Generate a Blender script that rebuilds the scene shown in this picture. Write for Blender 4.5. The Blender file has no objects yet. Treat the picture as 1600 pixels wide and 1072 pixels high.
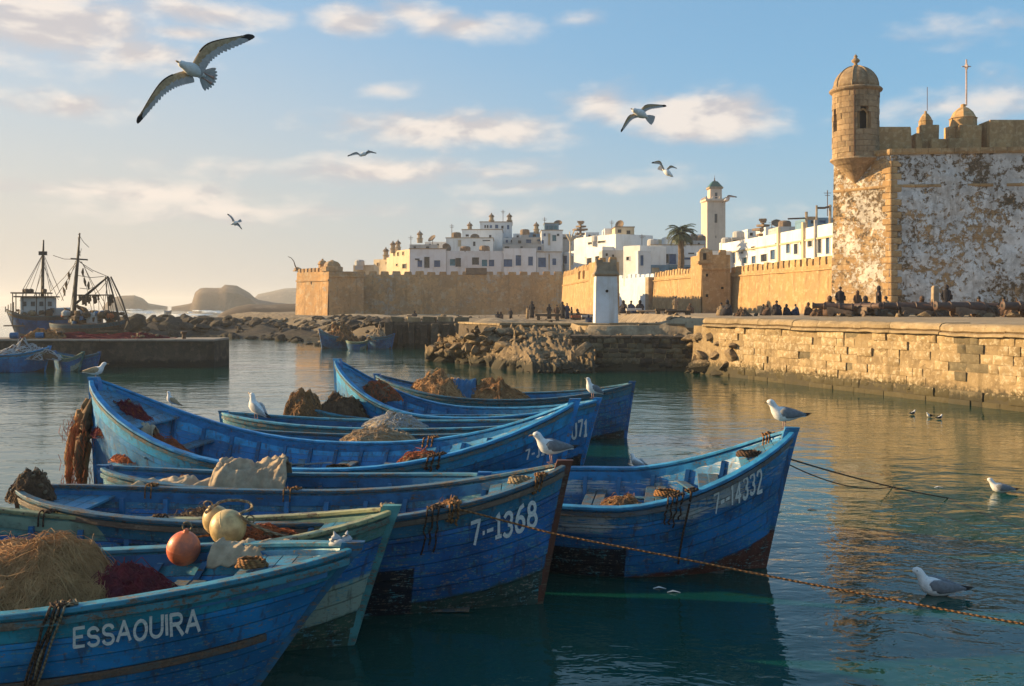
import bpy, math, random
import numpy as np
from mathutils import Vector, Matrix, noise
rnd = random.Random(11)
PI = math.pi
SC = bpy.context.scene
COL = SC.collection

# ------------------------------------------------------------------ camera
F, H = 1555.56, 2.9                      # focal length in photo pixels, eye height above the water
cam = bpy.data.objects.new('camera', bpy.data.cameras.new('camera'))
COL.objects.link(cam)
cam.location = (0, 0, H)
cam.rotation_euler = (PI / 2, 0, 0)
cam.data.lens = 35
cam.data.sensor_width = 36
cam.data.shift_y = -60 / 1600
cam.data.clip_start = 0.1
cam.data.clip_end = 12000
SC.camera = cam

# ------------------------------------------------------------------ light
SUN_AZ, SUN_EL = 76.0, 16.5              # degrees left of the view direction, degrees up
sun = bpy.data.objects.new('sun', bpy.data.lights.new('sun', 'SUN'))
COL.objects.link(sun)
az, el = math.radians(SUN_AZ), math.radians(SUN_EL)
to_sun = Vector((-math.sin(az) * math.cos(el), math.cos(az) * math.cos(el), math.sin(el)))
sun.rotation_euler = to_sun.to_track_quat('Z', 'Y').to_euler()
sun.data.energy = 5.0
sun.data.angle = math.radians(0.6)
sun.data.color = (1.0, 0.71, 0.36)
SC.view_settings.view_transform = 'Standard'
SC.view_settings.look = 'None'
SC.view_settings.exposure = 1.03
SC.view_settings.gamma = 1
SC.view_settings.use_curve_mapping = False
SC.cycles.volume_bounces = 0
SC.cycles.max_bounces = 6
SC.cycles.use_denoising = True


class NT:
    """small helper to write node trees as expressions"""
    def __init__(s, tree):
        s.t = tree
        s.t.nodes.clear()

    def n(s, kind, inp=None, **kw):
        nd = s.t.nodes.new('ShaderNode' + kind)
        for k, v in kw.items():
            setattr(nd, k, v)
        for k, v in (inp or {}).items():
            s.set(nd.inputs[k], v)
        return nd

    def set(s, socket, v):
        if isinstance(v, bpy.types.NodeSocket):
            s.t.links.new(v, socket)
        elif isinstance(v, bpy.types.Node):
            s.t.links.new(v.outputs[0], socket)
        elif v is not None:
            if isinstance(v, tuple) and len(v) == 3 and socket.type == 'RGBA':
                v = v + (1,)
            socket.default_value = v

    def m(s, op, a, b=None, c=None, clamp=False):
        nd = s.t.nodes.new('ShaderNodeMath')
        nd.operation = op
        nd.use_clamp = clamp
        for i, v in enumerate((a, b, c)):
            if v is not None:
                s.set(nd.inputs[i], v)
        return nd.outputs[0]

    def ss(s, x, lo, hi, a=0.0, b=1.0):
        nd = s.t.nodes.new('ShaderNodeMapRange')
        nd.interpolation_type = 'SMOOTHSTEP'
        for i, v in enumerate((x, lo, hi, a, b)):
            s.set(nd.inputs[i], v)
        return nd.outputs[0]

    def mix(s, f, a, b, mode='MIX'):
        nd = s.t.nodes.new('ShaderNodeMix')
        nd.data_type = 'RGBA'
        nd.blend_type = mode
        s.set(nd.inputs[0], f)
        s.set(nd.inputs[6], a)
        s.set(nd.inputs[7], b)
        return nd.outputs[2]

    def noise(s, vec, scale, detail=4, rough=0.55, dist=0.0, kind='FBM'):
        nd = s.t.nodes.new('ShaderNodeTexNoise')
        if vec is not None:
            s.set(nd.inputs['Vector'], vec)
        nd.inputs['Scale'].default_value = scale
        nd.inputs['Detail'].default_value = detail
        nd.inputs['Roughness'].default_value = rough
        nd.inputs['Distortion'].default_value = dist
        return nd.outputs[0]

    def map(s, vec, scale=(1, 1, 1), loc=(0, 0, 0), rot=(0, 0, 0)):
        nd = s.t.nodes.new('ShaderNodeMapping')
        s.set(nd.inputs[0], vec)
        nd.inputs['Scale'].default_value = scale
        nd.inputs['Location'].default_value = loc
        nd.inputs['Rotation'].default_value = rot
        return nd.outputs[0]


# ------------------------------------------------------------------ sky (Nishita plus clouds placed by direction)
world = bpy.data.worlds.new('World')
SC.world = world
world.use_nodes = True
T = NT(world.node_tree)
SKY = T.n('TexSky', sky_type='NISHITA', sun_disc=False)
SKY.sun_elevation = el
SKY.sun_rotation = math.radians(-SUN_AZ)
SKY.air_density = 1.1
SKY.dust_density = 0.6
SKY.ozone_density = 2.5
gen = T.n('TexCoord').outputs['Generated']
sep = T.n('SeparateXYZ', {0: gen})
azn = T.m('ARCTAN2', sep.outputs[0], sep.outputs[1])
eln = T.m('ARCSINE', sep.outputs[2])
dirn = T.n('CombineXYZ', {0: azn, 1: T.m('MULTIPLY', eln, 2.3), 2: 0.0})
n1 = T.noise(dirn, 8.0, 7, 0.52, 0.25)
n2 = T.noise(dirn, 24.0, 5, 0.55, 0.2)
nz = T.m('ADD', T.m('MULTIPLY', n1, 0.72), T.m('MULTIPLY', n2, 0.28))
# (px, py, half width, half height, weight) of each bank of cloud
banks = [(60, 40, 230, 75, 1.0), (215, 85, 110, 34, 0.95), (330, 20, 180, 26, 0.8), (285, 52, 120, 16, 0.7),
         (120, 165, 110, 30, 0.8), (545, 35, 95, 34, 0.9), (735, 38, 130, 30, 0.85), (640, 18, 70, 22, 0.6),
         (720, 202, 235, 36, 0.98), (595, 138, 50, 16, 0.38), (945, 165, 85, 42, 0.95), (1110, 180, 185, 46, 0.98),
         (600, 268, 420, 26, 0.62), (180, 300, 330, 26, 0.6), (1470, 165, 260, 36, 0.46), (860, 290, 260, 20, 0.5),
         (905, 30, 50, 18, 0.5), (1560, 35, 60, 12, 0.12), (480, 330, 600, 22, 0.4)]
acc = None
for (px, py, w, h, wt) in banks:
    a0 = math.atan((px - 800) / F)
    e0 = math.atan((476 - py) / math.hypot(F, px - 800))
    dx = T.m('DIVIDE', T.m('SUBTRACT', azn, a0), w / F)
    dy = T.m('DIVIDE', T.m('SUBTRACT', eln, e0), h / F)
    d = T.m('ADD', T.m('MULTIPLY', dx, dx), T.m('MULTIPLY', dy, dy))
    v = T.m('MULTIPLY', T.m('SUBTRACT', 1.0, T.m('SQRT', d)), wt)
    v = T.m('MAXIMUM', v, -1.0)
    acc = v if acc is None else T.m('MAXIMUM', acc, v)
# everywhere else the sky carries the same scattered banks
wide = T.m('MULTIPLY', T.m('SUBTRACT', T.noise(dirn, 3.2, 4, 0.5), 0.56), 4.0)
outside = T.ss(eln, 0.30, 0.40)
sides = T.ss(T.m('ABSOLUTE', azn), 0.50, 0.62)
wide = T.m('SUBTRACT', wide, T.m('MULTIPLY', T.m('SUBTRACT', 1.0, T.m('MAXIMUM', outside, sides)), 5.0))
acc = T.m('MAXIMUM', acc, wide)
dens = T.m('ADD', T.m('MULTIPLY', acc, 0.80), T.m('MULTIPLY', T.m('SUBTRACT', nz, 0.5), 2.0))
cl = T.ss(dens, -0.06, 0.60)
cl = T.m('MULTIPLY', cl, T.ss(eln, 0.0, 0.10))
# shaded underside: compare with the density a little lower
dirn2 = T.n('CombineXYZ', {0: T.m('SUBTRACT', azn, 0.012), 1: T.m('ADD', T.m('MULTIPLY', eln, 2.3), 0.03), 2: 0.0})
n1b = T.noise(dirn2, 8.0, 7, 0.52, 0.25)
shade = T.ss(T.m('SUBTRACT', n1b, n1), -0.07, 0.07)
CL_LIT, CL_DARK = (5.5, 4.8, 4.2), (3.6, 3.3, 3.25)
ccol = T.mix(shade, CL_LIT, CL_DARK)
# thin high veil: milky towards the horizon, and a touch of warmth towards the sun's side
veil = T.ss(eln, -0.02, T.m('ADD', 0.22, T.m('MULTIPLY', T.ss(azn, 0.50, -0.55), 0.16)), 1.0, 0.0)
warm = T.ss(azn, 0.50, -0.55)
vcol = T.mix(warm, (2.6, 2.72, 2.9), (4.15, 3.55, 2.9))
blue = T.mix(1.0, T.mix(0.5, SKY.outputs[0], (1.6, 2.85, 4.4)), (0.80, 0.96, 0.98), 'MULTIPLY')
base = T.mix(T.m('MULTIPLY', veil, T.m('ADD', 0.50, T.m('MULTIPLY', warm, 0.45))), blue, vcol)
milk = T.m('MULTIPLY', warm, T.ss(eln, 0.0, 0.7, 0.30, 0.0))
base = T.mix(milk, base, (3.8, 3.65, 3.55))
skyc = T.mix(T.m('MULTIPLY', cl, 0.85), base, ccol)
bg = T.n('Background', {'Color': skyc, 'Strength': 0.089})
T.set(T.n('OutputWorld').inputs[0], bg)


# ------------------------------------------------------------------ pixels to places
def W(px, py, d):
    return Vector(((px - 800) * d / F, d, H - (py - 476) * d / F))


def XY(px, d):
    return Vector(((px - 800) * d / F, d, 0))


def ZZ(py, d):
    return H - (py - 476) * d / F


# ------------------------------------------------------------------ mesh helpers
class MB:
    def __init__(s):
        s.v, s.f, s.uv = [], [], []

    def box(s, c, sz, rz=0.0, top=1.0, jit=0.0):
        """box centred at c; top scales the upper face"""
        b = len(s.v)
        cr, sr = math.cos(rz), math.sin(rz)
        for k in (-1, 1):
            for (i, j) in ((-1, -1), (1, -1), (1, 1), (-1, 1)):
                t = top if k > 0 else 1
                x, y = i * sz[0] / 2 * t, j * sz[1] / 2 * t
                p = Vector((c[0] + x * cr - y * sr, c[1] + x * sr + y * cr, c[2] + k * sz[2] / 2))
                if jit:
                    p += Vector((rnd.uniform(-jit, jit), rnd.uniform(-jit, jit), rnd.uniform(-jit, jit)))
                s.v.append(p)
        s.f += [tuple(b + i for i in q) for q in
                ((0, 3, 2, 1), (4, 5, 6, 7), (0, 1, 5, 4), (1, 2, 6, 5), (2, 3, 7, 6), (3, 0, 4, 7))]
        return s

    def ring(s, pts):
        b = len(s.v)
        s.v += [Vector(p) for p in pts]
        return list(range(b, b + len(pts)))

    def bridge(s, a, b, closed=True):
        n = len(a)
        for i in range(n if closed else n - 1):
            j = (i + 1) % n
            s.f.append((a[i], a[j], b[j], b[i]))

    def loft(s, rings, closed=True, cap=True):
        ids = [s.ring(r) for r in rings]
        for a, b in zip(ids, ids[1:]):
            s.bridge(a, b, closed)
        if cap:
            s.f.append(tuple(reversed(ids[0])))
            s.f.append(tuple(ids[-1]))
        return s

    def tube(s, pts, r, n=6, up=(0, 0, 1), flat=1.0, cap=True):
        """sweep; r is a number or a list of numbers / (side, up) pairs"""
        pts = [Vector(p) for p in pts]
        rings = []
        for i, p in enumerate(pts):
            a = pts[max(i - 1, 0)]
            b = pts[min(i + 1, len(pts) - 1)]
            t = (b - a)
            t = t.normalized() if t.length > 1e-9 else Vector((0, 0, 1))
            u = Vector(up)
            if abs(t.dot(u)) > 0.97:
                u = Vector((1, 0, 0)) if abs(t.x) < 0.9 else Vector((0, 1, 0))
            sd = t.cross(u).normalized()
            uu = sd.cross(t).normalized()
            rr = r[i] if isinstance(r, (list, tuple)) else r
            ra, rb = rr if isinstance(rr, (list, tuple)) else (rr, rr * flat)
            rings.append([p + sd * (math.cos(2 * PI * k / n) * ra) + uu * (math.sin(2 * PI * k / n) * rb) for k in range(n)])
        return s.loft(rings, True, cap)

    def lathe(s, prof, n=16, c=(0, 0, 0), a0=0.0):
        c = Vector(c)
        rings = [[c + Vector((r * math.cos(a0 + 2 * PI * k / n), r * math.sin(a0 + 2 * PI * k / n), z)) for k in range(n)] for (r, z) in prof]
        return s.loft(rings)

    def grid(s, pts, nu, nv):
        b = len(s.v)
        s.v += [Vector(p) for p in pts]
        for i in range(nu - 1):
            for j in range(nv - 1):
                a = b + i * nv + j
                s.f.append((a, a + nv, a + nv + 1, a + 1))
        return s

    def rect_sweep(s, pts, w, h, side):
        """rectangular section along pts; w across 'side' vectors, h vertical"""
        rings = []
        for i, p in enumerate(pts):
            sd = Vector(side[i] if isinstance(side, list) else side)
            ww = w[i] if isinstance(w, list) else w
            hh = h[i] if isinstance(h, list) else h
            p = Vector(p)
            up = Vector((0, 0, 1))
            rings.append([p - sd * ww / 2 - up * hh / 2, p + sd * ww / 2 - up * hh / 2, p + sd * ww / 2 + up * hh / 2, p - sd * ww / 2 + up * hh / 2])
        return s.loft(rings)

    def obj(s, name, mat, parent=None, smooth=False, world=True, bevel=0.0, kind=None):
        me = bpy.data.meshes.new(name)
        off = Vector(parent.location) if (parent is not None and world) else Vector((0, 0, 0))
        if parent is not None and world and parent.parent is not None:
            off = off + Vector(parent.parent.location)
        me.from_pydata([tuple(p - off) for p in s.v], [], s.f)
        if s.uv:
            uvl = me.uv_layers.new(name='UVMap')
            idx = np.empty(len(me.loops), dtype=np.int32)
            me.loops.foreach_get('vertex_index', idx)
            arr = np.array(s.uv, dtype=np.float32)[idx]
            uvl.data.foreach_set('uv', arr.ravel())
        if smooth:
            me.shade_smooth()
            if smooth == 'auto':
                me.set_sharp_from_angle(angle=math.radians(42))
        me.update()
        me.materials.append(mat)
        o = bpy.data.objects.new(name, me)
        COL.objects.link(o)
        o.parent = parent
        if bevel:
            md = o.modifiers.new('bevel', 'BEVEL')
            md.width = bevel
            md.segments = 1
            md.limit_method = 'ANGLE'
        if kind:
            o['kind'] = kind
        return o


def tag(o, label=None, cat=None, group=None, kind=None):
    if label: o['label'] = label
    if cat: o['category'] = cat
    if group: o['group'] = group
    if kind: o['kind'] = kind
    return o


def empty(name, loc, label, cat, group=None, rz=0.0):
    o = bpy.data.objects.new(name, None)
    COL.objects.link(o)
    o.location = loc
    o.rotation_euler = (0, 0, rz)
    o.empty_display_size = 0.2
    return tag(o, label, cat, group)


def kids(o):
    return [c for c in ALLKIDS(o)]


def ALLKIDS(o):
    return list(o.children)


def copy_tree(o, parent=None, lvl=0):
    c = o.copy()
    COL.objects.link(c)
    c.parent = parent
    for ch in list(o.children):
        copy_tree(ch, c, lvl + 1)
    return c


def inst(mesh, name, loc, parent, mat=None, rot=(0, 0, 0), scale=(1, 1, 1)):
    """one more object that shares a mesh"""
    o = bpy.data.objects.new(name, mesh)
    COL.objects.link(o)
    o.parent = parent
    o.location = loc
    o.rotation_euler = rot
    o.scale = scale
    return o


def nz3(p, s=1.0, o=0.0):
    return noise.noise(Vector((p[0] * s + o, p[1] * s + o * 1.7, p[2] * s - o)))


def fbm(p, s=1.0, o=0.0, oct=4):
    v, a = 0.0, 1.0
    q = Vector((p[0] * s + o, p[1] * s + o * 1.3, p[2] * s + o * 0.7))
    for _ in range(oct):
        v += a * noise.noise(q)
        q = q * 2.03
        a *= 0.5
    return v


# ------------------------------------------------------------------ materials
def mat_new(name):
    m = bpy.data.materials.new(name)
    m.use_nodes = True
    return m, NT(m.node_tree)


def finish(T, col, rough=0.7, bump=None, bstr=0.3, bdist=0.02, metal=0.0, spec=0.5, extra=None):
    inp = {'Base Color': col, 'Roughness': rough, 'Metallic': metal, 'Specular IOR Level': spec}
    if extra: inp.update(extra)
    p = T.n('BsdfPrincipled', inp)
    if bump is not None:
        T.set(p.inputs['Normal'], T.n('Bump', {'Strength': bstr, 'Distance': bdist, 'Height': bump}))
    T.set(T.n('OutputMaterial').inputs[0], p)


def simple(name, col, col2=None, scale=6.0, rough=0.75, bstr=0.25, bdist=0.02, coord='Object', stretch=(1, 1, 1), spec=0.4, vary=0.12, metal=0.0):
    """two-tone noisy material with a little relief and per-object variation"""
    m, T = mat_new(name)
    co = T.map(T.n('TexCoord').outputs[coord], stretch)
    n = T.noise(co, scale, 6, 0.6)
    n_ = T.noise(co, scale * 5, 4, 0.6)
    c = T.mix(T.ss(n, 0.35, 0.65), col, col2 or tuple(x * 0.65 for x in col))
    rn = T.n('ObjectInfo').outputs['Random']
    hs = T.n('HueSaturation', {'Value': T.m('ADD', 1 - vary, T.m('MULTIPLY', rn, 2 * vary)), 'Color': c})
    finish(T, hs, T.ss(n_, 0.2, 0.8, rough - 0.08, min(1, rough + 0.1)), T.m('ADD', n_, n), bstr, bdist, spec=spec, metal=metal)
    return m


def mat_stone(name, c1, c2, c3, scale=1.0, plaster=None, pl_amt=0.5, pl_scale=0.5, low=None, joints=False, bstr=0.8, moss_amt=0.9):
    """eroded stone; plaster = colour of remaining render patches; low = (height, colour) damp stain"""
    m, T = mat_new(name)
    geo = T.n('NewGeometry').outputs['Position']
    a = T.noise(geo, 0.55 * scale, 5, 0.6)
    b = T.noise(geo, 2.3 * scale, 6, 0.65)
    c = T.noise(geo, 9.0 * scale, 5, 0.6)
    col = T.mix(T.ss(a, 0.38, 0.62), c1, c2)
    col = T.mix(T.m('MULTIPLY', T.ss(b, 0.50, 0.62), 0.85), col, c3)
    h = T.m('ADD', T.m('MULTIPLY', b, 0.6), T.m('MULTIPLY', c, 0.4))
    vor = T.n('TexVoronoi', {'Vector': geo, 'Scale': 4.2 * scale}, feature='F1')
    pit = T.ss(vor.outputs[0], 0.05, 0.28)
    col = T.mix(T.m('MULTIPLY', T.m('SUBTRACT', 1.0, pit), 0.5), col, tuple(x * 0.35 for x in c1))
    h = T.m('ADD', h, T.m('MULTIPLY', pit, 0.25))
    if joints:
        q = T.map(geo, (0.7, 0.7, 1.0))
        sp = T.n('SeparateXYZ', {0: q})
        cc = T.n('CombineXYZ', {0: T.m('ADD', sp.outputs[0], sp.outputs[1]), 1: sp.outputs[2], 2: 0.0})
        br = T.n('TexBrick', {'Vector': cc, 'Scale': 1.0, 'Mortar Size': 0.022, 'Mortar Smooth': 0.6, 'Brick Width': 0.8, 'Row Height': 0.36, 'Color1': (0.8, 0.8, 0.8, 1), 'Color2': (1.1, 1.1, 1.1, 1), 'Mortar': (0.62, 0.6, 0.58, 1)})
        col = T.mix(0.55, col, br.outputs[0], 'MULTIPLY')
        h = T.m('SUBTRACT', h, T.m('MULTIPLY', br.outputs['Fac'], 0.3))
    if plaster:
        p1 = T.noise(geo, pl_scale, 3, 0.5)
        p2 = T.noise(geo, pl_scale * 4.2, 9, 0.80, 0.25)
        pm = T.m('ADD', T.m('MULTIPLY', p1, 0.28), T.m('MULTIPLY', p2, 0.72))
        t = 0.5 + (0.5 - pl_amt) * 0.22
        mask = T.ss(pm, t - 0.006, t + 0.012)
        dirt = T.noise(geo, 1.4, 6, 0.65)
        pc = T.mix(T.ss(dirt, 0.42, 0.66), plaster, tuple(x * 0.62 + y * 0.10 for x, y in zip(plaster, c1)))
        moss = T.ss(T.m('ADD', T.m('MULTIPLY', T.noise(geo, 0.28, 3, 0.5), 0.45), T.m('MULTIPLY', T.noise(geo, 2.2, 8, 0.75), 0.55)), 0.485, 0.515)
        rim = T.m('MULTIPLY', moss, T.ss(pm, t - 0.06, t + 0.03, 1.0, 0.25))
        col = T.mix(mask, col, pc)
        col = T.mix(T.m('MULTIPLY', rim, moss_amt), col, (0.05, 0.042, 0.032))
        h = T.m('ADD', T.m('MULTIPLY', h, T.m('SUBTRACT', 1.0, T.m('MULTIPLY', mask, 0.7))), T.m('MULTIPLY', mask, 0.8))
    z = T.n('SeparateXYZ', {0: geo}).outputs[2]
    streak = T.noise(T.map(geo, (1.6, 1.6, 0.16)), 1.0, 6, 0.65)
    col = T.mix(T.m('MULTIPLY', T.ss(streak, 0.52, 0.66), 0.5), col, tuple(x * 0.4 for x in c1))
    if low:
        lv = T.m('ADD', z, T.m('MULTIPLY', T.m('SUBTRACT', b, 0.5), low[0] * 1.2))
        col = T.mix(T.ss(lv, low[0] * 0.55, low[0], 0.92, 0.0), col, low[1])
    rn = T.n('ObjectInfo').outputs['Random']
    col = T.n('HueSaturation', {'Value': T.m('ADD', 0.86, T.m('MULTIPLY', rn, 0.28)), 'Color': col}).outputs[0]
    finish(T, col, 0.9, h, bstr, 0.05 / max(scale, 0.5), spec=0.25)
    return m


def mat_whitewash(name, c, stain=(0.32, 0.27, 0.2), amt=0.35, lowblue=None):
    m, T = mat_new(name)
    geo = T.n('NewGeometry').outputs['Position']
    a = T.noise(geo, 0.5, 6, 0.65)
    st = T.noise(T.map(geo, (1.2, 1.2, 0.12)), 1.6, 5, 0.6)
    d = T.noise(geo, 3.0, 5, 0.6)
    col = T.mix(T.m('MULTIPLY', T.ss(a, 0.42, 0.7), amt), c, stain)
    col = T.mix(T.m('MULTIPLY', T.ss(st, 0.52, 0.7), amt), col, stain)
    if lowblue:
        z = T.n('SeparateXYZ', {0: geo}).outputs[2]
        lv = T.m('ADD', z, T.m('MULTIPLY', T.m('SUBTRACT', d, 0.5), 0.5))
        col = T.mix(T.ss(lv, lowblue[0] - 0.15, lowblue[0] + 0.15, 0.85, 0.0), col, lowblue[1])
    rn = T.n('ObjectInfo').outputs['Random']
    col = T.n('HueSaturation', {'Value': T.m('ADD', 0.9, T.m('MULTIPLY', rn, 0.12)), 'Color': col}).outputs[0]
    finish(T, col, 0.85, T.m('ADD', a, d), 0.25, 0.05, spec=0.25)
    return m


def hull_paint(name, main, sheer, boot, boot_v=0.2, patch=None, worn=0.5, pale=None, green=0.5, bow_pale=None, seed=0.0, rust=0.35):
    """boat paint: uv.x runs stern to bow, uv.y keel to sheer. patch=(u0,u1,vtop): tarred repair"""
    m, T = mat_new(name)
    tc = T.n('TexCoord')
    uv = T.n('SeparateXYZ', {0: tc.outputs['UV']})
    u, v = uv.outputs[0], uv.outputs[1]
    ob = T.map(tc.outputs['Object'], (1, 1, 1), (seed, seed * 2, seed))
    big = T.noise(ob, 1.6, 5, 0.6)
    mid = T.noise(ob, 7.0, 6, 0.68, 0.3)
    fine = T.noise(ob, 38.0, 5, 0.65)
    grain = T.noise(T.map(ob, (2.2, 9, 26)), 3.0, 5, 0.65)
    strk = T.noise(T.map(ob, (1.0, 1.0, 15.0)), 2.6, 6, 0.7, 0.4)
    drip = T.noise(T.map(ob, (11.0, 11.0, 0.9)), 1.5, 4, 0.6)
    c = T.mix(T.ss(big, 0.38, 0.60), main, tuple(x * 0.50 for x in main))
    c = T.mix(T.m('MULTIPLY', T.ss(mid, 0.5, 0.75), 0.45), c, tuple(x * 1.35 + 0.01 for x in main))
    # sheer band
    vn = T.m('ADD', v, T.m('MULTIPLY', T.m('SUBTRACT', mid, 0.5), 0.02))
    sb = T.ss(vn, 0.845, 0.855)
    c = T.mix(sb, c, T.mix(T.ss(mid, 0.4, 0.65), sheer, tuple(x * 0.6 for x in sheer)))
    c = T.mix(T.m('MULTIPLY', T.ss(T.m('ADD', T.m('MULTIPLY', mid, 0.6), T.m('MULTIPLY', v, -0.18)), 0.20, 0.34), 0.45), c, (0.008, 0.035, 0.09))
    # green weathering along the strakes
    c = T.mix(T.m('MULTIPLY', T.ss(strk, 0.53, 0.64), green), c, (0.02, 0.15, 0.16))
    if pale:
        pm = T.m('MULTIPLY', T.ss(T.m('ADD', T.m('MULTIPLY', big, 0.5), T.m('MULTIPLY', strk, 0.5)), 0.5, 0.54), T.m('MULTIPLY', T.ss(v, 0.74, 0.80), T.ss(v, 0.93, 0.97, 1.0, 0.0)))
        c = T.mix(T.m('MULTIPLY', pm, 0.85), c, pale)
    if bow_pale:
        (bu, bv, bc) = bow_pale
        w = T.m('MULTIPLY', T.ss(u, bu, bu + 0.02), T.ss(vn, bv, bv + 0.02, 1.0, 0.0))
        c = T.mix(w, c, bc)
    # boot top near the water
    bv = T.m('ADD', v, T.m('ADD', T.m('MULTIPLY', T.m('SUBTRACT', mid, 0.5), 0.10), T.m('MULTIPLY', u, -0.05)))
    bm = T.ss(bv, boot_v, boot_v + 0.03, 1.0, 0.0)
    c = T.mix(bm, c, T.mix(T.ss(mid, 0.4, 0.6), boot, tuple(x * 0.5 for x in boot)))
    if patch:
        uu = T.m('ADD', u, T.m('MULTIPLY', T.m('SUBTRACT', fine, 0.5), 0.006))
        pm = T.m('MULTIPLY', T.ss(uu, patch[0], patch[0] + 0.004), T.ss(uu, patch[1] - 0.004, patch[1], 1.0, 0.0))
        pm = T.m('MULTIPLY', pm, T.ss(vn, patch[2], patch[2] + 0.012, 1.0, 0.0))
        c = T.mix(pm, c, (0.006, 0.009, 0.018))
    # chips down to old paint and wood
    chip = T.m('ADD', T.m('MULTIPLY', grain, 0.5), T.m('ADD', T.m('MULTIPLY', fine, 0.3), T.m('MULTIPLY', mid, 0.2)))
    th = 0.60 - 0.10 * worn
    edge = T.ss(chip, th, th + 0.015)
    c = T.mix(T.m('MULTIPLY', edge, 0.85), c, T.mix(T.ss(mid, 0.45, 0.6), (0.22, 0.17, 0.12), (0.07, 0.25, 0.29)))
    # rust and dirt runs
    c = T.mix(T.m('MULTIPLY', T.ss(drip, 0.54, 0.68), min(1, rust * 1.7)), c, (0.040, 0.022, 0.014))
    h = T.m('ADD', T.m('MULTIPLY', grain, 0.5), T.m('SUBTRACT', T.m('MULTIPLY', fine, 0.3), T.m('MULTIPLY', edge, 0.35)))
    finish(T, c, T.ss(mid, 0.3, 0.7, 0.34, 0.62), h, 0.55, 0.006, spec=0.45)
    return m


def worn_wood(name, paint, wood=(0.20, 0.145, 0.10), amt=0.5, rough=0.6, paint2=None, seed=0.0):
    m, T = mat_new(name)
    tc = T.n('TexCoord')
    ob = T.map(tc.outputs['Object'], (1, 1, 1), (seed, seed, seed))
    mid = T.noise(ob, 5.0, 6, 0.68, 0.3)
    fine = T.noise(ob, 40.0, 5, 0.65)
    gr = T.noise(T.map(ob, (2.0, 18, 18)), 3.0, 6, 0.65)
    chip = T.m('ADD', T.m('MULTIPLY', gr, 0.45), T.m('ADD', T.m('MULTIPLY', fine, 0.2), T.m('MULTIPLY', mid, 0.35)))
    th = 0.62 - 0.16 * amt
    e = T.ss(chip, th, th + 0.03)
    p = T.mix(T.ss(mid, 0.4, 0.62), paint, paint2 or tuple(x * 0.6 for x in paint))
    wd = T.mix(T.ss(fine, 0.35, 0.65), wood, tuple(x * 0.45 for x in wood))
    c = T.mix(e, p, wd)
    rn = T.n('ObjectInfo').outputs['Random']
    c = T.n('HueSaturation', {'Value': T.m('ADD', 0.8, T.m('MULTIPLY', rn, 0.4)), 'Color': c}).outputs[0]
    h = T.m('SUBTRACT', T.m('ADD', gr, T.m('MULTIPLY', fine, 0.4)), T.m('MULTIPLY', e, 0.4))
    finish(T, c, T.ss(e, 0, 1, rough - 0.15, rough + 0.2), h, 0.6, 0.006, spec=0.4)
    return m


def mat_rope(name, c1, c2, scale=60):
    m, T = mat_new(name)
    ob = T.n('TexCoord').outputs['Object']
    n = T.noise(ob, 25, 4, 0.6)
    wv = T.n('TexWave', {'Vector': T.map(ob, (1, 1, 1), rot=(0.6, 0.5, 0.5)), 'Scale': scale / 6.0, 'Distortion': 1.0})
    c = T.mix(wv.outputs[1], c1, c2)
    c = T.mix(T.ss(n, 0.5, 0.7), c, tuple(x * 0.4 for x in c1))
    finish(T, c, 0.9, wv.outputs[1], 0.7, 0.01, spec=0.2)
    return m


M = {}
M['ochre'] = mat_stone('ochre_rampart', (0.42, 0.26, 0.115), (0.36, 0.23, 0.11), (0.50, 0.35, 0.19), 0.8, low=(2.9, (0.24, 0.17, 0.10)))
M['ochre_far'] = mat_stone('ochre_far_rampart', (0.48, 0.275, 0.12), (0.40, 0.24, 0.115), (0.46, 0.34, 0.22), 0.5, plaster=(0.44, 0.35, 0.27), pl_amt=0.2, pl_scale=0.13, moss_amt=0.25)
M['fort'] = mat_stone('fort_plaster', (0.36, 0.22, 0.105), (0.27, 0.17, 0.085), (0.40, 0.27, 0.15), 1.0, plaster=(0.60, 0.575, 0.545), pl_amt=0.62, pl_scale=0.70, low=(3.5, (0.25, 0.16, 0.085)), bstr=1.0, joints=True)
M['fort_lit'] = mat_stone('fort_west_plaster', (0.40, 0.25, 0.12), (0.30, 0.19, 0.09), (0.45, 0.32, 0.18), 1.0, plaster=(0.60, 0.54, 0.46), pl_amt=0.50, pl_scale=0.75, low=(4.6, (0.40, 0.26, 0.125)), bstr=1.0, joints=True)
M['fort_stone'] = mat_stone('fort_bare_stone', (0.42, 0.26, 0.12), (0.31, 0.195, 0.095), (0.47, 0.33, 0.18), 1.6)
M['turret'] = mat_stone('turret_stone', (0.33, 0.22, 0.125), (0.23, 0.16, 0.095), (0.38, 0.28, 0.17), 2.2)
M['quay'] = mat_stone('quay_stone', (0.37, 0.265, 0.145), (0.27, 0.19, 0.10), (0.50, 0.41, 0.28), 3.4, low=(0.62, (0.055, 0.048, 0.026)))
M['quay_dark'] = mat_stone('quay_dark_stone', (0.16, 0.125, 0.075), (0.12, 0.10, 0.065), (0.20, 0.16, 0.10), 3.0, low=(0.4, (0.05, 0.045, 0.03)))
M['mortar'] = mat_stone('quay_mortar', (0.30, 0.215, 0.115), (0.22, 0.155, 0.085), (0.36, 0.27, 0.16), 3.0, low=(0.6, (0.05, 0.045, 0.03)))
M['coping'] = mat_stone('quay_coping', (0.32, 0.235, 0.135), (0.26, 0.19, 0.11), (0.38, 0.29, 0.18), 2.0)
M['concrete'] = mat_stone('pier_concrete', (0.095, 0.072, 0.05), (0.055, 0.045, 0.036), (0.135, 0.10, 0.07), 1.5, low=(0.4, (0.025, 0.025, 0.02)))
M['pier_top'] = simple('pier_top', (0.30, 0.25, 0.20), (0.22, 0.18, 0.15), 2.0, 0.9)
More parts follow.
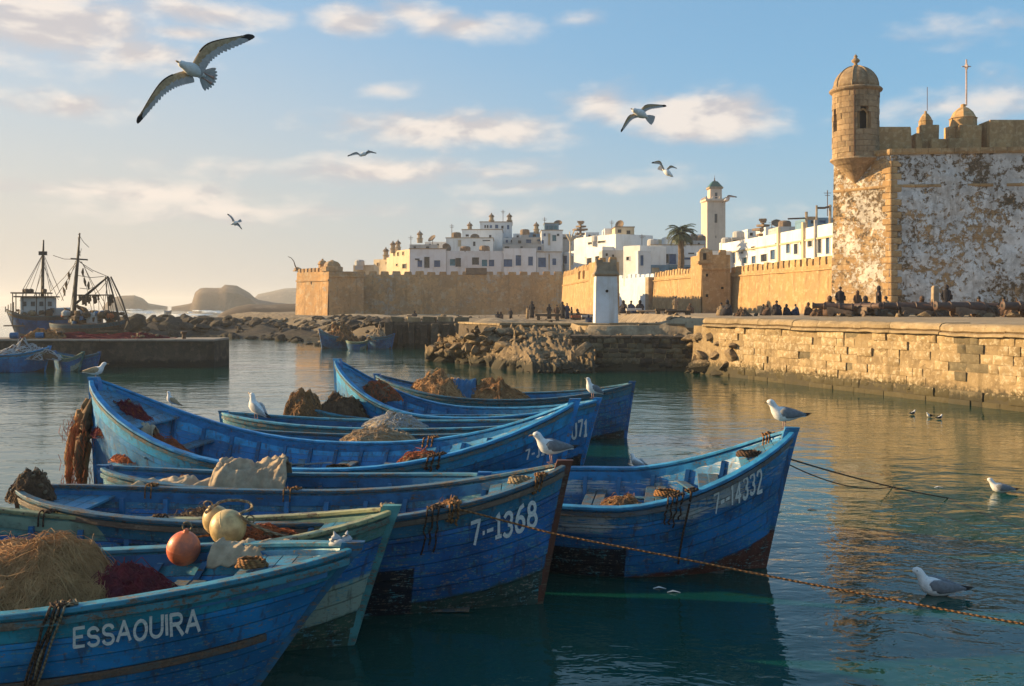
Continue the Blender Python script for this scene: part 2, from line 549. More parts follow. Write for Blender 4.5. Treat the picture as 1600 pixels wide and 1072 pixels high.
M['rock'] = mat_stone('shore_rock', (0.21, 0.148, 0.086), (0.125, 0.092, 0.058), (0.29, 0.215, 0.13), 3.0, low=(0.6, (0.035, 0.032, 0.022)))
M['rock_dark'] = mat_stone('reef_rock', (0.050, 0.038, 0.028), (0.032, 0.027, 0.022), (0.085, 0.065, 0.045), 1.5, low=(0.35, (0.02, 0.02, 0.016)))
M['island'] = mat_stone('island_rock', (0.13, 0.09, 0.06), (0.085, 0.062, 0.045), (0.18, 0.135, 0.095), 0.08)
M['sand'] = mat_stone('trodden_ground', (0.34, 0.255, 0.16), (0.27, 0.20, 0.125), (0.40, 0.31, 0.20), 0.9, low=(2.0, (0.12, 0.092, 0.06)))
M['white'] = mat_whitewash('whitewash', (0.74, 0.73, 0.71), amt=0.22)
M['white_cool'] = mat_whitewash('cool_whitewash', (0.62, 0.64, 0.66), amt=0.3)
M['cream'] = mat_whitewash('cream_render', (0.62, 0.50, 0.34), (0.35, 0.24, 0.13), 0.4)
M['grey_house'] = mat_whitewash('grey_render', (0.42, 0.41, 0.40), (0.22, 0.2, 0.18), 0.4)
M['blue_house'] = mat_whitewash('blue_render', (0.14, 0.26, 0.36), (0.1, 0.1, 0.1), 0.3)
M['bluewall'] = mat_whitewash('blue_white_lime', (0.62, 0.68, 0.74), (0.42, 0.36, 0.28), 0.3)
M['minaret'] = mat_whitewash('minaret_render', (0.62, 0.50, 0.40), (0.36, 0.26, 0.19), 0.35)
M['pillar'] = mat_whitewash('pillar_lime', (0.66, 0.70, 0.74), (0.36, 0.31, 0.25), 0.5)
M['roof_brown'] = simple('roof_edge', (0.20, 0.135, 0.09), scale=2)
M['trim'] = simple('stone_trim', (0.35, 0.26, 0.17), scale=2)
M['blue_shutter'] = simple('blue_shutter', (0.045, 0.13, 0.28), (0.03, 0.09, 0.2), 2, 0.6)
M['teal_shutter'] = simple('teal_shutter', (0.05, 0.22, 0.30), scale=2, rough=0.6)
M['dark_pane'] = simple('dark_pane', (0.025, 0.03, 0.04), scale=2, rough=0.25, bstr=0.02)
M['green_tile'] = simple('green_tile', (0.02, 0.13, 0.095), (0.015, 0.08, 0.06), 8, 0.45)
M['iron'] = simple('rusty_iron', (0.06, 0.045, 0.035), (0.10, 0.045, 0.02), 9, 0.7)
M['mast'] = simple('dark_mast', (0.045, 0.035, 0.03), scale=6, rough=0.6)
M['pinkmast'] = simple('pale_mast', (0.55, 0.42, 0.38), scale=6, rough=0.5)
M['rope'] = mat_rope('mooring_rope', (0.30, 0.15, 0.06), (0.14, 0.065, 0.03))
M['rope_dark'] = mat_rope('dark_rope', (0.10, 0.06, 0.04), (0.05, 0.03, 0.02))
M['rope_tan'] = mat_rope('tan_rope', (0.32, 0.24, 0.15), (0.18, 0.13, 0.08))
M['net_straw'] = simple('straw_net', (0.34, 0.175, 0.075), (0.22, 0.11, 0.045), 8, 0.9, vary=0.02)
M['net_straw_hi'] = simple('pale_straw_net', (0.50, 0.28, 0.125), (0.34, 0.185, 0.08), 8, 0.9, vary=0.02)
M['net_brown'] = simple('brown_net', (0.15, 0.088, 0.05), (0.085, 0.05, 0.03), 8, 0.9, vary=0.02)
M['net_red'] = simple('red_net', (0.20, 0.025, 0.03), (0.11, 0.02, 0.03), 8, 0.9, vary=0.02)
M['net_orange'] = simple('orange_net', (0.42, 0.11, 0.035), (0.26, 0.07, 0.03), 8, 0.9, vary=0.02)
M['canvas'] = simple('canvas_cloth', (0.45, 0.34, 0.225), (0.33, 0.24, 0.155), 9, 0.9, 0.4)
M['tarp_blue'] = simple('blue_tarpaulin', (0.02, 0.11, 0.24), scale=7, rough=0.5)
M['buoy_orange'] = simple('orange_buoy', (0.74, 0.17, 0.06), (0.42, 0.11, 0.06), 11, 0.42, 0.3, 0.004, vary=0.0)
M['buoy_yellow'] = simple('yellow_buoy', (0.64, 0.45, 0.20), (0.38, 0.25, 0.11), 11, 0.45, 0.3, 0.004, vary=0.02)
M['gull_white'] = simple('white_feathers', (0.74, 0.72, 0.70), (0.62, 0.60, 0.58), 30, 0.85, 0.2, 0.003, vary=0.03)
M['gull_grey'] = simple('grey_feathers', (0.19, 0.20, 0.22), (0.14, 0.145, 0.16), 30, 0.8, 0.25, 0.003, vary=0.05)
M['gull_pale'] = simple('pale_grey_feathers', (0.42, 0.42, 0.43), (0.34, 0.34, 0.35), 30, 0.8, 0.25, 0.003, vary=0.05)
M['gull_brown'] = simple('brown_feathers', (0.46, 0.34, 0.21), (0.30, 0.22, 0.13), 30, 0.85, 0.25, 0.003)
M['gull_black'] = simple('black_feathers', (0.02, 0.02, 0.022), scale=30, rough=0.7)
M['beak'] = simple('yellow_beak', (0.62, 0.34, 0.12), scale=30, rough=0.4)
M['leg'] = simple('pink_leg', (0.50, 0.30, 0.24), scale=30, rough=0.6)
M['palm_leaf'] = simple('palm_leaf', (0.055, 0.075, 0.03), (0.035, 0.05, 0.02), 3, 0.6)
M['palm_trunk'] = simple('palm_trunk', (0.16, 0.11, 0.07), (0.09, 0.06, 0.04), 6, 0.9, 0.8, 0.05)
M['cannon'] = simple('cannon_metal', (0.055, 0.035, 0.028), (0.09, 0.045, 0.03), 6, 0.6, 0.3, 0.02)
M['cloth_dark'] = simple('dark_cloth', (0.025, 0.022, 0.028), scale=6, rough=0.9)
M['cloth_brown'] = simple('brown_cloth', (0.10, 0.055, 0.035), scale=6, rough=0.9)
M['cloth_blue'] = simple('blue_cloth', (0.03, 0.05, 0.10), scale=6, rough=0.9)
M['cloth_tan'] = simple('tan_cloth', (0.28, 0.20, 0.12), scale=6, rough=0.9)
M['skin'] = simple('skin', (0.22, 0.12, 0.075), scale=9, rough=0.6)
M['hair'] = simple('hair', (0.012, 0.010, 0.010), scale=9, rough=0.6)
M['foam'] = simple('sea_foam', (0.85, 0.86, 0.86), (0.62, 0.66, 0.68), 0.5, 0.8)
M['letter'] = simple('white_letter_paint', (0.78, 0.76, 0.72), (0.62, 0.62, 0.62), 26, 0.55, 0.1, 0.002, vary=0.0)
def letter_paint():
    m, T = mat_new('worn_lettering')
    ob = T.n('TexCoord').outputs['Object']
    a = T.noise(T.map(ob, (1.5, 6, 9)), 9.0, 6, 0.7)
    b = T.noise(ob, 70.0, 4, 0.6)
    k = T.m('ADD', T.m('MULTIPLY', a, 0.65), T.m('MULTIPLY', b, 0.35))
    c = T.mix(T.ss(a, 0.4, 0.6), (0.76, 0.74, 0.69), (0.58, 0.60, 0.60))
    c = T.mix(T.ss(k, 0.60, 0.64), c, (0.03, 0.13, 0.26))
    finish(T, c, 0.6, b, 0.3, 0.003)
    return m


M['letter'] = letter_paint()
M['dark_inside'] = simple('dark_inside', (0.015, 0.013, 0.012), scale=4, rough=0.9)

# ------------------------------------------------------------------ water
def make_water():
    m, T = mat_new('harbour_water')
    geo = T.n('NewGeometry').outputs['Position']
    warp = T.n('VectorMath', {0: geo, 1: T.n('VectorMath', {0: T.n('TexNoise', {'Vector': geo, 'Scale': 0.25, 'Detail': 2.0}).outputs[1], 'Scale': 1.6}, operation='SCALE')}, operation='ADD')
    q = T.map(warp, (0.55, 1.0, 1.0), rot=(0, 0, 0.12))
    a = T.noise(q, 0.42, 2, 0.5)
    b = T.noise(q, 1.5, 3, 0.55, 0.4)
    c = T.noise(T.map(warp, (0.7, 1.0, 1.0), rot=(0, 0, -0.35)), 4.6, 3, 0.55, 0.3)
    d = T.noise(T.map(geo, (1.0, 1.3, 1.0)), 14.0, 2, 0.5)
    gust = T.ss(T.noise(T.map(geo, (0.05, 0.12, 1)), 1.0, 3, 0.5), 0.35, 0.65, 0.45, 1.15)
    h = T.m('ADD', T.m('MULTIPLY', a, 0.034), T.m('MULTIPLY', b, 0.023))
    h = T.m('ADD', h, T.m('MULTIPLY', T.m('ADD', T.m('MULTIPLY', c, 0.0130), T.m('MULTIPLY', d, 0.0009)), gust))
    col = T.mix(T.ss(T.noise(geo, 0.2, 3, 0.5), 0.35, 0.65), (0.0025, 0.043, 0.035), (0.0035, 0.052, 0.040))
    p = T.n('BsdfPrincipled', {'Base Color': col, 'Roughness': 0.035, 'IOR': 1.333})
    T.set(p.inputs['Normal'], T.n('Bump', {'Strength': 1.0, 'Distance': 1.0, 'Height': h}))
    T.set(T.n('OutputMaterial').inputs[0], p)
    mb = MB()
    b = [(-3300, -60, 0), (3300, -60, 0), (3300, 3300, 0), (-3300, 3300, 0)]
    mb.v = [Vector(x) for x in b]
    mb.f = [(0, 1, 2, 3)]
    tag(mb.obj('water', m), kind='structure')


make_water()


def make_haze():
    m, T = mat_new('sea_haze')
    v = T.n('VolumePrincipled', {'Color': (0.92, 0.93, 0.95, 1), 'Density': HAZE, 'Anisotropy': 0.25})
    T.set(T.n('OutputMaterial').inputs[1], v)
    mb = MB()
    mb.box((0, 1620, 12.0), (6700, 3440, 30.0))
    o = mb.obj('haze', m)
    o['kind'] = 'stuff'
    o.display_type = 'WIRE'


HAZE = 0.00045
make_haze()

# ------------------------------------------------------------------ land
LAND = [(9.2, 42.6), (8.4, 45.5), (2.6, 46), (-1.6, 49), (-3.2, 56), (-3.4, 66.5), (-9.5, 67.5), (-13.5, 71), (-17, 80), (-22, 95),
        (-27, 112), (-33, 124), (-44, 138), (-46, 170), (-60, 230), (-60, 420), (220, 420), (220, 20), (18.6, 20), (15.6, 26.8)]


def sdist(x, y, poly):
    """signed distance, negative inside"""
    inside, best = False, 1e9
    n = len(poly)
    for i in range(n):
        x0, y0 = poly[i]
        x1, y1 = poly[(i + 1) % n]
        if (y0 > y) != (y1 > y) and x < (x1 - x0) * (y - y0) / (y1 - y0) + x0:
            inside = not inside
        dx, dy = x1 - x0, y1 - y0
        t = max(0, min(1, ((x - x0) * dx + (y - y0) * dy) / (dx * dx + dy * dy)))
        q = (x - x0 - t * dx) ** 2 + (y - y0 - t * dy) ** 2
        best = min(best, q)
    return -math.sqrt(best) if inside else math.sqrt(best)


def ground_z(x, y):
    d = sdist(x, y, LAND)
    quay = x > 7.0 and y < 47 or x > 9
    flat = 2.27 if quay else (1.98 if y < 50 else max(1.45, 1.98 - (y - 50) * .06))
    if y > 70 and quay:
        flat = 2.27 - .25 * min(1, (y - 70) / 20)
    if d > 0.25:
        return -1.0
    edge = 0.06 if (x > 2 and y < 47) or (x > 7) else 5.0
    if -10 < x < -2.5 and 60 < y < 70:
        edge = 0.3
    t = max(0.0, min(1.0, -d / edge))
    z = -0.6 + (flat + 0.6) * (1 - (1 - t) ** 2.2)
    rough = 0.03 if quay else 0.10 + 0.22 * (1 if (x < 6 and d > -9 and y > 70) else 0)
    z += rough * fbm((x, y, 0), 0.35, 3.0) - (0.05 if d > -0.3 else 0)
    if y > 62 and x < 8:
        z += 0.35 * max(0, fbm((x, y, 0), 0.12, 9.0))
    return min(z, flat + 0.55)


def make_ground():
    xs = list(np.concatenate([np.arange(-62, -34, 2.5), np.arange(-34, 34, 0.8), np.arange(34, 222, 12)]))
    ys = list(np.concatenate([np.arange(19, 42, 3.0), np.arange(42, 90, 0.8), np.arange(90, 150, 1.6), np.arange(150, 425, 14)]))
    pts = [(x, y, ground_z(x, y)) for x in xs for y in ys]
    mb = MB().grid(pts, len(xs), len(ys))
    # keep only what stands above the sea bed
    mb.f = [f for f in mb.f if any(mb.v[i].z > -0.9 for i in f)]
    tag(mb.obj('ground', M['sand'], smooth=True), kind='structure')


make_ground()


def rock_mesh(seed, flat=0.75, sub=2, ang=0.35):
    import bmesh
    bm = bmesh.new()
    bmesh.ops.create_icosphere(bm, subdivisions=sub, radius=1.0)
    r = random.Random(seed)
    planes = [(Vector((r.uniform(-1, 1), r.uniform(-1, 1), r.uniform(-0.6, 1))).normalized(), r.uniform(0.42, 0.78)) for _ in range(14)]
    for v in bm.verts:
        p = v.co.copy()
        p *= 1 + ang * fbm(p, 1.3, seed * 3.1, 3)
        for n, d in planes:
            k = p.dot(n) - d
            if k > 0:
                p -= n * k * 0.92
        v.co = Vector((p.x, p.y, p.z * flat))
    me = bpy.data.meshes.new('rock')
    bm.to_mesh(me)
    bm.free()
    return me


ROCKS = [rock_mesh(i, 0.55 + 0.1 * (i % 4), 3 if i < 4 else 2) for i in range(8)]
for me in ROCKS: me.materials.append(M['rock'])
DROCKS = [me.copy() for me in ROCKS]
for me in DROCKS: me.materials.clear(); me.materials.append(M['rock_dark'])


def rock(loc, s, dark, label, group, rot=None, sc=None):
    me = rnd.choice(DROCKS if dark else ROCKS)
    o = inst(me, 'rock', loc, None, rot=rot or (rnd.uniform(-.4, .4), rnd.uniform(-.4, .4), rnd.uniform(0, 6.28)),
             scale=sc or (s * rnd.uniform(0.8, 1.4), s * rnd.uniform(0.7, 1.1), s * rnd.uniform(0.55, 0.95)))
    tag(o, label, 'rock', group)
    return o


def far_hill(name, label, prof, d, depth, mat, seed, group=None):
    """rocky island; prof = (px, py) skyline at distance d"""
    xs = np.linspace(prof[0][0], prof[-1][0], 46)
    ys = np.interp(xs, [p[0] for p in prof], [p[1] for p in prof])
    nj = 12
    pts = []
    for i, (px, py) in enumerate(zip(xs, ys)):
        zt = max(ZZ(py, d), 0.0)
        for j in range(nj):
            t = j / (nj - 1)
            sec = max(0, math.sin(PI * min(1, t * 1.0))) ** 0.30
            y = d + (t - 0.35) * depth
            z = -1.0 + (zt + 1.0) * sec
            k = 0.12 * zt * sec
            x = (px - 800) * y / F
            pts.append((x + k * nz3((x, y, z), 0.03 * 600 / d, seed), y + k * nz3((x, y, z), 0.05 * 600 / d, seed + 5),
                        z + k * 0.6 * nz3((x, y, 1), 0.06 * 600 / d, seed + 9)))
    mb = MB().grid(pts, len(xs), nj)
    return tag(mb.obj(name, mat, smooth='auto'), kind='structure')


far_hill('rocky_island', 'x', [(268, 479), (300, 474), (303, 468), (308, 453), (316, 450), (348, 449), (352, 444), (372, 446), (390, 456), (402, 468), (430, 473), (470, 476), (560, 478)], 520, 60, M['island'], 1)
far_hill('rocky_island', 'x', [(160, 480), (172, 466), (190, 462), (210, 461), (224, 466), (232, 474), (262, 479)], 640, 60, M['island'], 2)
far_hill('rocky_island', 'x', [(392, 477), (400, 460), (420, 456), (445, 450), (470, 449), (520, 447), (600, 450), (640, 470)], 1150, 200, M['island'], 3)
far_hill('low_reef', 'x', [(340, 494), (352, 486), (370, 479), (392, 475), (420, 476), (470, 474), (520, 480), (560, 486)], 205, 30, M['island'], 4)


def make_foam():
    """white lines of broken water out beyond the reef"""
    mb = MB()
    r = random.Random(5)
    for k in range(46):
        py = r.choice([481, 483, 486, 489, 492, 484, 482, 487]) + r.uniform(-1, 1)
        d = F * H / (py - 476)
        px = r.uniform(205, 470) if r.random() < 0.85 else r.uniform(0, 200)
        x0 = (px - 800) * d / F
        L = r.uniform(1.5, 9) * d / 300
        w = r.uniform(0.3, 1.2) * d / 300 * 3
        rings = []
        n = 9
        for i in range(n):
            t = i / (n - 1)
            e = math.sin(PI * t) ** 0.5 + 0.02
            c = Vector((x0 + (t - 0.5) * L, d + 1.2 * nz3((x0 + t * L, d, 0), 0.3), 0))
            ww = w * e * r.uniform(0.5, 1)
            hh = 0.20 * e * d / 300 * r.uniform(0.5, 1.2)
            rings.append([c + Vector((0, -ww, -0.05)), c + Vector((0, -ww * 0.4, hh)), c + Vector((0, ww * 0.5, hh * 0.7)), c + Vector((0, ww, -0.05))])
        mb.loft(rings)
    tag(mb.obj('sea_foam', M['foam'], smooth=True), 'white broken foam of small waves beyond the dark reef', 'foam', kind='stuff')


make_foam()


# ------------------------------------------------------------------ wall geometry
class Face:
    """a vertical face along the ground from a to b; the outside is on the right hand of a->b seen from above turned to camera"""
    def __init__(s, pa, da, pb, db):
        s.a, s.b = XY(pa, da), XY(pb, db)
        s.d = (s.b - s.a)
        s.L = s.d.length
        s.d.normalize()
        s.n = Vector((s.d.y, -s.d.x, 0))     # outward normal for a left of b as seen by the camera

    def s_at(s, px):
        k = (px - 800) / F
        return (k * s.a.y - s.a.x) / (s.d.x - k * s.d.y)

    def p(s, t, z, out=0.0):
        q = s.a + s.d * t + s.n * out
        return Vector((q.x, q.y, z))

    def z_at(s, px, py):
        return ZZ(py, s.p(s.s_at(px), 0).y)

    def rz(s):
        return math.atan2(s.d.y, s.d.x)


def rough_face(mb, fc, s0, s1, z0, z1, res, amp, seed, batter=0.0, holes=()):
    ns = max(2, int((s1 - s0) / res) + 1)
    nzv = max(2, int((z1 - z0) / res) + 1)
    ss = sorted(set([s0 + (s1 - s0) * i / (ns - 1) for i in range(ns)] + [h[k] for h in holes for k in (0, 1)]))
    zs = sorted(set([z0 + (z1 - z0) * i / (nzv - 1) for i in range(nzv)] + [h[k] for h in holes for k in (2, 3)]))
    pts = []
    for s in ss:
        for z in zs:
            q = fc.p(s, z)
            e = min(1, (s - s0) / res, (s1 - s) / res, (z1 - z) / res) if amp else 0
            o = amp * fbm(q, 0.9, seed, 4) * max(0, e) + batter * (z1 - z) / max(z1 - z0, 0.01)
            pts.append(fc.p(s, z, o))
    nf = len(mb.f)
    mb.grid(pts, len(ss), len(zs))
    if holes:
        keep = []
        k = nf
        for i in range(len(ss) - 1):
            for j in range(len(zs) - 1):
                cs, cz = (ss[i] + ss[i + 1]) / 2, (zs[j] + zs[j + 1]) / 2
                if not any(h[0] < cs < h[1] and h[2] < cz < h[3] for h in holes):
                    keep.append(mb.f[k])
                k += 1
        mb.f = mb.f[:nf] + keep
        for (a, b, c, d) in holes:
            dp = 0.22
            r0 = mb.ring([fc.p(a, c), fc.p(b, c), fc.p(b, d), fc.p(a, d)])
            r1 = mb.ring([fc.p(a, c, -dp), fc.p(b, c, -dp), fc.p(b, d, -dp), fc.p(a, d, -dp)])
            mb.bridge(r0, r1)


def slab_back(mb, fc, s0, s1, z0, z1, thick, batter=0.0, top_in=0.0):
    """sides, back and top of a wall whose front is made by rough_face"""
    A0, B0 = fc.p(s0, z0, batter), fc.p(s1, z0, batter)
    A1, B1 = fc.p(s0, z1), fc.p(s1, z1)
    C0, D0 = fc.p(s0, z0, -thick), fc.p(s1, z0, -thick)
    C1, D1 = fc.p(s0, z1, -thick), fc.p(s1, z1, -thick)
    i = mb.ring([A0, B0, A1, B1, C0, D0, C1, D1])
    mb.f += [(i[0], i[2], i[6], i[4]), (i[1], i[5], i[7], i[3]), (i[4], i[6], i[7], i[5]), (i[2], i[3], i[7], i[6])]


def merlon_mesh(w, h, t, seed, point=0.0):
    r = random.Random(seed)
    mb = MB()
    rings = []
    for k, zz in enumerate((0, 0.5, 0.85, 1.0)):
        s = 1 - (0.0, 0.02, 0.07, 0.2)[k]
        j = lambda: r.uniform(-0.03, 0.03)
        rings.append([Vector((-w / 2 * s + j(), -t / 2 * s + j(), zz * h)), Vector((w / 2 * s + j(), -t / 2 * s + j(), zz * h + j())),
                      Vector((w / 2 * s + j(), t / 2 * s + j(), zz * h + j())), Vector((-w / 2 * s + j(), t / 2 * s + j(), zz * h))])
    mb.loft(rings)
    me = bpy.data.meshes.new('merlon')
    me.from_pydata([tuple(v) for v in mb.v], [], mb.f)
    return me


def rampart(label, fc, z0, z1, thick, mat, mer=None, band=None, batter=0.25, seed=1, s0=0.0, s1=None, res=0.6, amp=0.10, holes=(), cat='wall', name='rampart_wall', ztop_b=None):
    """curtain wall thing: wall, string course, merlons; mer=(width, gap, height)"""
    s1 = fc.L if s1 is None else s1
    base = fc.p((s0 + s1) / 2, z0)
    e = empty(name, base, label, cat)
    mb = MB()
    rough_face(mb, fc, s0, s1, z0, z1, res, amp, seed, batter)
    slab_back(mb, fc, s0, s1, z0, z1, thick, batter)
    mb.obj('wall', mat, e, smooth='auto')
    if band:
        mb = MB()
        rings = []
        n = max(2, int((s1 - s0) / 1.5))
        for i in range(n + 1):
            s = s0 + (s1 - s0) * i / n
            o = 0.03 * nz3((s, seed, 0), 0.7)
            rings.append([fc.p(s, band - 0.14 + o, -0.1), fc.p(s, band - 0.10 + o, 0.17 + o), fc.p(s, band + 0.06 + o, 0.20 + o), fc.p(s, band + 0.13 + o, -0.1)])
        mb.loft(rings).obj('string_course', mat, e)
    if mer:
        w, g, h = mer
        mes = [merlon_mesh(w, h, 0.55, seed * 10 + k) for k in range(4)]
        for me in mes: me.materials.append(mat)
        n = int((s1 - s0) / (w + g))
        pitch = (s1 - s0) / n
        for i in range(n):
            q = fc.p(s0 + (i + 0.5) * pitch, z1 - 0.02, -0.31) - base
            inst(mes[(i * 7 + seed) % 4], 'merlon', q, e, rot=(0, 0, fc.rz()), scale=(rnd.uniform(0.88, 1.06), 1, rnd.uniform(0.82, 1.1)))
    return e


def small_hole(e, fc, px, py, w=0.35, h=0.5):
    """a dark embrasure block set proud 1 cm inside a carved frame"""
    s, z = fc.s_at(px), fc.z_at(px, py)
    base = Vector(e.location)
    mb = MB()
    for (ds, dz, ww, hh) in ((-w / 2 - .05, 0, .1, h), (w / 2 + .05, 0, .1, h), (0, h / 2 + .06, w + .2, .12)):
        mb.box(fc.p(s + ds, z + dz, 0.08), (ww, 0.2, hh), fc.rz())
    f = mb.obj('loophole', e.children[0].data.materials[0], e)
    MB().box(fc.p(s, z, 0.06), (w, 0.1, h), fc.rz()).obj('opening', M['dark_inside'], f, world=True)
    return f


# ------------------------------------------------------------------ the sea bastion at the right
Z_Q = 2.27
fr = Face(1392, 60.0, 1760, 58.6)        # face towards the harbour
fl = Face(1303, 63.0, 1392, 60.0)        # lit west face
ZT = ZZ(238, 60)
fort = empty('sea_bastion', Vector((24, 61, Z_Q)), 'tall square sea bastion with peeling white plaster and a round corner turret', 'fort')


def fort_walls():
    b = 0.32
    mb = MB()
    rough_face(mb, fr, 0, fr.L, Z_Q - 0.2, ZT, 0.22, 0.11, 3.3, b)
    # shear the first column so both faces meet on the battered corner
    cor = lambda z: b * (ZT - z) / (ZT - Z_Q + 0.2)
    for v in mb.v:
        q = Vector((v.x, v.y, 0)) - fr.a
        s = q.dot(fr.d)
        k = max(0, 1 - s / 0.8)
        v -= fr.d * cor(v.z) * 0.75 * k
    mb.obj('harbour_wall', M['fort'], fort, smooth='auto')
    mb = MB()
    rough_face(mb, fl, 0, fl.L, Z_Q - 0.2, ZT, 0.22, 0.10, 8.1, b)
    for v in mb.v:
        q = Vector((v.x, v.y, 0)) - fl.a
        s = q.dot(fl.d)
        k = max(0, 1 - (fl.L - s) / 0.8)
        v += fl.d * cor(v.z) * 0.62 * k
    mb.obj('west_wall', M['fort_lit'], fort, smooth='auto')
    # core behind the two faces, platform on top
    A, B, C = fl.p(0, 0), fl.p(fl.L, 0), fr.p(fr.L, 0)
    mb = MB()
    low = [A * 1.14 + Vector((.6, 0, 0)), A + Vector((.3, .2, 0)), B + Vector((.25, .3, 0)), C + Vector((0, .3, 0)), C + Vector((0, 9, 0))]
    mb.loft([[Vector((p.x, p.y, Z_Q)) for p in low], [Vector((p.x, p.y, ZT - 0.3)) for p in low]])
    mb.obj('platform', M['fort_stone'], fort)
    # corner quoins
    nq = 24
    hq = (ZT - 0.5 - Z_Q) / nq
    for i in range(nq):
        z = Z_Q + (i + 0.5) * hq
        o = cor(z)
        w1, w2 = (0.62, 0.36) if i % 2 else (0.38, 0.55)
        c0 = Vector((B.x, B.y, z)) + fr.n * o * 0.9 + fl.n * o * 0.35
        q = MB()
        r_ = rnd.uniform(0.015, 0.05)
        pts = lambda zz: [c0 + fr.n * r_ + fl.n * r_, c0 + fr.d * w1 + fr.n * r_, c0 + fr.d * w1 - fr.n * 0.25, c0 - fl.d * w2 - fl.n * 0.25, c0 - fl.d * w2 + fl.n * r_]
        lo = [Vector((p.x, p.y, z - hq / 2 + 0.012)) for p in pts(0)]
        hi = [Vector((p.x, p.y, z + hq / 2 - 0.012)) for p in pts(0)]
        q.loft([lo, hi]).obj('quoin_stone', M['fort_stone'], fort, bevel=0.03)
    # cornice and string course on both faces
    for fc, s0, s1 in ((fr, -0.12, fr.L), (fl, 0, fl.L + 0.1)):
        for z, h, o in ((ZT + 0.02, 0.34, 0.16), (ZZ(291, 60), 0.17, 0.12)):
            n = int((s1 - s0) / 0.75)
            for i in range(n):
                a = s0 + (s1 - s0) * i / n
                c = s0 + (s1 - s0) * (i + 1) / n
                if z < ZT - 1 and fc is fr and rnd.random() < 0.25: continue
                oo = o + rnd.uniform(-0.03, 0.03)
                q = MB()
                q.loft([[fc.p(t, z - h / 2, -0.3), fc.p(t, z - h / 2, oo * 0.7), fc.p(t, z - h * 0.1, oo), fc.p(t, z + h / 2, oo * 0.9), fc.p(t, z + h / 2, -0.3)] for t in (a + 0.008, c - 0.008)])
                q.obj('cornice_stone', M['fort_stone'], fort)
    # parapet blocks (merlons) : px0, px1, top py, on top of the wall
    zb = ZT + 0.15
    for (p0, p1, pt, dep) in ((1368, 1424, 198, 1.3), (1547, 1640, 187, 1.6), (1690, 1760, 190, 1.6)):
        d = 61.2
        x0, x1 = (p0 - 800) * d / F, (p1 - 800) * d / F
        q = MB()
        z1 = ZZ(pt, d)
        pts = [(x0, d), (x1, d), (x1, d + dep), (x0, d + dep)]
        q.loft([[Vector((x + rnd.uniform(-.04, .04), y, z)) for x, y in pts] for z in (zb - 0.2, zb + (z1 - zb) * 0.5, z1 - 0.12)] + [[Vector((x + (0.05 if x < (x0 + x1) / 2 else -0.05), y + 0.03, z1)) for x, y in pts]])
        q.obj('merlon', M['fort_stone'], fort)
    # stepped crenels with two little domed pinnacles
    for (p0, p1, pt, d, dep) in ((1431, 1441, 208, 61.6, 0.9), (1440, 1467, 195, 62.0, 0.9), (1455, 1484, 217, 61.5, 0.8), (1483, 1496, 197, 62.2, 0.8), (1500, 1534, 195, 61.6, 1.2), (1482, 1534, 216, 61.3, 0.9)):
        x0, x1 = (p0 - 800) * d / F, (p1 - 800) * d / F
        z1 = ZZ(pt, d)
        q = MB().box(((x0 + x1) / 2, d + dep / 2, (zb - 0.2 + z1) / 2), (x1 - x0, dep, z1 - zb + 0.2), jit=0.03)
        q.obj('parapet_block', M['fort_stone'], fort, bevel=0.04)
    for (px, d, r, pb, pt, pf) in ((1451, 62.2, 0.42, 195, 180, 171), (1510, 62.0, 0.80, 195, 172, 160)):
        x = (px - 800) * d / F
        z0, z1, z2 = ZZ(pb, d), ZZ(pt, d), ZZ(pf, d)
        mb = MB().lathe([(r, z0 - 0.1), (r, z0 + (z1 - z0) * 0.45), (r * 1.08, z0 + (z1 - z0) * 0.5), (r * 0.93, z0 + (z1 - z0) * 0.58), (r * 0.72, z1 - 0.05), (r * 0.4, z1 + (z2 - z1) * 0.4), (r * 0.18, z1 + (z2 - z1) * 0.6), (r * 0.2, z2 - 0.05), (0.02, z2)], 8, (x, d + 0.45, 0), PI / 8)
        mb.obj('domed_pinnacle', M['fort_stone'], fort)
    d = 62.45
    x = (1510 - 800) * d / F
    mb = MB().tube([(x, d, ZZ(165, d)), (x, d, ZZ(93, d))], 0.05, 6)
    zc = ZZ(104, d)
    mb.tube([(x - 0.28, d, zc), (x + 0.28, d, zc)], 0.035, 5)
    mb.lathe([(0.02, zc - 0.28), (0.15, zc), (0.02, zc + 0.28)], 4, (x, d, 0))
    mb.obj('flagpole', M['pinkmast'], fort)
    MB().tube([((1451 - 800) * d / F, d + .2, ZZ(172, d)), ((1451 - 800) * d / F, d + .2, ZZ(135, d))], 0.02, 5).obj('aerial_rod', M['iron'], fort)


fort_walls()


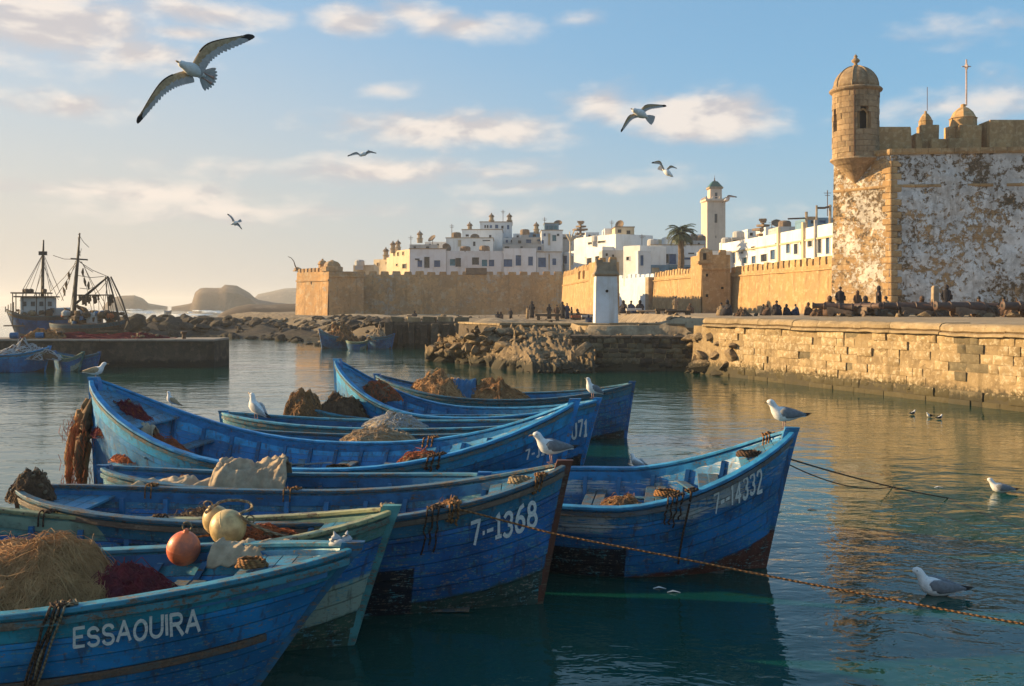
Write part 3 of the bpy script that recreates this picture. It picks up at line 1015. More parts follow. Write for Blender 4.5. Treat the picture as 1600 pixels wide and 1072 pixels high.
def fort_turret():
    d = 61.9
    cx = (1337 - 800) * d / F
    R = 1.40
    z0, z1 = ZZ(250, d), ZZ(143, d)
    c = Vector((cx, d, 0))
    # dark hollow core, so openings read deep
    t = MB().lathe([(R - 0.45, z0), (R - 0.45, z1)], 20, c).obj('turret_core', M['dark_inside'], fort)
    courses, n = 12, 16
    hz = (z1 - z0 - 0.12) / courses
    # facing of the camera is angle -90 deg
    wins = [(-90 + 3, 0.30, 5, 8), (-170, 0.16, 5, 8), (-22, 0.2, 5, 8), (90, 0.2, 5, 8)]     # angle, half width rad, course from, to
    for k in range(courses):
        za, zb = z0 + k * hz + 0.008, z0 + (k + 1) * hz - 0.008
        offs = (PI / n) if k % 2 else 0
        for i in range(n):
            a0, a1 = offs + 2 * PI * i / n + 0.006, offs + 2 * PI * (i + 1) / n - 0.006
            segs = [(a0, a1)]
            for (wa, hw, k0, k1) in wins:
                if k0 <= k <= k1:
                    w = math.radians(wa)
                    hw2 = hw * (0.62 if k == k1 else 1)
                    new = []
                    for (p, q) in segs:
                        for sh in (-2 * PI, 0, 2 * PI):
                            lo, hi = w - hw2 + sh, w + hw2 + sh
                            if hi > p and lo < q:
                                if lo > p + 0.02: new.append((p, lo))
                                if hi < q - 0.02: new.append((hi, q))
                                break
                        else:
                            new.append((p, q))
                    segs = new
            for (p, q) in segs:
                rr = R + rnd.uniform(-0.018, 0.022)
                m = max(2, int((q - p) / 0.12) + 1)
                an = [p + (q - p) * j / (m - 1) for j in range(m)]
                mb = MB()
                rings = [[c + Vector((r * math.cos(a), r * math.sin(a), z)) for (r, z) in ((rr, za), (rr, zb), (R - 0.34, zb), (R - 0.34, za))] for a in an]
                mb.loft(rings)
                mb.obj('turret_stone', M['turret'], fort)
    # arched niche frame inside the front window
    w = math.radians(-87)
    q = c + Vector((math.cos(w), math.sin(w), 0)) * (R - 0.30)
    mb = MB()
    za, zb = z0 + 5 * hz, z0 + 8.4 * hz
    arch = [(-0.26, za), (-0.26, zb - 0.2), (-0.18, zb - 0.02), (0, zb + 0.06), (0.18, zb - 0.02), (0.26, zb - 0.2), (0.26, za)]
    mb.tube([q + Vector((x, 0, z)) for x, z in arch], 0.07, 5).obj('window_arch', M['fort_stone'], fort)
    # mouldings, dome, finial, corbel
    MB().lathe([(R - 0.3, z1 - 0.14), (R + 0.02, z1 - 0.14), (R + 0.16, z1 - 0.04), (R + 0.20, z1 + 0.04), (R + 0.14, z1 + 0.12), (R - 0.02, z1 + 0.16)], 32, c).obj('cornice_ring', M['turret'], fort)
    zd = ZZ(104, d)
    hd = zd - z1 - 0.14
    dome = [(R * 0.97 * math.cos(a), z1 + 0.14 + hd * math.sin(a)) for a in [PI / 2 * k / 9 for k in range(10)]]
    dome[-1] = (0.12, dome[-1][1])
    MB().lathe(dome, 32, c).obj('dome', M['turret'], fort, smooth=True)
    for k in range(8):
        a = 2 * PI * k / 8 + 0.3
        MB().tube([c + Vector((math.cos(a) * (r + 0.01), math.sin(a) * (r + 0.01), z + 0.01)) for r, z in dome], 0.045, 5).obj('dome_rib', M['turret'], fort)
    zf = ZZ(85, d)
    h = zf - zd
    MB().lathe([(0.30, zd - 0.08), (0.26, zd + 0.03), (0.12, zd + 0.12 * h), (0.10, zd + 0.25 * h), (0.24, zd + 0.38 * h), (0.26, zd + 0.5 * h), (0.14, zd + 0.66 * h), (0.08, zd + 0.72 * h), (0.13, zd + 0.82 * h), (0.02, zf)], 14, c).obj('finial', M['turret'], fort, smooth=True)
    zc = ZZ(288, d)
    h = z0 - zc
    prof = [(0.05, zc), (0.34, zc + 0.20 * h), (0.40, zc + 0.24 * h), (0.72, zc + 0.48 * h), (0.80, zc + 0.52 * h), (1.12, zc + 0.74 * h), (1.22, zc + 0.78 * h), (R + 0.02, zc + 0.9 * h), (R + 0.14, zc + 0.96 * h), (R + 0.12, z0 + 0.05), (R - 0.05, z0 + 0.05)]
    MB().lathe(prof, 32, c).obj('corbel', M['turret'], fort)
    # drain pipe down the west side
    a = math.radians(-112)
    MB().tube([c + Vector((math.cos(a) * (R + 0.05), math.sin(a) * (R + 0.05), z)) for z in (z0, z1)], 0.05, 6).obj('drain_pipe', M['iron'], fort)


fort_turret()

# ------------------------------------------------------------------ ramparts
fA = Face(1141, 108, 1312, 83)
eA = rampart('sunlit ochre crenellated wall between the bastion and the square gate tower', fA, 1.9, 6.35, 1.4, M['ochre'], (0.95, 0.28, 0.72), ZZ(427, 95) + 0.1, 0.35, 2)
fTf = Face(1097, 106, 1141, 106.2)
fTl = Face(1084, 111, 1097, 106)
tower = rampart('square ochre gate tower with a little arched bellcote on its left corner', fTf, 1.9, ZZ(398, 106), 5.0, M['ochre'], (0.75, 0.35, 0.55), ZZ(420, 106), 0.15, 3, cat='tower', name='gate_tower')
mb = MB()
rough_face(mb, fTl, 0, fTl.L, 1.9, ZZ(398, 106), 0.6, 0.08, 4, 0.15)
mb.obj('west_wall', M['ochre'], tower, smooth='auto')
q0 = Vector(fTf.p(0.35, 0, -0.5))
zt0 = ZZ(412, 106)
mb = MB()
w = 0.62
mb.loft([[q0 + Vector((sx * w * k, sy * w * k, z)) for sx, sy in ((-1, -1), (1, -1), (1, 1), (-1, 1))] for k, z in ((1.25, zt0), (1.25, zt0 + 0.25), (1.0, zt0 + 0.3), (1.0, ZZ(394, 106)), (0.62, ZZ(389, 106)), (0.1, ZZ(386, 106)))])
mb.obj('bellcote', M['ochre'], tower)
MB().box(q0 + Vector((-0.05, -0.64, (zt0 + ZZ(394, 106)) / 2 + 0.15)), (0.34, 0.05, 0.7)).obj('bellcote_arch', M['dark_inside'], tower)
for (px, py, w_, h_) in ((1104, 462, .3, .3), (1104, 430, .25, .3), (1128, 450, .3, .25), (1128, 476, .3, .25)):
    small_hole(tower, fTf, px, py, w_, h_)
fB = Face(1022, 128, 1085, 110.8)
eB = rampart('pale ochre crenellated wall just left of the gate tower', fB, 1.9, 6.4, 1.4, M['ochre'], (0.85, 0.3, 0.7), ZZ(436, 120), 0.3, 5)
small_hole(eB, fB, 1062, 462, .4, .5)
fC = Face(966, 139, 1022, 128.3)
eC = rampart('limewashed blue white stretch of wall right of the pillar', fC, 1.9, 6.5, 1.4, M['bluewall'], (1.0, 0.3, 0.5), None, 0.2, 6)
mb = MB().box(fC.p(fC.L - 0.5, 4.15, 0.25), (1.0, 1.1, 4.6), fC.rz())
mb.obj('buttress', M['trim'], eC, bevel=0.05)
fD = Face(880, 134, 934, 100)
eD = rampart('sunlit yellow wall climbing to the corner block left of the white pillar', fD, 1.9, 6.6, 2.0, M['ochre'], (0.9, 0.3, 0.75), ZZ(441, 115), 0.3, 7)
small_hole(eD, fD, 906, 431, .45, .8)
small_hole(eD, fD, 913, 430, .45, .8)
fE = Face(934, 100, 967, 100.5)
eE = rampart('broken ochre corner block rising behind the white pillar', fE, 1.9, ZZ(409, 100), 3.0, M['ochre'], (0.7, 0.3, 0.5), ZZ(425, 100), 0.2, 8, cat='tower', name='corner_block')
fF = Face(555, 139, 881, 141)
eF = rampart('long shaded brown sea wall below the white houses', fF, 1.2, 7.1, 1.6, M['ochre_far'], (1.15, 0.42, 0.5), None, 0.5, 9, res=0.8, amp=0.16)
MB().box(fF.p(fF.s_at(744), 7.6, -0.3), (3.0, 0.9, 0.95), fF.rz()).obj('roofed_watch_box', M['roof_brown'], eF, bevel=0.05)
for (px, py) in ((588, 451), (645, 455), (655, 455), (700, 452), (823, 450), (770, 446), (600, 470)):
    small_hole(eF, fF, px, py, .35, .5)
fG = Face(514, 130, 568, 131)
fGl = Face(464, 136, 514, 130)
sb = rampart('square ochre corner bastion at the seaward end of the ramparts', fG, 1.0, ZZ(424, 130), 10.0, M['ochre_far'], None, ZZ(432, 130), 0.3, 11, cat='tower', name='corner_bastion')
mb = MB()
rough_face(mb, fGl, 0, fGl.L, 1.0, ZZ(424, 130), 0.6, 0.10, 12, 0.3)
mb.obj('west_wall', M['ochre_far'], sb, smooth='auto')
mb = MB()
rings = [[fGl.p(s, ZZ(438, 131) - .12, -0.1), fGl.p(s, ZZ(438, 131) - .1, .2), fGl.p(s, ZZ(438, 131) + .1, .2), fGl.p(s, ZZ(438, 131) + .12, -.1)] for s in (0, fGl.L / 2, fGl.L)]
mb.loft(rings).obj('string_course', M['ochre_far'], sb)
mes = [merlon_mesh(0.55, 0.55, 0.5, 300 + k) for k in range(3)]
for me in mes: me.materials.append(M['ochre_far'])
for i in range(8):
    inst(mes[i % 3], 'merlon', fGl.p(0.4 + i * (fGl.L - 0.6) / 8, ZZ(424, 130) - 0.02, -0.28) - sb.location, sb, rot=(0, 0, fGl.rz()))
for (px, d, r, pb, pt) in ((504, 133, 0.62, 424, 404), (519, 131.5, 1.15, 424, 406), (465, 136.5, 0.5, 424, 417)):
    x = (px - 800) * d / F
    z0, z1 = ZZ(pb, d), ZZ(pt, d)
    h = z1 - z0
    if r < 1:
        prof = [(r * 1.3, z0), (r * 1.3, z0 + .2 * h), (r * .9, z0 + .25 * h), (r * .9, z0 + .5 * h), (r * 1.15, z0 + .55 * h), (r, z0 + .62 * h), (r * .7, z0 + .8 * h), (r * .2, z0 + .88 * h), (r * .25, z0 + .94 * h), (.02, z1)]
    else:
        prof = [(r * 1.25, z0), (r * 1.25, z0 + .38 * h), (r, z0 + .42 * h), (r * .95, z0 + .6 * h), (r * .7, z0 + .8 * h), (r * .25, z0 + .92 * h), (.05, z1)]
    MB().lathe(prof, 8, (x, d, 0), PI / 8).obj('domed_turret', M['ochre_far'], sb)
for (px, py) in ((487, 442), (480, 456), (489, 468)):
    s = fGl.s_at(px)
    MB().box(fGl.p(s, fGl.z_at(px, py), 0.02), (0.3, 0.12, 0.55), fGl.rz()).obj('loophole', M['dark_inside'], sb)
# bent lamp pole on the outer corner
q = W(463, 424, 136)
mb = MB().tube([W(464, 421, 136), W(461, 415, 136), W(459, 408, 136), W(455, 403, 136), W(450, 401, 136)], [0.10, 0.08, 0.06, 0.05, 0.035], 5)
o = mb.obj('bent_pole', M['iron'])
tag(o, 'thin bent iron pole leaning from the outer corner of the far bastion', 'pole')

# ------------------------------------------------------------------ monument pillar on the jetty
pil = empty('white_pillar', W(946, 502, 46.4), 'square white limed pillar with a stone cap standing on the jetty', 'pillar')
zb = 1.98
c = Vector((W(947, 0, 47).x, 47.3, 0))
mb = MB()
hw = 0.54
rings = []
for k, (z, s) in enumerate(((zb - 0.1, 1.05), (zb + 0.06, 1.02), (3.0, 0.99), (3.9, 0.96), (ZZ(431, 47), 0.92))):
    rings.append([c + Vector((sx * hw * s, sy * hw * s, z)) for sx, sy in ((-1, -1), (1, -1), (1, 1), (-1, 1))])
mb.loft(rings).obj('shaft', M['pillar'], pil, bevel=0.03)
mb = MB()
z0 = ZZ(431, 47)
mb.loft([[c + Vector((sx * hw * s, sy * hw * s, z)) for sx, sy in ((-1, -1), (1, -1), (1, 1), (-1, 1))] for z, s in ((z0 - .02, 1.0), (z0 + .05, 1.1), (z0 + .12, 1.1), (z0 + .2, 0.98), (z0 + .62, .8), (z0 + .66, .3))])
mb.obj('cap', M['trim'], pil, bevel=0.03)
for i in range(4):
    MB().box(c + Vector(((i % 2 - .5) * .62, (i // 2 - .5) * .62, z0 + .62)), (.3, .3, .26), jit=.02).obj('cap_stone', M['trim'], pil)
lh = MB().lathe([(0.06, -0.02), (0.085, 0.0), (0.05, 0.03)], 8).obj('lamp_hole', M['dark_inside'], pil, world=False)
lh.location = Vector((c.x + 0.02, c.y - hw * 0.955, ZZ(455, 47))) - pil.location
lh.rotation_euler = (PI / 2, 0, 0)

# ------------------------------------------------------------------ houses
WM = {'b': 'blue_shutter', 't': 'teal_shutter', 'k': 'dark_pane', 'o': 'cream'}


def house(label, px0, px1, pyt, z0, d, depth=6.0, mat='white', wins=(), d1=None, lip=0.3, trim=None, group=None, cat='house', left=True):
    """flat-roofed block; wins = (px, py, w px, h px, key)"""
    fc = Face(px0, d, px1, d1 or d)
    zt = fc.z_at((px0 + px1) / 2, pyt)
    base = fc.p(fc.L / 2, z0)
    e = empty('flat_roofed_house', base, label, cat, group)
    holes, spec = [], []
    for w in wins:
        px, py, ww, hh, key = w[:5]
        sc = fc.p(fc.s_at(px), 0).y / F
        s, z = fc.s_at(px), fc.z_at(px, py)
        ww, hh = ww * 1.2, hh * 1.15
        sw = ww * sc / 2
        if d1: sw = abs(fc.s_at(px + ww / 2) - fc.s_at(px - ww / 2)) / 2
        hs = (max(0.05, s - sw), min(fc.L - 0.05, s + sw), z - hh * sc / 2, z + hh * sc / 2)
        if hs[1] - hs[0] < 0.1 or any(not (hs[1] < o[0] or hs[0] > o[1] or hs[3] < o[2] or hs[2] > o[3]) for o in holes):
            continue
        holes.append(hs)
        spec.append((hs, key))
    mb = MB()
    rough_face(mb, fc, 0, fc.L, z0, zt, 3.0, 0.0, 1, 0.0, holes)
    slab_back(mb, fc, 0, fc.L, z0, zt - lip, depth)
    # parapet: thin raised lip round the roof
    for (a, b, o0, o1) in ((0, fc.L, -0.25, -0.002), (0, 0.25, -depth, -0.25), (fc.L - 0.25, fc.L, -depth, -0.25), (0.25, fc.L - 0.25, -depth, -depth + 0.25)):
        p = [fc.p(a, 0, o1), fc.p(b, 0, o1), fc.p(b, 0, o0), fc.p(a, 0, o0)]
        zz = zt - lip - 0.02
        mb.loft([[Vector((q.x, q.y, zz)) for q in p], [Vector((q.x, q.y, zt)) for q in p]])
    mb.obj('wall', M[mat], e)
    if trim:
        mb = MB()
        p = lambda s, o: fc.p(s, 0, o)
        for zz, hh, oo in ((zt + 0.04, 0.12, 0.10),):
            ps = [p(-0.1, oo), p(fc.L + 0.1, oo), p(fc.L + 0.1, -depth - 0.1), p(-0.1, -depth - 0.1)]
            ps2 = [p(0.3, -0.35), p(fc.L - 0.3, -0.35), p(fc.L - 0.3, -depth + 0.35), p(0.3, -depth + 0.35)]
            lo = mb.ring([Vector((q.x, q.y, zz - hh / 2)) for q in ps])
            hi = mb.ring([Vector((q.x, q.y, zz + hh / 2)) for q in ps])
            hi2 = mb.ring([Vector((q.x, q.y, zz + hh / 2)) for q in ps2])
            lo2 = mb.ring([Vector((q.x, q.y, zz - hh / 2)) for q in ps2])
            mb.bridge(lo, hi); mb.bridge(hi, hi2); mb.bridge(hi2, lo2); mb.bridge(lo2, lo)
        mb.obj('roof_edge', M[trim], e)
    for hs, key in spec:
        a, b, c_, d_ = hs
        mb = MB()
        t = 0.07
        for (s0, s1, za, zb) in ((a - t, a, c_ - t, d_ + t), (b, b + t, c_ - t, d_ + t), (a, b, d_, d_ + t), (a - .05, b + .05, c_ - t, c_)):
            mb.box(fc.p((s0 + s1) / 2, (za + zb) / 2, 0.02), (s1 - s0, 0.1, zb - za), fc.rz())
        f = mb.obj('window', M[mat], e)
        mb = MB().box(fc.p((a + b) / 2, (c_ + d_) / 2, -0.16), (b - a, 0.04, d_ - c_), fc.rz())
        if key in 'bt' and b - a > 0.5:
            for k in range(1, 5):
                mb.box(fc.p((a + b) / 2, c_ + (d_ - c_) * k / 5, -0.12), (b - a, 0.05, 0.05), fc.rz())
            mb.box(fc.p((a + b) / 2, (c_ + d_) / 2, -0.115), (0.06, 0.05, d_ - c_), fc.rz())
        mb.obj('pane' if key == 'k' else 'shutter', M[WM[key]], f)
    return e


# white front row above the long sea wall
house('long low white house with three blue openings at the left end of the front row', 640, 697, 389, 6.0, 150, 5, 'white_cool',
      [(656, 412, 6, 9, 'b'), (667, 410, 7, 15, 'k'), (683, 412, 8, 9, 'b'), (652, 405, 6, 2, 'k')], trim='trim')
house('long white facade with paired blue shutters in the middle of the front row', 697.5, 786, 392, 6.0, 150.2, 6, 'white_cool',
      [(707, 410, 7, 9, 't'), (716, 410, 7, 12, 'k'), (743, 408, 9, 10, 'k'), (757, 411, 7, 9, 't'), (768, 411, 7, 9, 'b')])
house('taller white facade with square blue windows right of the middle of the front row', 786.5, 838, 388, 6.0, 150, 7, 'white_cool',
      [(793, 411, 12, 10, 'b'), (794, 404, 4, 5, 'k'), (810, 407, 7, 14, 'b'), (829, 408, 6, 12, 'b')])
house('white facade with two blue shuttered windows at the right end of the front row', 838.5, 877, 394, 6.0, 150.3, 7, 'white_cool',
      [(847, 410, 10, 13, 'b'), (866, 409, 5, 9, 'b'), (858, 408, 2, 24, 'o')], trim='trim')
house('second tier white house with a dark roof store behind the front row', 697, 770, 372, 8, 160, 8, 'white', [(718, 380, 4, 9, 'o'), (741, 381, 3, 6, 'k'), (702, 388, 4, 3, 'k'), (760, 375, 10, 3, 'k')], trim='trim')
house('third tier white house with a single dark window under the big terrace house', 722, 785, 359, 9, 168, 8, 'white', [(766, 370, 3, 5, 'k'), (730, 368, 4, 3, 'k')], trim='trim')
house('highest white terrace house with a brown roof rail and a row of small windows', 750, 800, 347, 10, 176, 8, 'white_cool',
      [(758, 354, 2, 4, 'k'), (762, 354, 2, 4, 'k'), (767, 354, 3, 4, 'b'), (776, 354, 4, 5, 'b'), (785, 355, 3, 4, 'k'), (794, 355, 3, 6, 'b'), (792, 374, 4, 5, 't')], trim='roof_brown')
house('grey white house with a small terrace between the terrace house and the blue topped one', 785, 850, 382, 8, 163, 6, 'grey_house', [(792, 388, 6, 5, 'k'), (815, 386, 3, 3, 'k'), (843, 388, 5, 5, 'b')])
house('small bluish house with stacked roof rooms', 800, 846, 371, 9, 170, 7, 'grey_house', [(812, 378, 4, 4, 'k'), (826, 377, 7, 5, 'b'), (842, 375, 4, 4, 'b')])
house('tall pale house with a brown downpipe band and blue side windows', 846, 879, 360, 8, 166, 8, 'white_cool', [(851, 367, 3, 4, 'b'), (866, 372, 5, 8, 't'), (858, 374, 3, 16, 'o'), (872, 367, 3, 3, 'k'), (846, 378, 6, 5, 'b')], trim='trim')
house('blue glazed roof room on top of the tall pale house', 851, 873, 349, 14, 169, 4, 'blue_house', [(855, 356, 3, 6, 't'), (861, 356, 5, 6, 't'), (868, 356, 5, 6, 't')], trim='trim')
house('low grey roof room behind the small bluish house', 824, 846, 363, 11, 176, 5, 'blue_house', [(835, 368, 4, 3, 'k')])
house('grey house half hidden behind the glazed roof room', 872, 892, 366, 8, 172, 6, 'grey_house', [(883, 372, 5, 3, 'k')])
# golden row on the seaward slope
house('sunlit yellow house side stepping down to the sea wall', 604, 640, 401, 6.0, 158, 5, 'cream', [(632, 416, 5, 6, 'k'), (620, 414, 2, 3, 'k'), (628, 412, 2, 3, 'k')], d1=151)
house('lower yellow terrace wall left of the stepping house', 584, 622, 405, 6.0, 164, 5, 'cream', [(604, 411, 2, 3, 'k'), (590, 413, 2, 4, 'k')], d1=161)
house('small cream house with a broken parapet farthest left above the wall', 552, 584, 414, 6.0, 166, 4, 'cream', [(560, 420, 3, 3, 'k')], d1=165)
house('pale yellow tall block behind the stepping house', 609, 642, 391, 6.0, 170, 5, 'cream', [(616, 397, 2, 5, 'k'), (622, 397, 2, 5, 'k'), (630, 396, 2, 5, 'k')], d1=163)
house('small white roof room left end of the front row', 640, 683, 382, 9, 158, 5, 'grey_house', [(668, 387, 4, 4, 'k'), (648, 386, 3, 3, 'k')])
# right of the corner
house('white house with a line of arched dark windows above the yellow wall', 878, 941, 390, 5.5, 168, 3, 'white',
      [(883, 406, 6, 11, 'b'), (888.5, 408, 4, 8, 'k'), (894, 407, 4, 12, 'o'), (903, 408, 4, 10, 'k'), (912, 408, 6, 10, 'b'), (921, 409, 6, 10, 'k'), (934, 406, 6, 10, 'k')], d1=150)
house('white sloping house below the lookout with clutter on its roof', 897, 962, 369, 8, 160, 7, 'white', [(925, 380, 10, 3, 'k'), (940, 378, 10, 3, 'k')], d1=150)
house('square white lookout house with a brown roof rail and round window', 961, 991, 355, 7, 152, 6, 'cream', [(968, 361, 5, 5, 'k'), (982, 363, 5, 5, 'k'), (970, 380, 9, 6, 'o'), (984, 376, 3, 3, 'k'), (968, 386, 4, 4, 'k')], trim='roof_brown')
house('brown fenced roof terrace behind the lookout', 945, 962, 357, 12, 157, 5, 'white')
house('white step shaped house below the square lookout', 941, 976, 391, 5.5, 140, 5, 'grey_house', [(958, 400, 3, 4, 'k'), (948, 398, 3, 4, 'k')])
house('white gabled looking house with one dark window', 974, 1000, 384, 5.5, 137, 6, 'white', [(981, 404, 4, 5, 'k')], d1=135)
house('narrow white house with a tall blue window', 997, 1017, 392, 5.5, 133, 5, 'white_cool', [(1003, 407, 4, 14, 'b')])
house('wide bluish white house in shade behind the palm tree', 1017, 1100, 383, 5.5, 140, 7, 'white_cool',
      [(1027, 406, 6, 7, 'b'), (1041, 404, 6, 12, 'k'), (1051, 405, 9, 14, 'b'), (1028, 397, 7, 2, 'k'), (1074, 404, 9, 3, 'b'), (1064, 405, 5, 5, 'k'), (1080, 396, 8, 2, 'k')], trim='trim')
house('low blue painted shop front under the palm tree', 990, 1094, 414, 4.5, 136.5, 2.5, 'blue_house', [(1010, 422, 6, 6, 'b'), (1024, 424, 10, 10, 'o'), (1052, 420, 12, 9, 't'), (1078, 420, 12, 5, 'b')])
house('cream roof terrace wall behind the wide bluish house', 990, 1062, 374, 9, 158, 5, 'cream', [(1002, 380, 2, 3, 'k'), (1026, 378, 3, 4, 'o'), (1042, 380, 3, 3, 'k')])
house('white domed washhouse roof left of the palm crown', 1040, 1058, 370, 9, 152, 4, 'white', [(1052, 376, 4, 5, 'b')])
house('grey flat roof with clutter right of the palm crown', 1072, 1103, 376, 9, 156, 4, 'grey_house', [(1080, 381, 4, 3, 'k'), (1092, 381, 3, 3, 'k')])
house('low white shed between the gate tower and the minaret', 1098, 1145, 392, 5.5, 124, 4, 'white', [(1115, 404, 4, 3, 'o'), (1128, 400, 4, 8, 'b')])
fL = house('long sunlit white terrace running towards the bastion with small dark windows', 1128, 1318, 363, 5.0, 128, 7, 'white',
           [(1147, 402, 4, 16, 'b'), (1159, 395, 5, 3, 'k'), (1164, 407, 6, 8, 't'), (1177, 388, 5, 5, 'k'), (1178, 406, 5, 10, 'b'), (1194, 403, 8, 10, 'k'), (1208, 398, 6, 13, 'b'),
            (1232, 388, 5, 13, 'b'), (1244, 389, 5, 14, 'k'), (1266, 381, 6, 8, 'k'), (1281, 384, 5, 20, 'k'), (1294, 383, 5, 24, 'b'), (1213, 381, 2, 2, 'k'), (1253, 379, 3, 6, 'o')], d1=93, lip=0.4)
for e_ in [fL]:
    fc = Face(1128, 128, 1318, 93)
    zt = fc.z_at(1223, 363)
    mb = MB()
    mb.loft([[fc.p(s, zt - 1.35, -0.02), fc.p(s, zt - 1.35, 0.12), fc.p(s, zt - 1.2, 0.14), fc.p(s, zt - 1.15, -0.02)] for s in (0, fc.L)]).obj('string_course', M['cream'], e_)
    for px in (1218, 1257, 1276):
        s = fc.s_at(px)
        MB().box(fc.p(s, (5 + zt + 0.6) / 2, 0.1), (0.45 if px != 1276 else 0.2, 0.3, zt + 0.6 - 5), fc.rz()).obj('pilaster', M['cream' if px != 1276 else 'grey_house'], e_)
house('white roof house stepping above the long terrace near its far end', 1168, 1190, 358, 9, 135, 5, 'white', [(1174, 366, 4, 4, 'k'), (1182, 366, 3, 3, 'k')])
house('small grey roof room beside the minaret foot', 1143, 1164, 371, 9, 132, 4, 'grey_house', [(1150, 375, 8, 3, 'k')])
house('white roof room with a grey side above the long terrace', 1196, 1218, 355, 9, 128, 5, 'white')
house('grey low roof block above the long terrace', 1217, 1262, 354, 9, 122, 5, 'grey_house')
house('bluish unfinished roof floor beside the bastion', 1262, 1310, 340, 9.5, 112, 5, 'blue_house', [(1270, 346, 6, 6, 'k'), (1285, 345, 8, 6, 'b')])
for (a, b, yt, d, mt, w, lb) in (
        (802, 824, 365, 174, 'white', [(809, 370, 3, 4, 'k'), (817, 370, 3, 4, 'b')], 'small white upper house left of the blue roof room'),
        (786, 806, 372, 172, 'white', [(792, 377, 3, 4, 'b'), (800, 377, 3, 4, 'k')], 'small white house at the foot of the highest terrace house'),
        (877, 897, 376, 178, 'white', [(884, 381, 3, 4, 'b'), (891, 381, 3, 4, 'k')], 'white house between the two clusters, behind the arched row'),
        (893, 912, 368, 182, 'grey_house', [(901, 373, 4, 4, 'k')], 'grey upper house under the stacked roof vent'),
        (915, 936, 363, 184, 'white', [(921, 369, 3, 4, 'k'), (929, 369, 3, 4, 'b')], 'white upper house between the roof vent and the fenced terrace'),
        (936, 950, 370, 176, 'cream', [(943, 376, 3, 4, 'k')], 'narrow cream house left of the fenced terrace'),
        (990, 1012, 370, 168, 'white', [(996, 376, 3, 4, 'b'), (1005, 376, 3, 4, 'k')], 'white upper house right of the square lookout'),
        (1010, 1034, 377, 166, 'grey_house', [(1018, 382, 4, 4, 'k'), (1027, 382, 3, 4, 'k')], 'grey upper house left of the washhouse'),
        (1056, 1074, 372, 170, 'white', [(1068, 377, 3, 4, 'k')], 'white upper house right behind the palm trunk'),
        (1073, 1099, 366, 178, 'white', [(1081, 372, 3, 4, 'b'), (1090, 372, 3, 4, 'k')], 'white upper house just left of the minaret'),
        (1134, 1156, 377, 160, 'white', [(1142, 382, 3, 3, 'k')], 'white upper house just right of the minaret'),
        (664, 700, 378, 172, 'white', [(672, 383, 3, 4, 'b'), (684, 383, 3, 4, 'k')], 'white house behind the left end of the front row')):
    house(lb, a, b, yt, 7.0, d, 5, mt, w)
# concrete posts and beam of the unfinished floor
e = empty('roof_scaffold', W(1285, 350, 108), 'bare posts and a crossbeam rising from the roof beside the bastion', 'scaffold')
for (px, pt, w) in ((1260, 331, .30), (1276, 321, .22), (1297, 320, .3)):
    MB().tube([W(px, 356, 107), W(px, pt, 107)], w / 2, 6).obj('post', M['trim'], e)
MB().tube([W(1231, 342, 107), W(1258, 341, 107)], 0.09, 5).obj('beam', M['iron'], e)
MB().tube([W(1278, 325, 107), W(1288, 325, 107), W(1299, 322, 107)], 0.12, 5).obj('crossbeam', M['iron'], e)
MB().box(W(1268, 341, 108), (1.3, 0.2, 0.35)).obj('parapet_panel', M['trim'], e)

# roof clutter: tanks, dishes, chimneys, aerials
r = random.Random(4)
clut = [(656, 368, 162, 'c', 'stone chimney with a domed cap, tallest on the left roofs'), (676, 374, 162, 'd', 'round dark roof dish on the left roofs'), (642, 374, 162, 'a', 'thin finial post at the left roof edge'),
        (713, 367, 162, 't', 'brown rounded water tank on the second tier roof'), (706, 356, 161, 'a', 'aerial mast on the second tier roof'), (734, 354, 169, 'c', 'small chimney on the third tier roof'),
        (768, 340, 177, 'c', 'squat chimney on the highest roof'), (786, 333, 177, 'a', 'tall aerial on the highest roof'), (796, 340, 177, 'c', 'corner chimney of the highest roof'),
        (820, 362, 171, 't', 'grey water tank above the small bluish house'), (838, 354, 171, 'c', 'dark chimney left of the blue roof room'), (872, 350, 170, 'd', 'tilted dish on the blue roof room'),
        (851, 345, 170, 'a', 'aerial on the blue roof room'), (614, 384, 163, 'c', 'thin chimney on the yellow tall block'), (603, 394, 162, 'c', 'leaning chimney on the lower yellow wall'), (622, 382, 168, 'c', 'chimney on the crest of the yellow block'),
        (562, 410, 165, 't', 'round tank above the far left parapet'), (697, 388, 151, 'd', 'dish on the front row roof'), (742, 372, 161, 'd', 'dish beside the second tier parapet'), (727, 389, 151, 't', 'small white tank on the front row roof'),
        (757, 388, 151, 't', 'pale tank near the middle of the front row'), (907, 356, 160, 'x', 'dark stacked roof tower with flat trays'), (969, 352, 153, 'd', 'dish above the brown roof rail'),
        (956, 350, 158, 'a', 'aerial on the fenced terrace'), (1003, 372, 150, 'a', 'short aerial behind the lookout'), (1095, 372, 157, 't', 'grey tank right of the palm crown'), (1084, 372, 157, 'd', 'dish right of the palm crown'),
        (1154, 366, 133, 't', 'tank above the far end of the long terrace'), (1192, 355, 130, 'x', 'dark stacked vent on the long terrace'), (1214, 351, 129, 'd', 'dish on the white roof room'),
        (1226, 350, 124, 't', 'dark tank on the grey roof block'), (1136, 376, 133, 't', 'small tank by the minaret foot'), (1293, 306, 108, 'a', 'thin aerial beside the bastion'),
        (1206, 352, 128, 'a', 'short aerial on the white roof room'), (932, 372, 155, 't', 'flat tank on the sloping white roof'), (1020, 378, 141, 't', 'low tank on the shaded wide roof')]
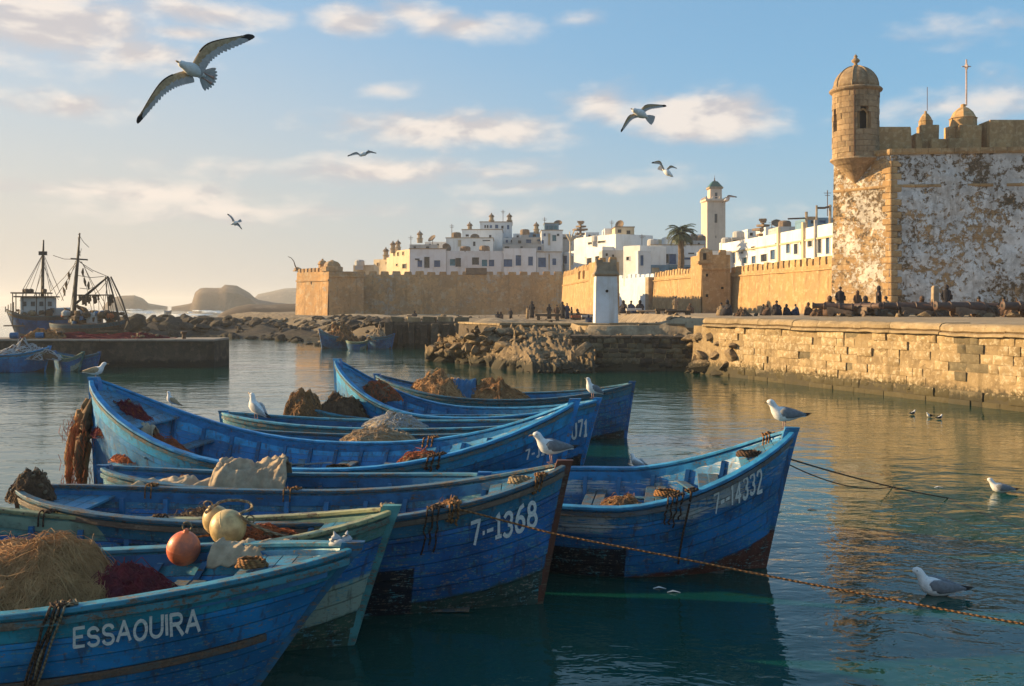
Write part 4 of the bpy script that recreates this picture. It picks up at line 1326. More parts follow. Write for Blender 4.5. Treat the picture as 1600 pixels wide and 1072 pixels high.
for (px, py, d, k, lab) in clut:
    q = W(px, py, d)
    e = empty({'c': 'chimney', 'd': 'roof_dish', 'a': 'aerial', 't': 'water_tank', 'x': 'roof_vent'}[k], q + Vector((0, 0, -1.3)), lab, {'c': 'chimney', 'd': 'dish', 'a': 'aerial', 't': 'tank', 'x': 'vent'}[k])
    if k == 'c':
        MB().lathe([(.45, -1.2), (.45, -.6), (.55, -.55), (.55, -.45), (.36, -.4), (.36, .1)], 8, q).obj('stack', M['trim'], e)
        MB().lathe([(.5, .1), (.52, .2), (.35, .45), (.1, .6), (.12, .7), (.02, .85)], 8, q).obj('cowl', M['roof_brown'], e)
    elif k == 'd':
        a = Vector((0, -.4, .5))
        MB().lathe([(.02, 0), (.45, .08), (.75, .25), (.72, .28), (.4, .13), (.02, .06)], 12).obj('dish', M['roof_brown'], e, world=False)
        e.children[0].rotation_euler = (r.uniform(.7, 1.3), 0, r.uniform(-1, 1))
        e.children[0].location = (0, 0, 1.3)
        MB().tube([q + Vector((0, 0, -1.3)), q], .05, 5).obj('mount', M['iron'], e)
    elif k == 'a':
        MB().tube([q + Vector((0, 0, -2.2)), q + Vector((0, 0, .6))], .05, 5).obj('mast', M['iron'], e)
        MB().tube([q + Vector((-.4, 0, .3)), q + Vector((.4, 0, .3))], .03, 4).tube([q + Vector((-.28, 0, .05)), q + Vector((.28, 0, .05))], .03, 4).obj('crossbar', M['iron'], e)
    elif k == 't':
        MB().lathe([(.02, .45), (.6, .38), (.8, .2), (.82, -.5), (.8, -.55), (.02, -.56)][::-1], 12, q).obj('tank', M['roof_brown' if r.random() < .5 else 'grey_house'], e)
        MB().box(q + Vector((0, 0, -.9)), (1.3, 1.3, .7)).obj('stand', M['grey_house'], e)
    else:
        for kk, (w, z) in enumerate(((1.5, -1.0), (1.9, -.3), (1.2, .2), (.6, .7), (.9, .95))):
            MB().box(q + Vector((r.uniform(-.1, .1), 0, z)), (w, w, .28), .3 * kk).obj('tray', M['roof_brown'], e)
        MB().tube([q + Vector((0, 0, -1.3)), q + Vector((0, 0, 1))], .2, 6).obj('stem', M['roof_brown'], e)

# yellow scaffold mast in front of the arched houses
mb = MB().tube([W(891, 425, 130), W(891, 370, 130)], .10, 5)
e = empty('crane_mast', W(891, 425, 130), 'thin pale yellow mast with a fan of struts before the white houses', 'mast')
mb.obj('pole', M['cream'], e)
for (px, py) in ((884, 366), (890, 362), (897, 360), (903, 362), (908, 366)):
    MB().tube([W(891, 378, 130), W(px, py, 130)], .07, 4).obj('strut', M['cream'], e)

# ------------------------------------------------------------------ minaret
d = 196.0
zt, zb = ZZ(314, d), 6.0
e = empty('minaret', Vector((XY(1116, d).x, d + 2, zb)), 'tall square minaret with a green pyramid roof and small lantern', 'minaret')
fm = Face(1105, d, 1133.5, d + 0.4)
fml = Face(1099.5, d + 3.9, 1105, d)
for fc, holes, nm in ((fm, [(fm.s_at(1116.5), fm.s_at(1121), ZZ(348, d), ZZ(334, d)), (fm.s_at(1118), fm.s_at(1119.4), ZZ(372, d), ZZ(368, d)), (fm.s_at(1124), fm.s_at(1125.6), ZZ(391, d), ZZ(387, d))], 'shaft'),
                      (fml, [(fml.L * .35, fml.L * .65, ZZ(354, d), ZZ(328, d)), (fml.L * .3, fml.L * .7, ZZ(380, d), ZZ(362, d))], 'west_face')):
    mb = MB()
    rough_face(mb, fc, 0, fc.L, zb, zt, 1.5, 0.0, 1, 0, holes)
    if nm == 'shaft':
        slab_back(mb, fc, 0, fc.L, zb, zt, 4.0)
    mb.obj(nm, M['minaret'], e)
    for k, h in enumerate(holes):
        MB().box(fc.p((h[0] + h[1]) / 2, (h[2] + h[3]) / 2, -0.18), (h[1] - h[0], .06, h[3] - h[2]), fc.rz()).obj('window', M['dark_pane' if nm == 'shaft' else 'cream'], e)
C0 = (fml.p(0, 0) + fm.p(fm.L, 0)) / 2
C0 = Vector((C0.x, d + 2.0, 0))


def sq(c, hw, z, rz=0.05):
    return [c + Vector((math.cos(rz + a) * hw * 1.414, math.sin(rz + a) * hw * 1.414, z)) for a in (-3 * PI / 4, -PI / 4, PI / 4, 3 * PI / 4)]


MB().loft([sq(C0, 2.2, zt - .05), sq(C0, 2.35, zt + .05), sq(C0, 2.35, zt + .4), sq(C0, 2.2, zt + .45)]).obj('gallery', M['minaret'], e)
for i in range(4):
    for j in range(4):
        if i in (0, 3) or j in (0, 3):
            MB().box(C0 + Vector(((i - 1.5) * 1.4, (j - 1.5) * 1.4, zt + .65)), (.6, .5, .5), top=.4).obj('gallery_merlon', M['minaret'], e)
zl = ZZ(294, d)
MB().loft([sq(C0, 1.18, zt + .3), sq(C0, 1.15, zl)]).obj('lantern', M['minaret'], e)
MB().loft([sq(C0, 1.36, zl), sq(C0, 1.4, zl + .12), sq(C0, 1.36, zl + .4)]).obj('lantern_cornice', M['trim'], e)
zz = ZZ(281, d)
MB().loft([sq(C0, 1.28, zl + .38), sq(C0, .9, zl + .38 + (zz - zl) * .35), sq(C0, .45, zl + .38 + (zz - zl) * .72), sq(C0, .05, zz)]).obj('green_roof', M['green_tile'], e)
MB().lathe([(.06, zz - .1), (.2, zz + .1), (.06, zz + .3), (.14, zz + .45), (.04, zz + .6), (.03, ZZ(272, d))], 8, C0).obj('finial', M['iron'], e)
for zc, hh in ((ZZ(303, d), .7), (ZZ(309.5, d), .55)):
    MB().box(C0 + Vector((0.06, -1.185, zc)), (.5, .06, hh), .05).obj('lantern_window', M['dark_pane'], e)

# ------------------------------------------------------------------ palm tree
d = 122.0
base = W(1063.5, 425, d)
top = W(1064.5, 364, d)
e = empty('palm_tree', base, 'single tall date palm with a round drooping crown above the blue shops', 'palm')
pts = [base.lerp(top, t) + Vector((0.06 * math.sin(t * 5), 0, 0)) for t in np.linspace(0, 1, 14)]
MB().tube(pts, [(0.42 - 0.12 * t + 0.035 * (i % 2)) for i, t in enumerate(np.linspace(0, 1, 14))], 9).obj('trunk', M['palm_trunk'], e)
r = random.Random(8)
for k in range(46):
    a = k * 2.399
    el_ = math.radians(80 - 105 * (k / 46) + r.uniform(-8, 8))
    L = r.uniform(1.9, 2.4)
    dirh = Vector((math.cos(a), math.sin(a), 0))
    q = top.copy()
    pts = [q.copy()]
    ang = el_
    for i in range(8):
        q = q + (dirh * math.cos(ang) + Vector((0, 0, math.sin(ang)))) * L / 8
        ang -= math.radians(13 if el_ > 0 else 8)
        pts.append(q.copy())
    mb = MB().tube(pts, [0.05 - 0.004 * i for i in range(9)], 4)
    side = Vector((-dirh.y, dirh.x, 0))
    for i in range(1, 9):
        for t in (0.0, 0.33, 0.66):
            p = pts[i - 1].lerp(pts[i], t)
            fw = (pts[i] - pts[i - 1]).normalized()
            ll = 0.62 * math.sin(PI * (0.12 + 0.8 * (i + t) / 9.5)) + 0.08
            for sgn in (-1, 1):
                tip = p + side * sgn * ll * 0.75 + fw * ll * 0.6 + Vector((0, 0, -0.25 * ll))
                b = len(mb.v)
                mb.v += [p - fw * 0.04, p + fw * 0.06, tip]
                mb.f.append((b, b + 1, b + 2))
    mb.obj('frond', M['palm_leaf'], e)

# ------------------------------------------------------------------ harbour quay at the right
class FaceXY(Face):
    def __init__(s, a, b):
        s.a, s.b = Vector((a[0], a[1], 0)), Vector((b[0], b[1], 0))
        s.d = s.b - s.a
        s.L = s.d.length
        s.d.normalize()
        s.n = Vector((s.d.y, -s.d.x, 0))


fQ = FaceXY((7.75, 42.6), (16.8, 19.4))
quay = empty('quay_wall', fQ.p(fQ.L / 2, 0), 'long sunlit harbour quay of eroded golden stone blocks with a rounded coping', 'quay')


def stone_mesh(seed, rough=0.05):
    """unit block, front towards -Y, width 1 height 1"""
    r = random.Random(seed)
    mb = MB()
    nu, nv = 6, 4
    for i in range(nu):
        for j in range(nv):
            x, z = i / (nu - 1) - 0.5, j / (nv - 1) - 0.5
            e = i in (0, nu - 1) or j in (0, nv - 1)
            y = 0.015 + r.uniform(0, .03) if e else -rough * r.uniform(-0.35, 0.75)
            mb.v.append(Vector((x + (0 if e else r.uniform(-.04, .04)), y, z + (0 if e else r.uniform(-.04, .04)))))
    for i in range(nu - 1):
        for j in range(nv - 1):
            a = i * nv + j
            mb.f.append((a, a + nv, a + nv + 1, a + 1))
    f = [0, (nu - 1) * nv, nu * nv - 1, nv - 1]
    b = len(mb.v)
    mb.v += [Vector((-.5, .4, -.5)), Vector((.5, .4, -.5)), Vector((.5, .4, .5)), Vector((-.5, .4, .5))]
    lo = [i * nv for i in range(nu)]
    hi = [i * nv + nv - 1 for i in range(nu)]
    lf = list(range(nv))
    rt = [(nu - 1) * nv + j for j in range(nv)]
    mb.f += [tuple(reversed(lo)) [::1] + (b, b + 1), tuple(hi) + (b + 2, b + 3), tuple(lf) + (b + 3, b), tuple(reversed(rt)) + (b + 1, b + 2)]
    me = bpy.data.meshes.new('stone')
    me.from_pydata([tuple(v) for v in mb.v], [], mb.f)
    me.update()
    me.shade_smooth()
    me.set_sharp_from_angle(angle=math.radians(50))
    return me


STONES = [stone_mesh(i, 0.05 + 0.03 * (i % 3)) for i in range(10)]


def quay_blocks():
    z_top, z_bot = 2.02, -0.12
    nc = 8
    hc = (z_top - z_bot) / nc
    sm = {}
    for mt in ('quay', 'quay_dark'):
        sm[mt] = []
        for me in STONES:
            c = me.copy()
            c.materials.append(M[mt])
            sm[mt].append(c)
    r = random.Random(21)
    # the mortar bed behind the blocks
    mb = MB()
    n = 30
    mb.loft([[fQ.p(fQ.L * i / n, -.8, .11), fQ.p(fQ.L * i / n, 2.0, -.04), fQ.p(fQ.L * i / n, 2.0, -1.2), fQ.p(fQ.L * i / n, -.8, -1.2)] for i in range(n + 1)])
    mb.obj('mortar_bed', M['mortar'], quay)
    cnt = 0
    for k in range(nc):
        z = z_bot + (k + .5) * hc
        s = 2.2 + r.uniform(-.3, 0.1)
        while s < fQ.L:
            w = r.uniform(0.30, 0.82)
            if k == 0: w *= 1.3
            near = s / fQ.L
            c = fQ.p(s + w / 2, z, 0.11 * (1 - k / nc) + r.choice((0, 0, 0, -.04, -.06)) + r.uniform(-.02, .04))
            px = 800 + F * c.x / c.y
            dark = 1484 < px < 1532 or r.random() < 0.035  # one vertical band and a few scattered blocks use the darker stone
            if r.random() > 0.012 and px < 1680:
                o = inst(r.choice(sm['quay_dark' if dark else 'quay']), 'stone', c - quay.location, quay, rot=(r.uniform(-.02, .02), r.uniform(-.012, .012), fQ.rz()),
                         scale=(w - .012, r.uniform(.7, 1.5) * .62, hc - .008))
                cnt += 1
            s += w
    # coping: rounded long slabs in two steps
    s = 0.9
    while s < fQ.L:
        w = r.uniform(1.3, 2.4)
        e_ = min(s + w - .02, fQ.L)
        j = r.uniform(-.015, .015)
        for (nm, prof) in (('coping_stone', [(-1.1, 2.10), (.02, 2.08), (.10, 2.14), (.10, 2.24), (.03, 2.32), (-.12, 2.35), (-1.1, 2.34)]), ('ledge_stone', [(-.6, 1.98), (.10, 1.98), (.15, 2.0), (.15, 2.065), (.08, 2.09), (-.6, 2.09)])):
            m_ = 12
            rings = []
            for i in range(m_):
                t = s + (e_ - s) * i / (m_ - 1)
                rings.append([fQ.p(t, z + j + .035 * nz3((t, z, o), 2.2, k), o + j + .05 * nz3((t, z, 0), 1.8)) for o, z in prof])
            MB().loft(rings).obj(nm, M['coping'], quay, smooth='auto')
        s += w


quay_blocks()
# the darker vertical band is laid among the blocks above
# ragged natural rock at the quay's far end
r = random.Random(31)
for i in range(30):
    s = r.uniform(-.4, 3.4)
    z = r.uniform(-.1, 2.05)
    if z > 2.2 - s * .25 and s > 1.5: continue
    rock(fQ.p(s, z, r.uniform(-.22, .05)), r.uniform(.30, .55), False, 'rough golden boulder bonded into the ragged far end of the quay wall', 'boulders at the quay end')

# ------------------------------------------------------------------ stone jetty in the middle
fJ = FaceXY((2.55, 44.2), (7.9, 43.2))
jet = empty('stone_jetty', fJ.p(fJ.L / 2, 0), 'dark rubble stone jetty wall between the rock slope and the quay', 'jetty')
mb = MB()
mb.loft([[fJ.p(s, -.7, .08), fJ.p(s, 1.45, -.08), fJ.p(s, 1.45, -2.6), fJ.p(s, -.7, -2.6)] for s in (0, fJ.L / 2, fJ.L)])
mb.obj('core', M['mortar'], jet)
r = random.Random(33)
sd = []
for me in STONES:
    c = me.copy(); c.materials.append(M['concrete']); sd.append(c)
sr = []
for me in STONES:
    c = me.copy(); c.materials.append(M['quay_dark']); sr.append(c)
z = -.1
while z < 1.42:
    h = r.uniform(.16, .26)
    s = 0.02
    while s < fJ.L - .1:
        w = r.uniform(.25, .6)
        inst(r.choice(sd if r.random() < .35 else sr), 'stone', fJ.p(s + w / 2, z + h / 2, .02 + r.uniform(-.04, .05)) - jet.location, jet, rot=(r.uniform(-.1, .1), r.uniform(-.14, .14), fJ.rz()), scale=(w * r.uniform(.85, 1.05), r.uniform(.5, 1.3), h * r.uniform(.8, 1.1)))
        s += w
    z += h
for i in range(6):
    s = fJ.L * (i + .5) / 6
    MB().box(fJ.p(s, 1.47, -.5), (fJ.L / 6 - .02, 1.1, .12), fJ.rz(), jit=.015).obj('capping_slab', M['concrete'], jet, bevel=.02)
# upper tier: pale wall behind and left
fU = FaceXY((-.6, 47.6), (8.0, 45.9))
up = empty('upper_jetty_wall', fU.p(fU.L / 2, 1.4), 'low upper tier of pale stone wall carrying the pillar', 'wall')
r = random.Random(35)
sq_ = []
for me in STONES:
    c = me.copy(); c.materials.append(M['coping']); sq_.append(c)
mb = MB()
mb.loft([[fU.p(s, .2, .0), fU.p(s, 1.9, -.05), fU.p(s, 1.9, -1.2), fU.p(s, .2, -1.2)] for s in (0, fU.L)]).obj('core', M['mortar'], up)
for k in range(3):
    s = 0
    while s < fU.L - .1:
        w = r.uniform(.5, 1.1)
        inst(r.choice(sq_ if s < 4.6 else sr), 'stone', fU.p(s + w / 2, 1.32 + k * .21, .03 + r.uniform(-.02, .03)) - up.location, up, rot=(0, 0, fU.rz()), scale=(w - .02, .4, .195))
        s += w
for i in range(5):
    s = fU.L * (i + .5) / 5
    MB().box(fU.p(s, 1.97, -.45), (fU.L / 5 - .015, 1.1, .13), fU.rz(), jit=.012).obj('capping_slab', M['coping' if i < 3 else 'quay_dark'], up, bevel=.02)

# rubble slope: slabs of leaning rock from the upper wall down to the water
r = random.Random(41)
n = 0
lab = 'pale slanting boulder of the rubble slope left of the stone jetty'
while n < 110:
    px = r.uniform(672, 925)
    t = r.random() ** .85                      # 0 top, 1 waterline
    top_d = 46.5 + max(0, (735 - px) / 60) * 4.0
    bot_d = 52.0 + (42.2 - 52.0) * min(1, max(0, (px - 672) / 160))
    if px > 895 and t < .4: continue
    d = top_d + (bot_d - top_d) * t
    zt = 1.8 - max(0, (745 - px) / 75) * 1.0
    z = zt * (1 - t) ** .85 - .02
    q = XY(px, d)
    s = r.uniform(.24, .56) * (1.3 if t > .7 else 1)
    zone = 'upper edge' if t < .33 else ('middle' if t < .7 else 'waterline')
    side = 'left tip' if px < 745 else ('middle part' if px < 835 else 'right part by the jetty')
    lab = 'slanting boulder at the %s of the rubble slope, %s' % (zone, side)
    rock((q.x, d, z - .08), s, False, lab, 'boulders of the rubble slope, ' + zone + ' ' + side, rot=(r.uniform(-.5, .5), r.uniform(-.7, .1), r.uniform(-1.2, .8)),
         sc=(s * r.uniform(.85, 1.5), s * r.uniform(.7, 1.0), s * r.uniform(.55, .85)))
    n += 1
# bed under the boulders
mb = MB()
pts = []
for i in range(150):
    px = 664 + (930 - 664) * i / 149
    top_d = 46.9 + max(0, (735 - px) / 60) * 4.0
    bot_d = 52.0 + (41.8 - 52.0) * min(1, max(0, (px - 672) / 160))
    zt = 1.75 - max(0, (745 - px) / 75) * 1.0
    for j in range(46):
        t = j / 45
        d = top_d + (bot_d - top_d) * t
        q = XY(px, d)
        w = (q.x * 1.5 + d * .55, d * .45 - q.x * .3, 0)
        rg = .5 - abs(noise.noise(Vector(w) * 1.25)) + .5 * (.5 - abs(noise.noise(Vector(w) * 2.9))) + .25 * noise.noise(Vector(w) * 7)
        z_ = zt * (1 - t) ** .8 - .22 + .62 * rg
        pts.append((q.x, d + .12 * rg, max(-.5, z_ if t < .93 else z_ - (t - .93) * 9)))
tag(MB().grid(pts, 150, 46).obj('rubble_bed', M['rock'], smooth='auto'), kind='structure')
for (px, d, s, lb) in ((912, 42.8, .62, 'big grey boulder sitting against the left end of the stone jetty'), (690, 55, .9, 'dark rounded boulder at the left tip of the rubble slope'), (722, 53, 1.0, 'largest dark boulder hunched behind the tip of the rubble slope')):
    q = XY(px, d)
    o = rock((q.x, d, .35 if s > .8 else 1.0), s, s > .8, lb, None)
# fishing net hung over the tip of the slope is built with the nets

# middle pier with weathered posts
fP = FaceXY((-12.2, 67.2), (-3.2, 66.6))
mp = empty('old_pier', fP.p(fP.L / 2, 0), 'low dark old pier wall with stubby posts behind the rubble slope', 'pier')
mb = MB()
rough_face(mb, fP, 3.9, fP.L, -.5, 1.75, .5, .12, 3, .15)
slab_back(mb, fP, 3.9, fP.L, -.5, 1.75, 3.0, .15)
mb.obj('wall', M['concrete'], mp, smooth='auto')
r = random.Random(6)
for i in range(7):
    s = 4.0 + i * .78
    MB().box(fP.p(s, .6, .38), (r.uniform(.3, .55), .4, 2.1 + r.uniform(-.2, .3)), r.uniform(-.1, .1), jit=.06).obj('post', M['rock_dark' if i % 2 else 'concrete'], mp, bevel=.04)
for i in range(5):
    s = 4.4 + i * 1.1
    MB().box(fP.p(s, 1.9, -.6), (.9, .7, .35), r.uniform(-.2, .2), jit=.04).obj('coping_block', M['coping' if i % 2 else 'quay_dark'], mp, bevel=.03)
fP2 = FaceXY((-3.3, 57), (2.0, 49.5))
# step wall running from the old pier towards the jetty
fS = FaceXY((-3.3, 62), (1.2, 51.5))
sw = empty('retaining_wall', fS.p(fS.L / 2, 0), 'long low brown retaining wall from the old pier to the pale upper wall', 'wall')
mb = MB()
rough_face(mb, fS, 0, fS.L, .2, 1.74, .5, .08, 5, .1)
slab_back(mb, fS, 0, fS.L, .2, 1.74, .8, .1)
mb.obj('wall', M['concrete'], sw, smooth='auto')
for i in range(9):
    MB().box(fS.p(fS.L * (i + .5) / 9, 1.78, -.35), (fS.L / 9 - .03, .9, .12), fS.rz(), jit=.02).obj('coping_block', M['coping'], sw, bevel=.02)

# stones and lumps scattered over the foreshore
r = random.Random(51)
for i in range(42):
    px = r.uniform(470, 1080)
    d = r.uniform(50, 118)
    q = XY(px, d)
    if sdist(q.x, d, LAND) > -1.0: continue
    s = r.uniform(.12, .42) * (1.2 if px < 720 else .7)
    rock((q.x, d, ground_z(q.x, d) + s * .1), s, r.random() < .35, 'loose stone on the foreshore, ' + ('left part below the long shaded wall' if px < 700 else 'middle part' if px < 880 else 'right part behind the pillar'), 'stones on the foreshore, ' + ('left' if px < 700 else 'middle' if px < 880 else 'right'))

# dark reef at the left: a low rocky shelf plus boulders on it
REEF = [(-27.5, 90), (-19, 83), (-12.5, 74), (-14, 80), (-20, 98), (-26, 112), (-36, 118), (-42, 104), (-47, 95), (-40, 89)]


def make_reef():
    xs, ys = np.arange(-52, -10, .9), np.arange(70, 122, .9)
    pts = []
    for x in xs:
        for y in ys:
            dd = sdist(x, y, REEF)
            t = max(0, min(1, (1.0 - dd) / 5.0))
            z = -.5 + 1.35 * t ** .6 + t * .9 * fbm((x, y, 0), .30, 7.0, 5) + .25 * t * abs(fbm((x, y, 1), .9, 2.0))
            pts.append((x, y, z))
    mb = MB().grid(pts, len(xs), len(ys))
    mb.f = [f for f in mb.f if any(mb.v[i].z > -.35 for i in f)]
    tag(mb.obj('reef', M['rock_dark'], smooth='auto'), kind='structure')


make_reef()
r = random.Random(52)
k = 0
while k < 84:
    px = r.uniform(196, 560)
    d = r.uniform(74, 116)
    q = XY(px, d)
    dd = sdist(q.x, d, REEF)
    if dd > 1.6: continue
    near = d < 88
    s = r.uniform(.4, 1.05) * (1.15 if px < 360 else .9)
    z = .1 + max(0, min(1.3, -dd * .3))
    zn = 'near the left pier' if px < 290 else ('in its middle' if px < 420 else 'at its right end by the bastion')
    rw = 'front edge' if d < 88 else ('inner part' if d < 102 else 'seaward edge')
    rock((q.x, d, z), s, True, 'dark boulder on the %s of the reef, %s' % (rw, zn), 'boulders of the reef, ' + rw + ' ' + zn)
    k += 1
for (px, d, s, lb) in ((208, 92, 1.7, 'broad dark rock shoulder at the left end of the reef beside the trawler'), (268, 92, 1.4, 'flat topped dark rock rising mid reef'), (335, 95, 1.3, 'pointed dark rock standing highest on the reef'), (362, 96, 1.1, 'smooth round dark rock beside the pointed one')):
    q = XY(px, d)
    rock((q.x, d, .8), s, True, lb, None, sc=(s * 1.6, s, s * .8))
# tawny rocks at the foot of the far bastion and the small rubble between the boulders: too many to count
def rubble_mass(name, label, spots, mat):
    mb = MB()
    for (x, y, z, s_) in spots:
        me = ROCKS[4 + rnd.randrange(4)]
        R_ = Matrix.Rotation(rnd.uniform(0, 6.28), 3, 'Z') @ Matrix.Rotation(rnd.uniform(-.5, .5), 3, 'X')
        b_ = len(mb.v)
        k = (s_ * rnd.uniform(.8, 1.5), s_ * rnd.uniform(.7, 1.1), s_ * rnd.uniform(.5, .9))
        mb.v += [R_ @ Vector((v.co.x * k[0], v.co.y * k[1], v.co.z * k[2])) + Vector((x, y, z)) for v in me.vertices]
        mb.f += [tuple(b_ + i for i in p.vertices) for p in me.polygons]
    return tag(mb.obj(name, mat), label, 'rocks', kind='stuff')


r = random.Random(53)
sp = []
for i in range(90):
    px, d = r.uniform(400, 600), r.uniform(110, 128)
    sp.append((XY(px, d).x, d, r.uniform(.3, 1.2), r.uniform(.4, 1.3)))
rubble_mass('rock_rubble', 'brown rocks massed at the foot of the far corner bastion', sp, M['rock'])
sp = []
while len(sp) < 260:
    px, d = r.uniform(196, 560), r.uniform(72, 116)
    q = XY(px, d)
    dd = sdist(q.x, d, REEF)
    if dd < 2.5: sp.append((q.x, d, max(0, min(1.1, -dd * .3)), r.uniform(.2, .6)))
rubble_mass('rock_rubble', 'small dark rocks and weed filling the reef between its boulders', sp, M['rock_dark'])
sp = []
while len(sp) < 420:
    px, t = r.uniform(668, 930), r.random()
    top_d = 46.9 + max(0, (735 - px) / 60) * 4.0
    bot_d = 52.0 + (41.9 - 52.0) * min(1, max(0, (px - 672) / 160))
    d = top_d + (bot_d - top_d) * t
    z = (1.75 - max(0, (745 - px) / 75) * 1.0) * (1 - t) ** .9 + .04
    sp.append((XY(px, d).x, d, z, r.uniform(.07, .2)))
rubble_mass('rock_rubble', 'small broken stones between the boulders of the slope', sp, M['rock'])
sp = []
while len(sp) < 240:
    px, d = r.uniform(470, 1080), r.uniform(50, 130)
    q = XY(px, d)
    if sdist(q.x, d, LAND) < -.6: sp.append((q.x, d, ground_z(q.x, d), r.uniform(.05, .2)))
sp2 = []
for k in range(330):
    px, d = r.uniform(455, 690), r.uniform(66, 104)
    q = XY(px, d)
    if -9 < sdist(q.x, d, LAND) < .8: sp2.append((q.x, d, max(0, ground_z(q.x, d)) + .05, r.uniform(.2, .75)))
rubble_mass('rock_rubble', 'dark rough rocks covering the low shore left of the old pier', sp2, M['rock_dark'])
for k in range(110):
    px, d = r.uniform(962, 1085), r.uniform(44.4, 50)
    q = XY(px, d)
    sp.append((q.x, d, ground_z(q.x, d) if sdist(q.x, d, LAND) < -.4 else 1.5, r.uniform(.06, .24)))
rubble_mass('rock_rubble', 'small stones strewn over the sandy foreshore', sp, M['rock'])

# ------------------------------------------------------------------ left concrete pier
fL0 = FaceXY((-60, 47.2), (-13.75, 46.0))
lp = empty('concrete_pier', fL0.p(fL0.L - 8, 0), 'dark concrete pier with nets on top at the left of the harbour', 'pier')
mb = MB()
s0 = fL0.L - 16
rough_face(mb, fL0, s0, fL0.L, -.6, 1.22, .35, .05, 5, .06)
slab_back(mb, fL0, s0, fL0.L, -.6, 1.22, 2.2, .06)
mb.obj('wall', M['concrete'], lp, smooth='auto')
for i in range(9):
    a = s0 + 16 * i / 9
    b = s0 + 16 * (i + 1) / 9
    mb = MB()
    mb.loft([[fL0.p(t, 1.2, .07), fL0.p(t, 1.30, .06), fL0.p(t, 1.31, -2.25), fL0.p(t, 1.2, -2.25)] for t in (a + .01, b - .01)])
    mb.obj('top_slab', M['pier_top'], lp, bevel=.015)
for s in (fL0.L - 1.6, fL0.L - 7.5, fL0.L - 11):
    q = fL0.p(s, 1.3, -.5)
    MB().lathe([(.10, 0), (.09, .22), (.16, .26), (.15, .34), (.02, .37)], 10, q).obj('bollard', M['iron'], lp)

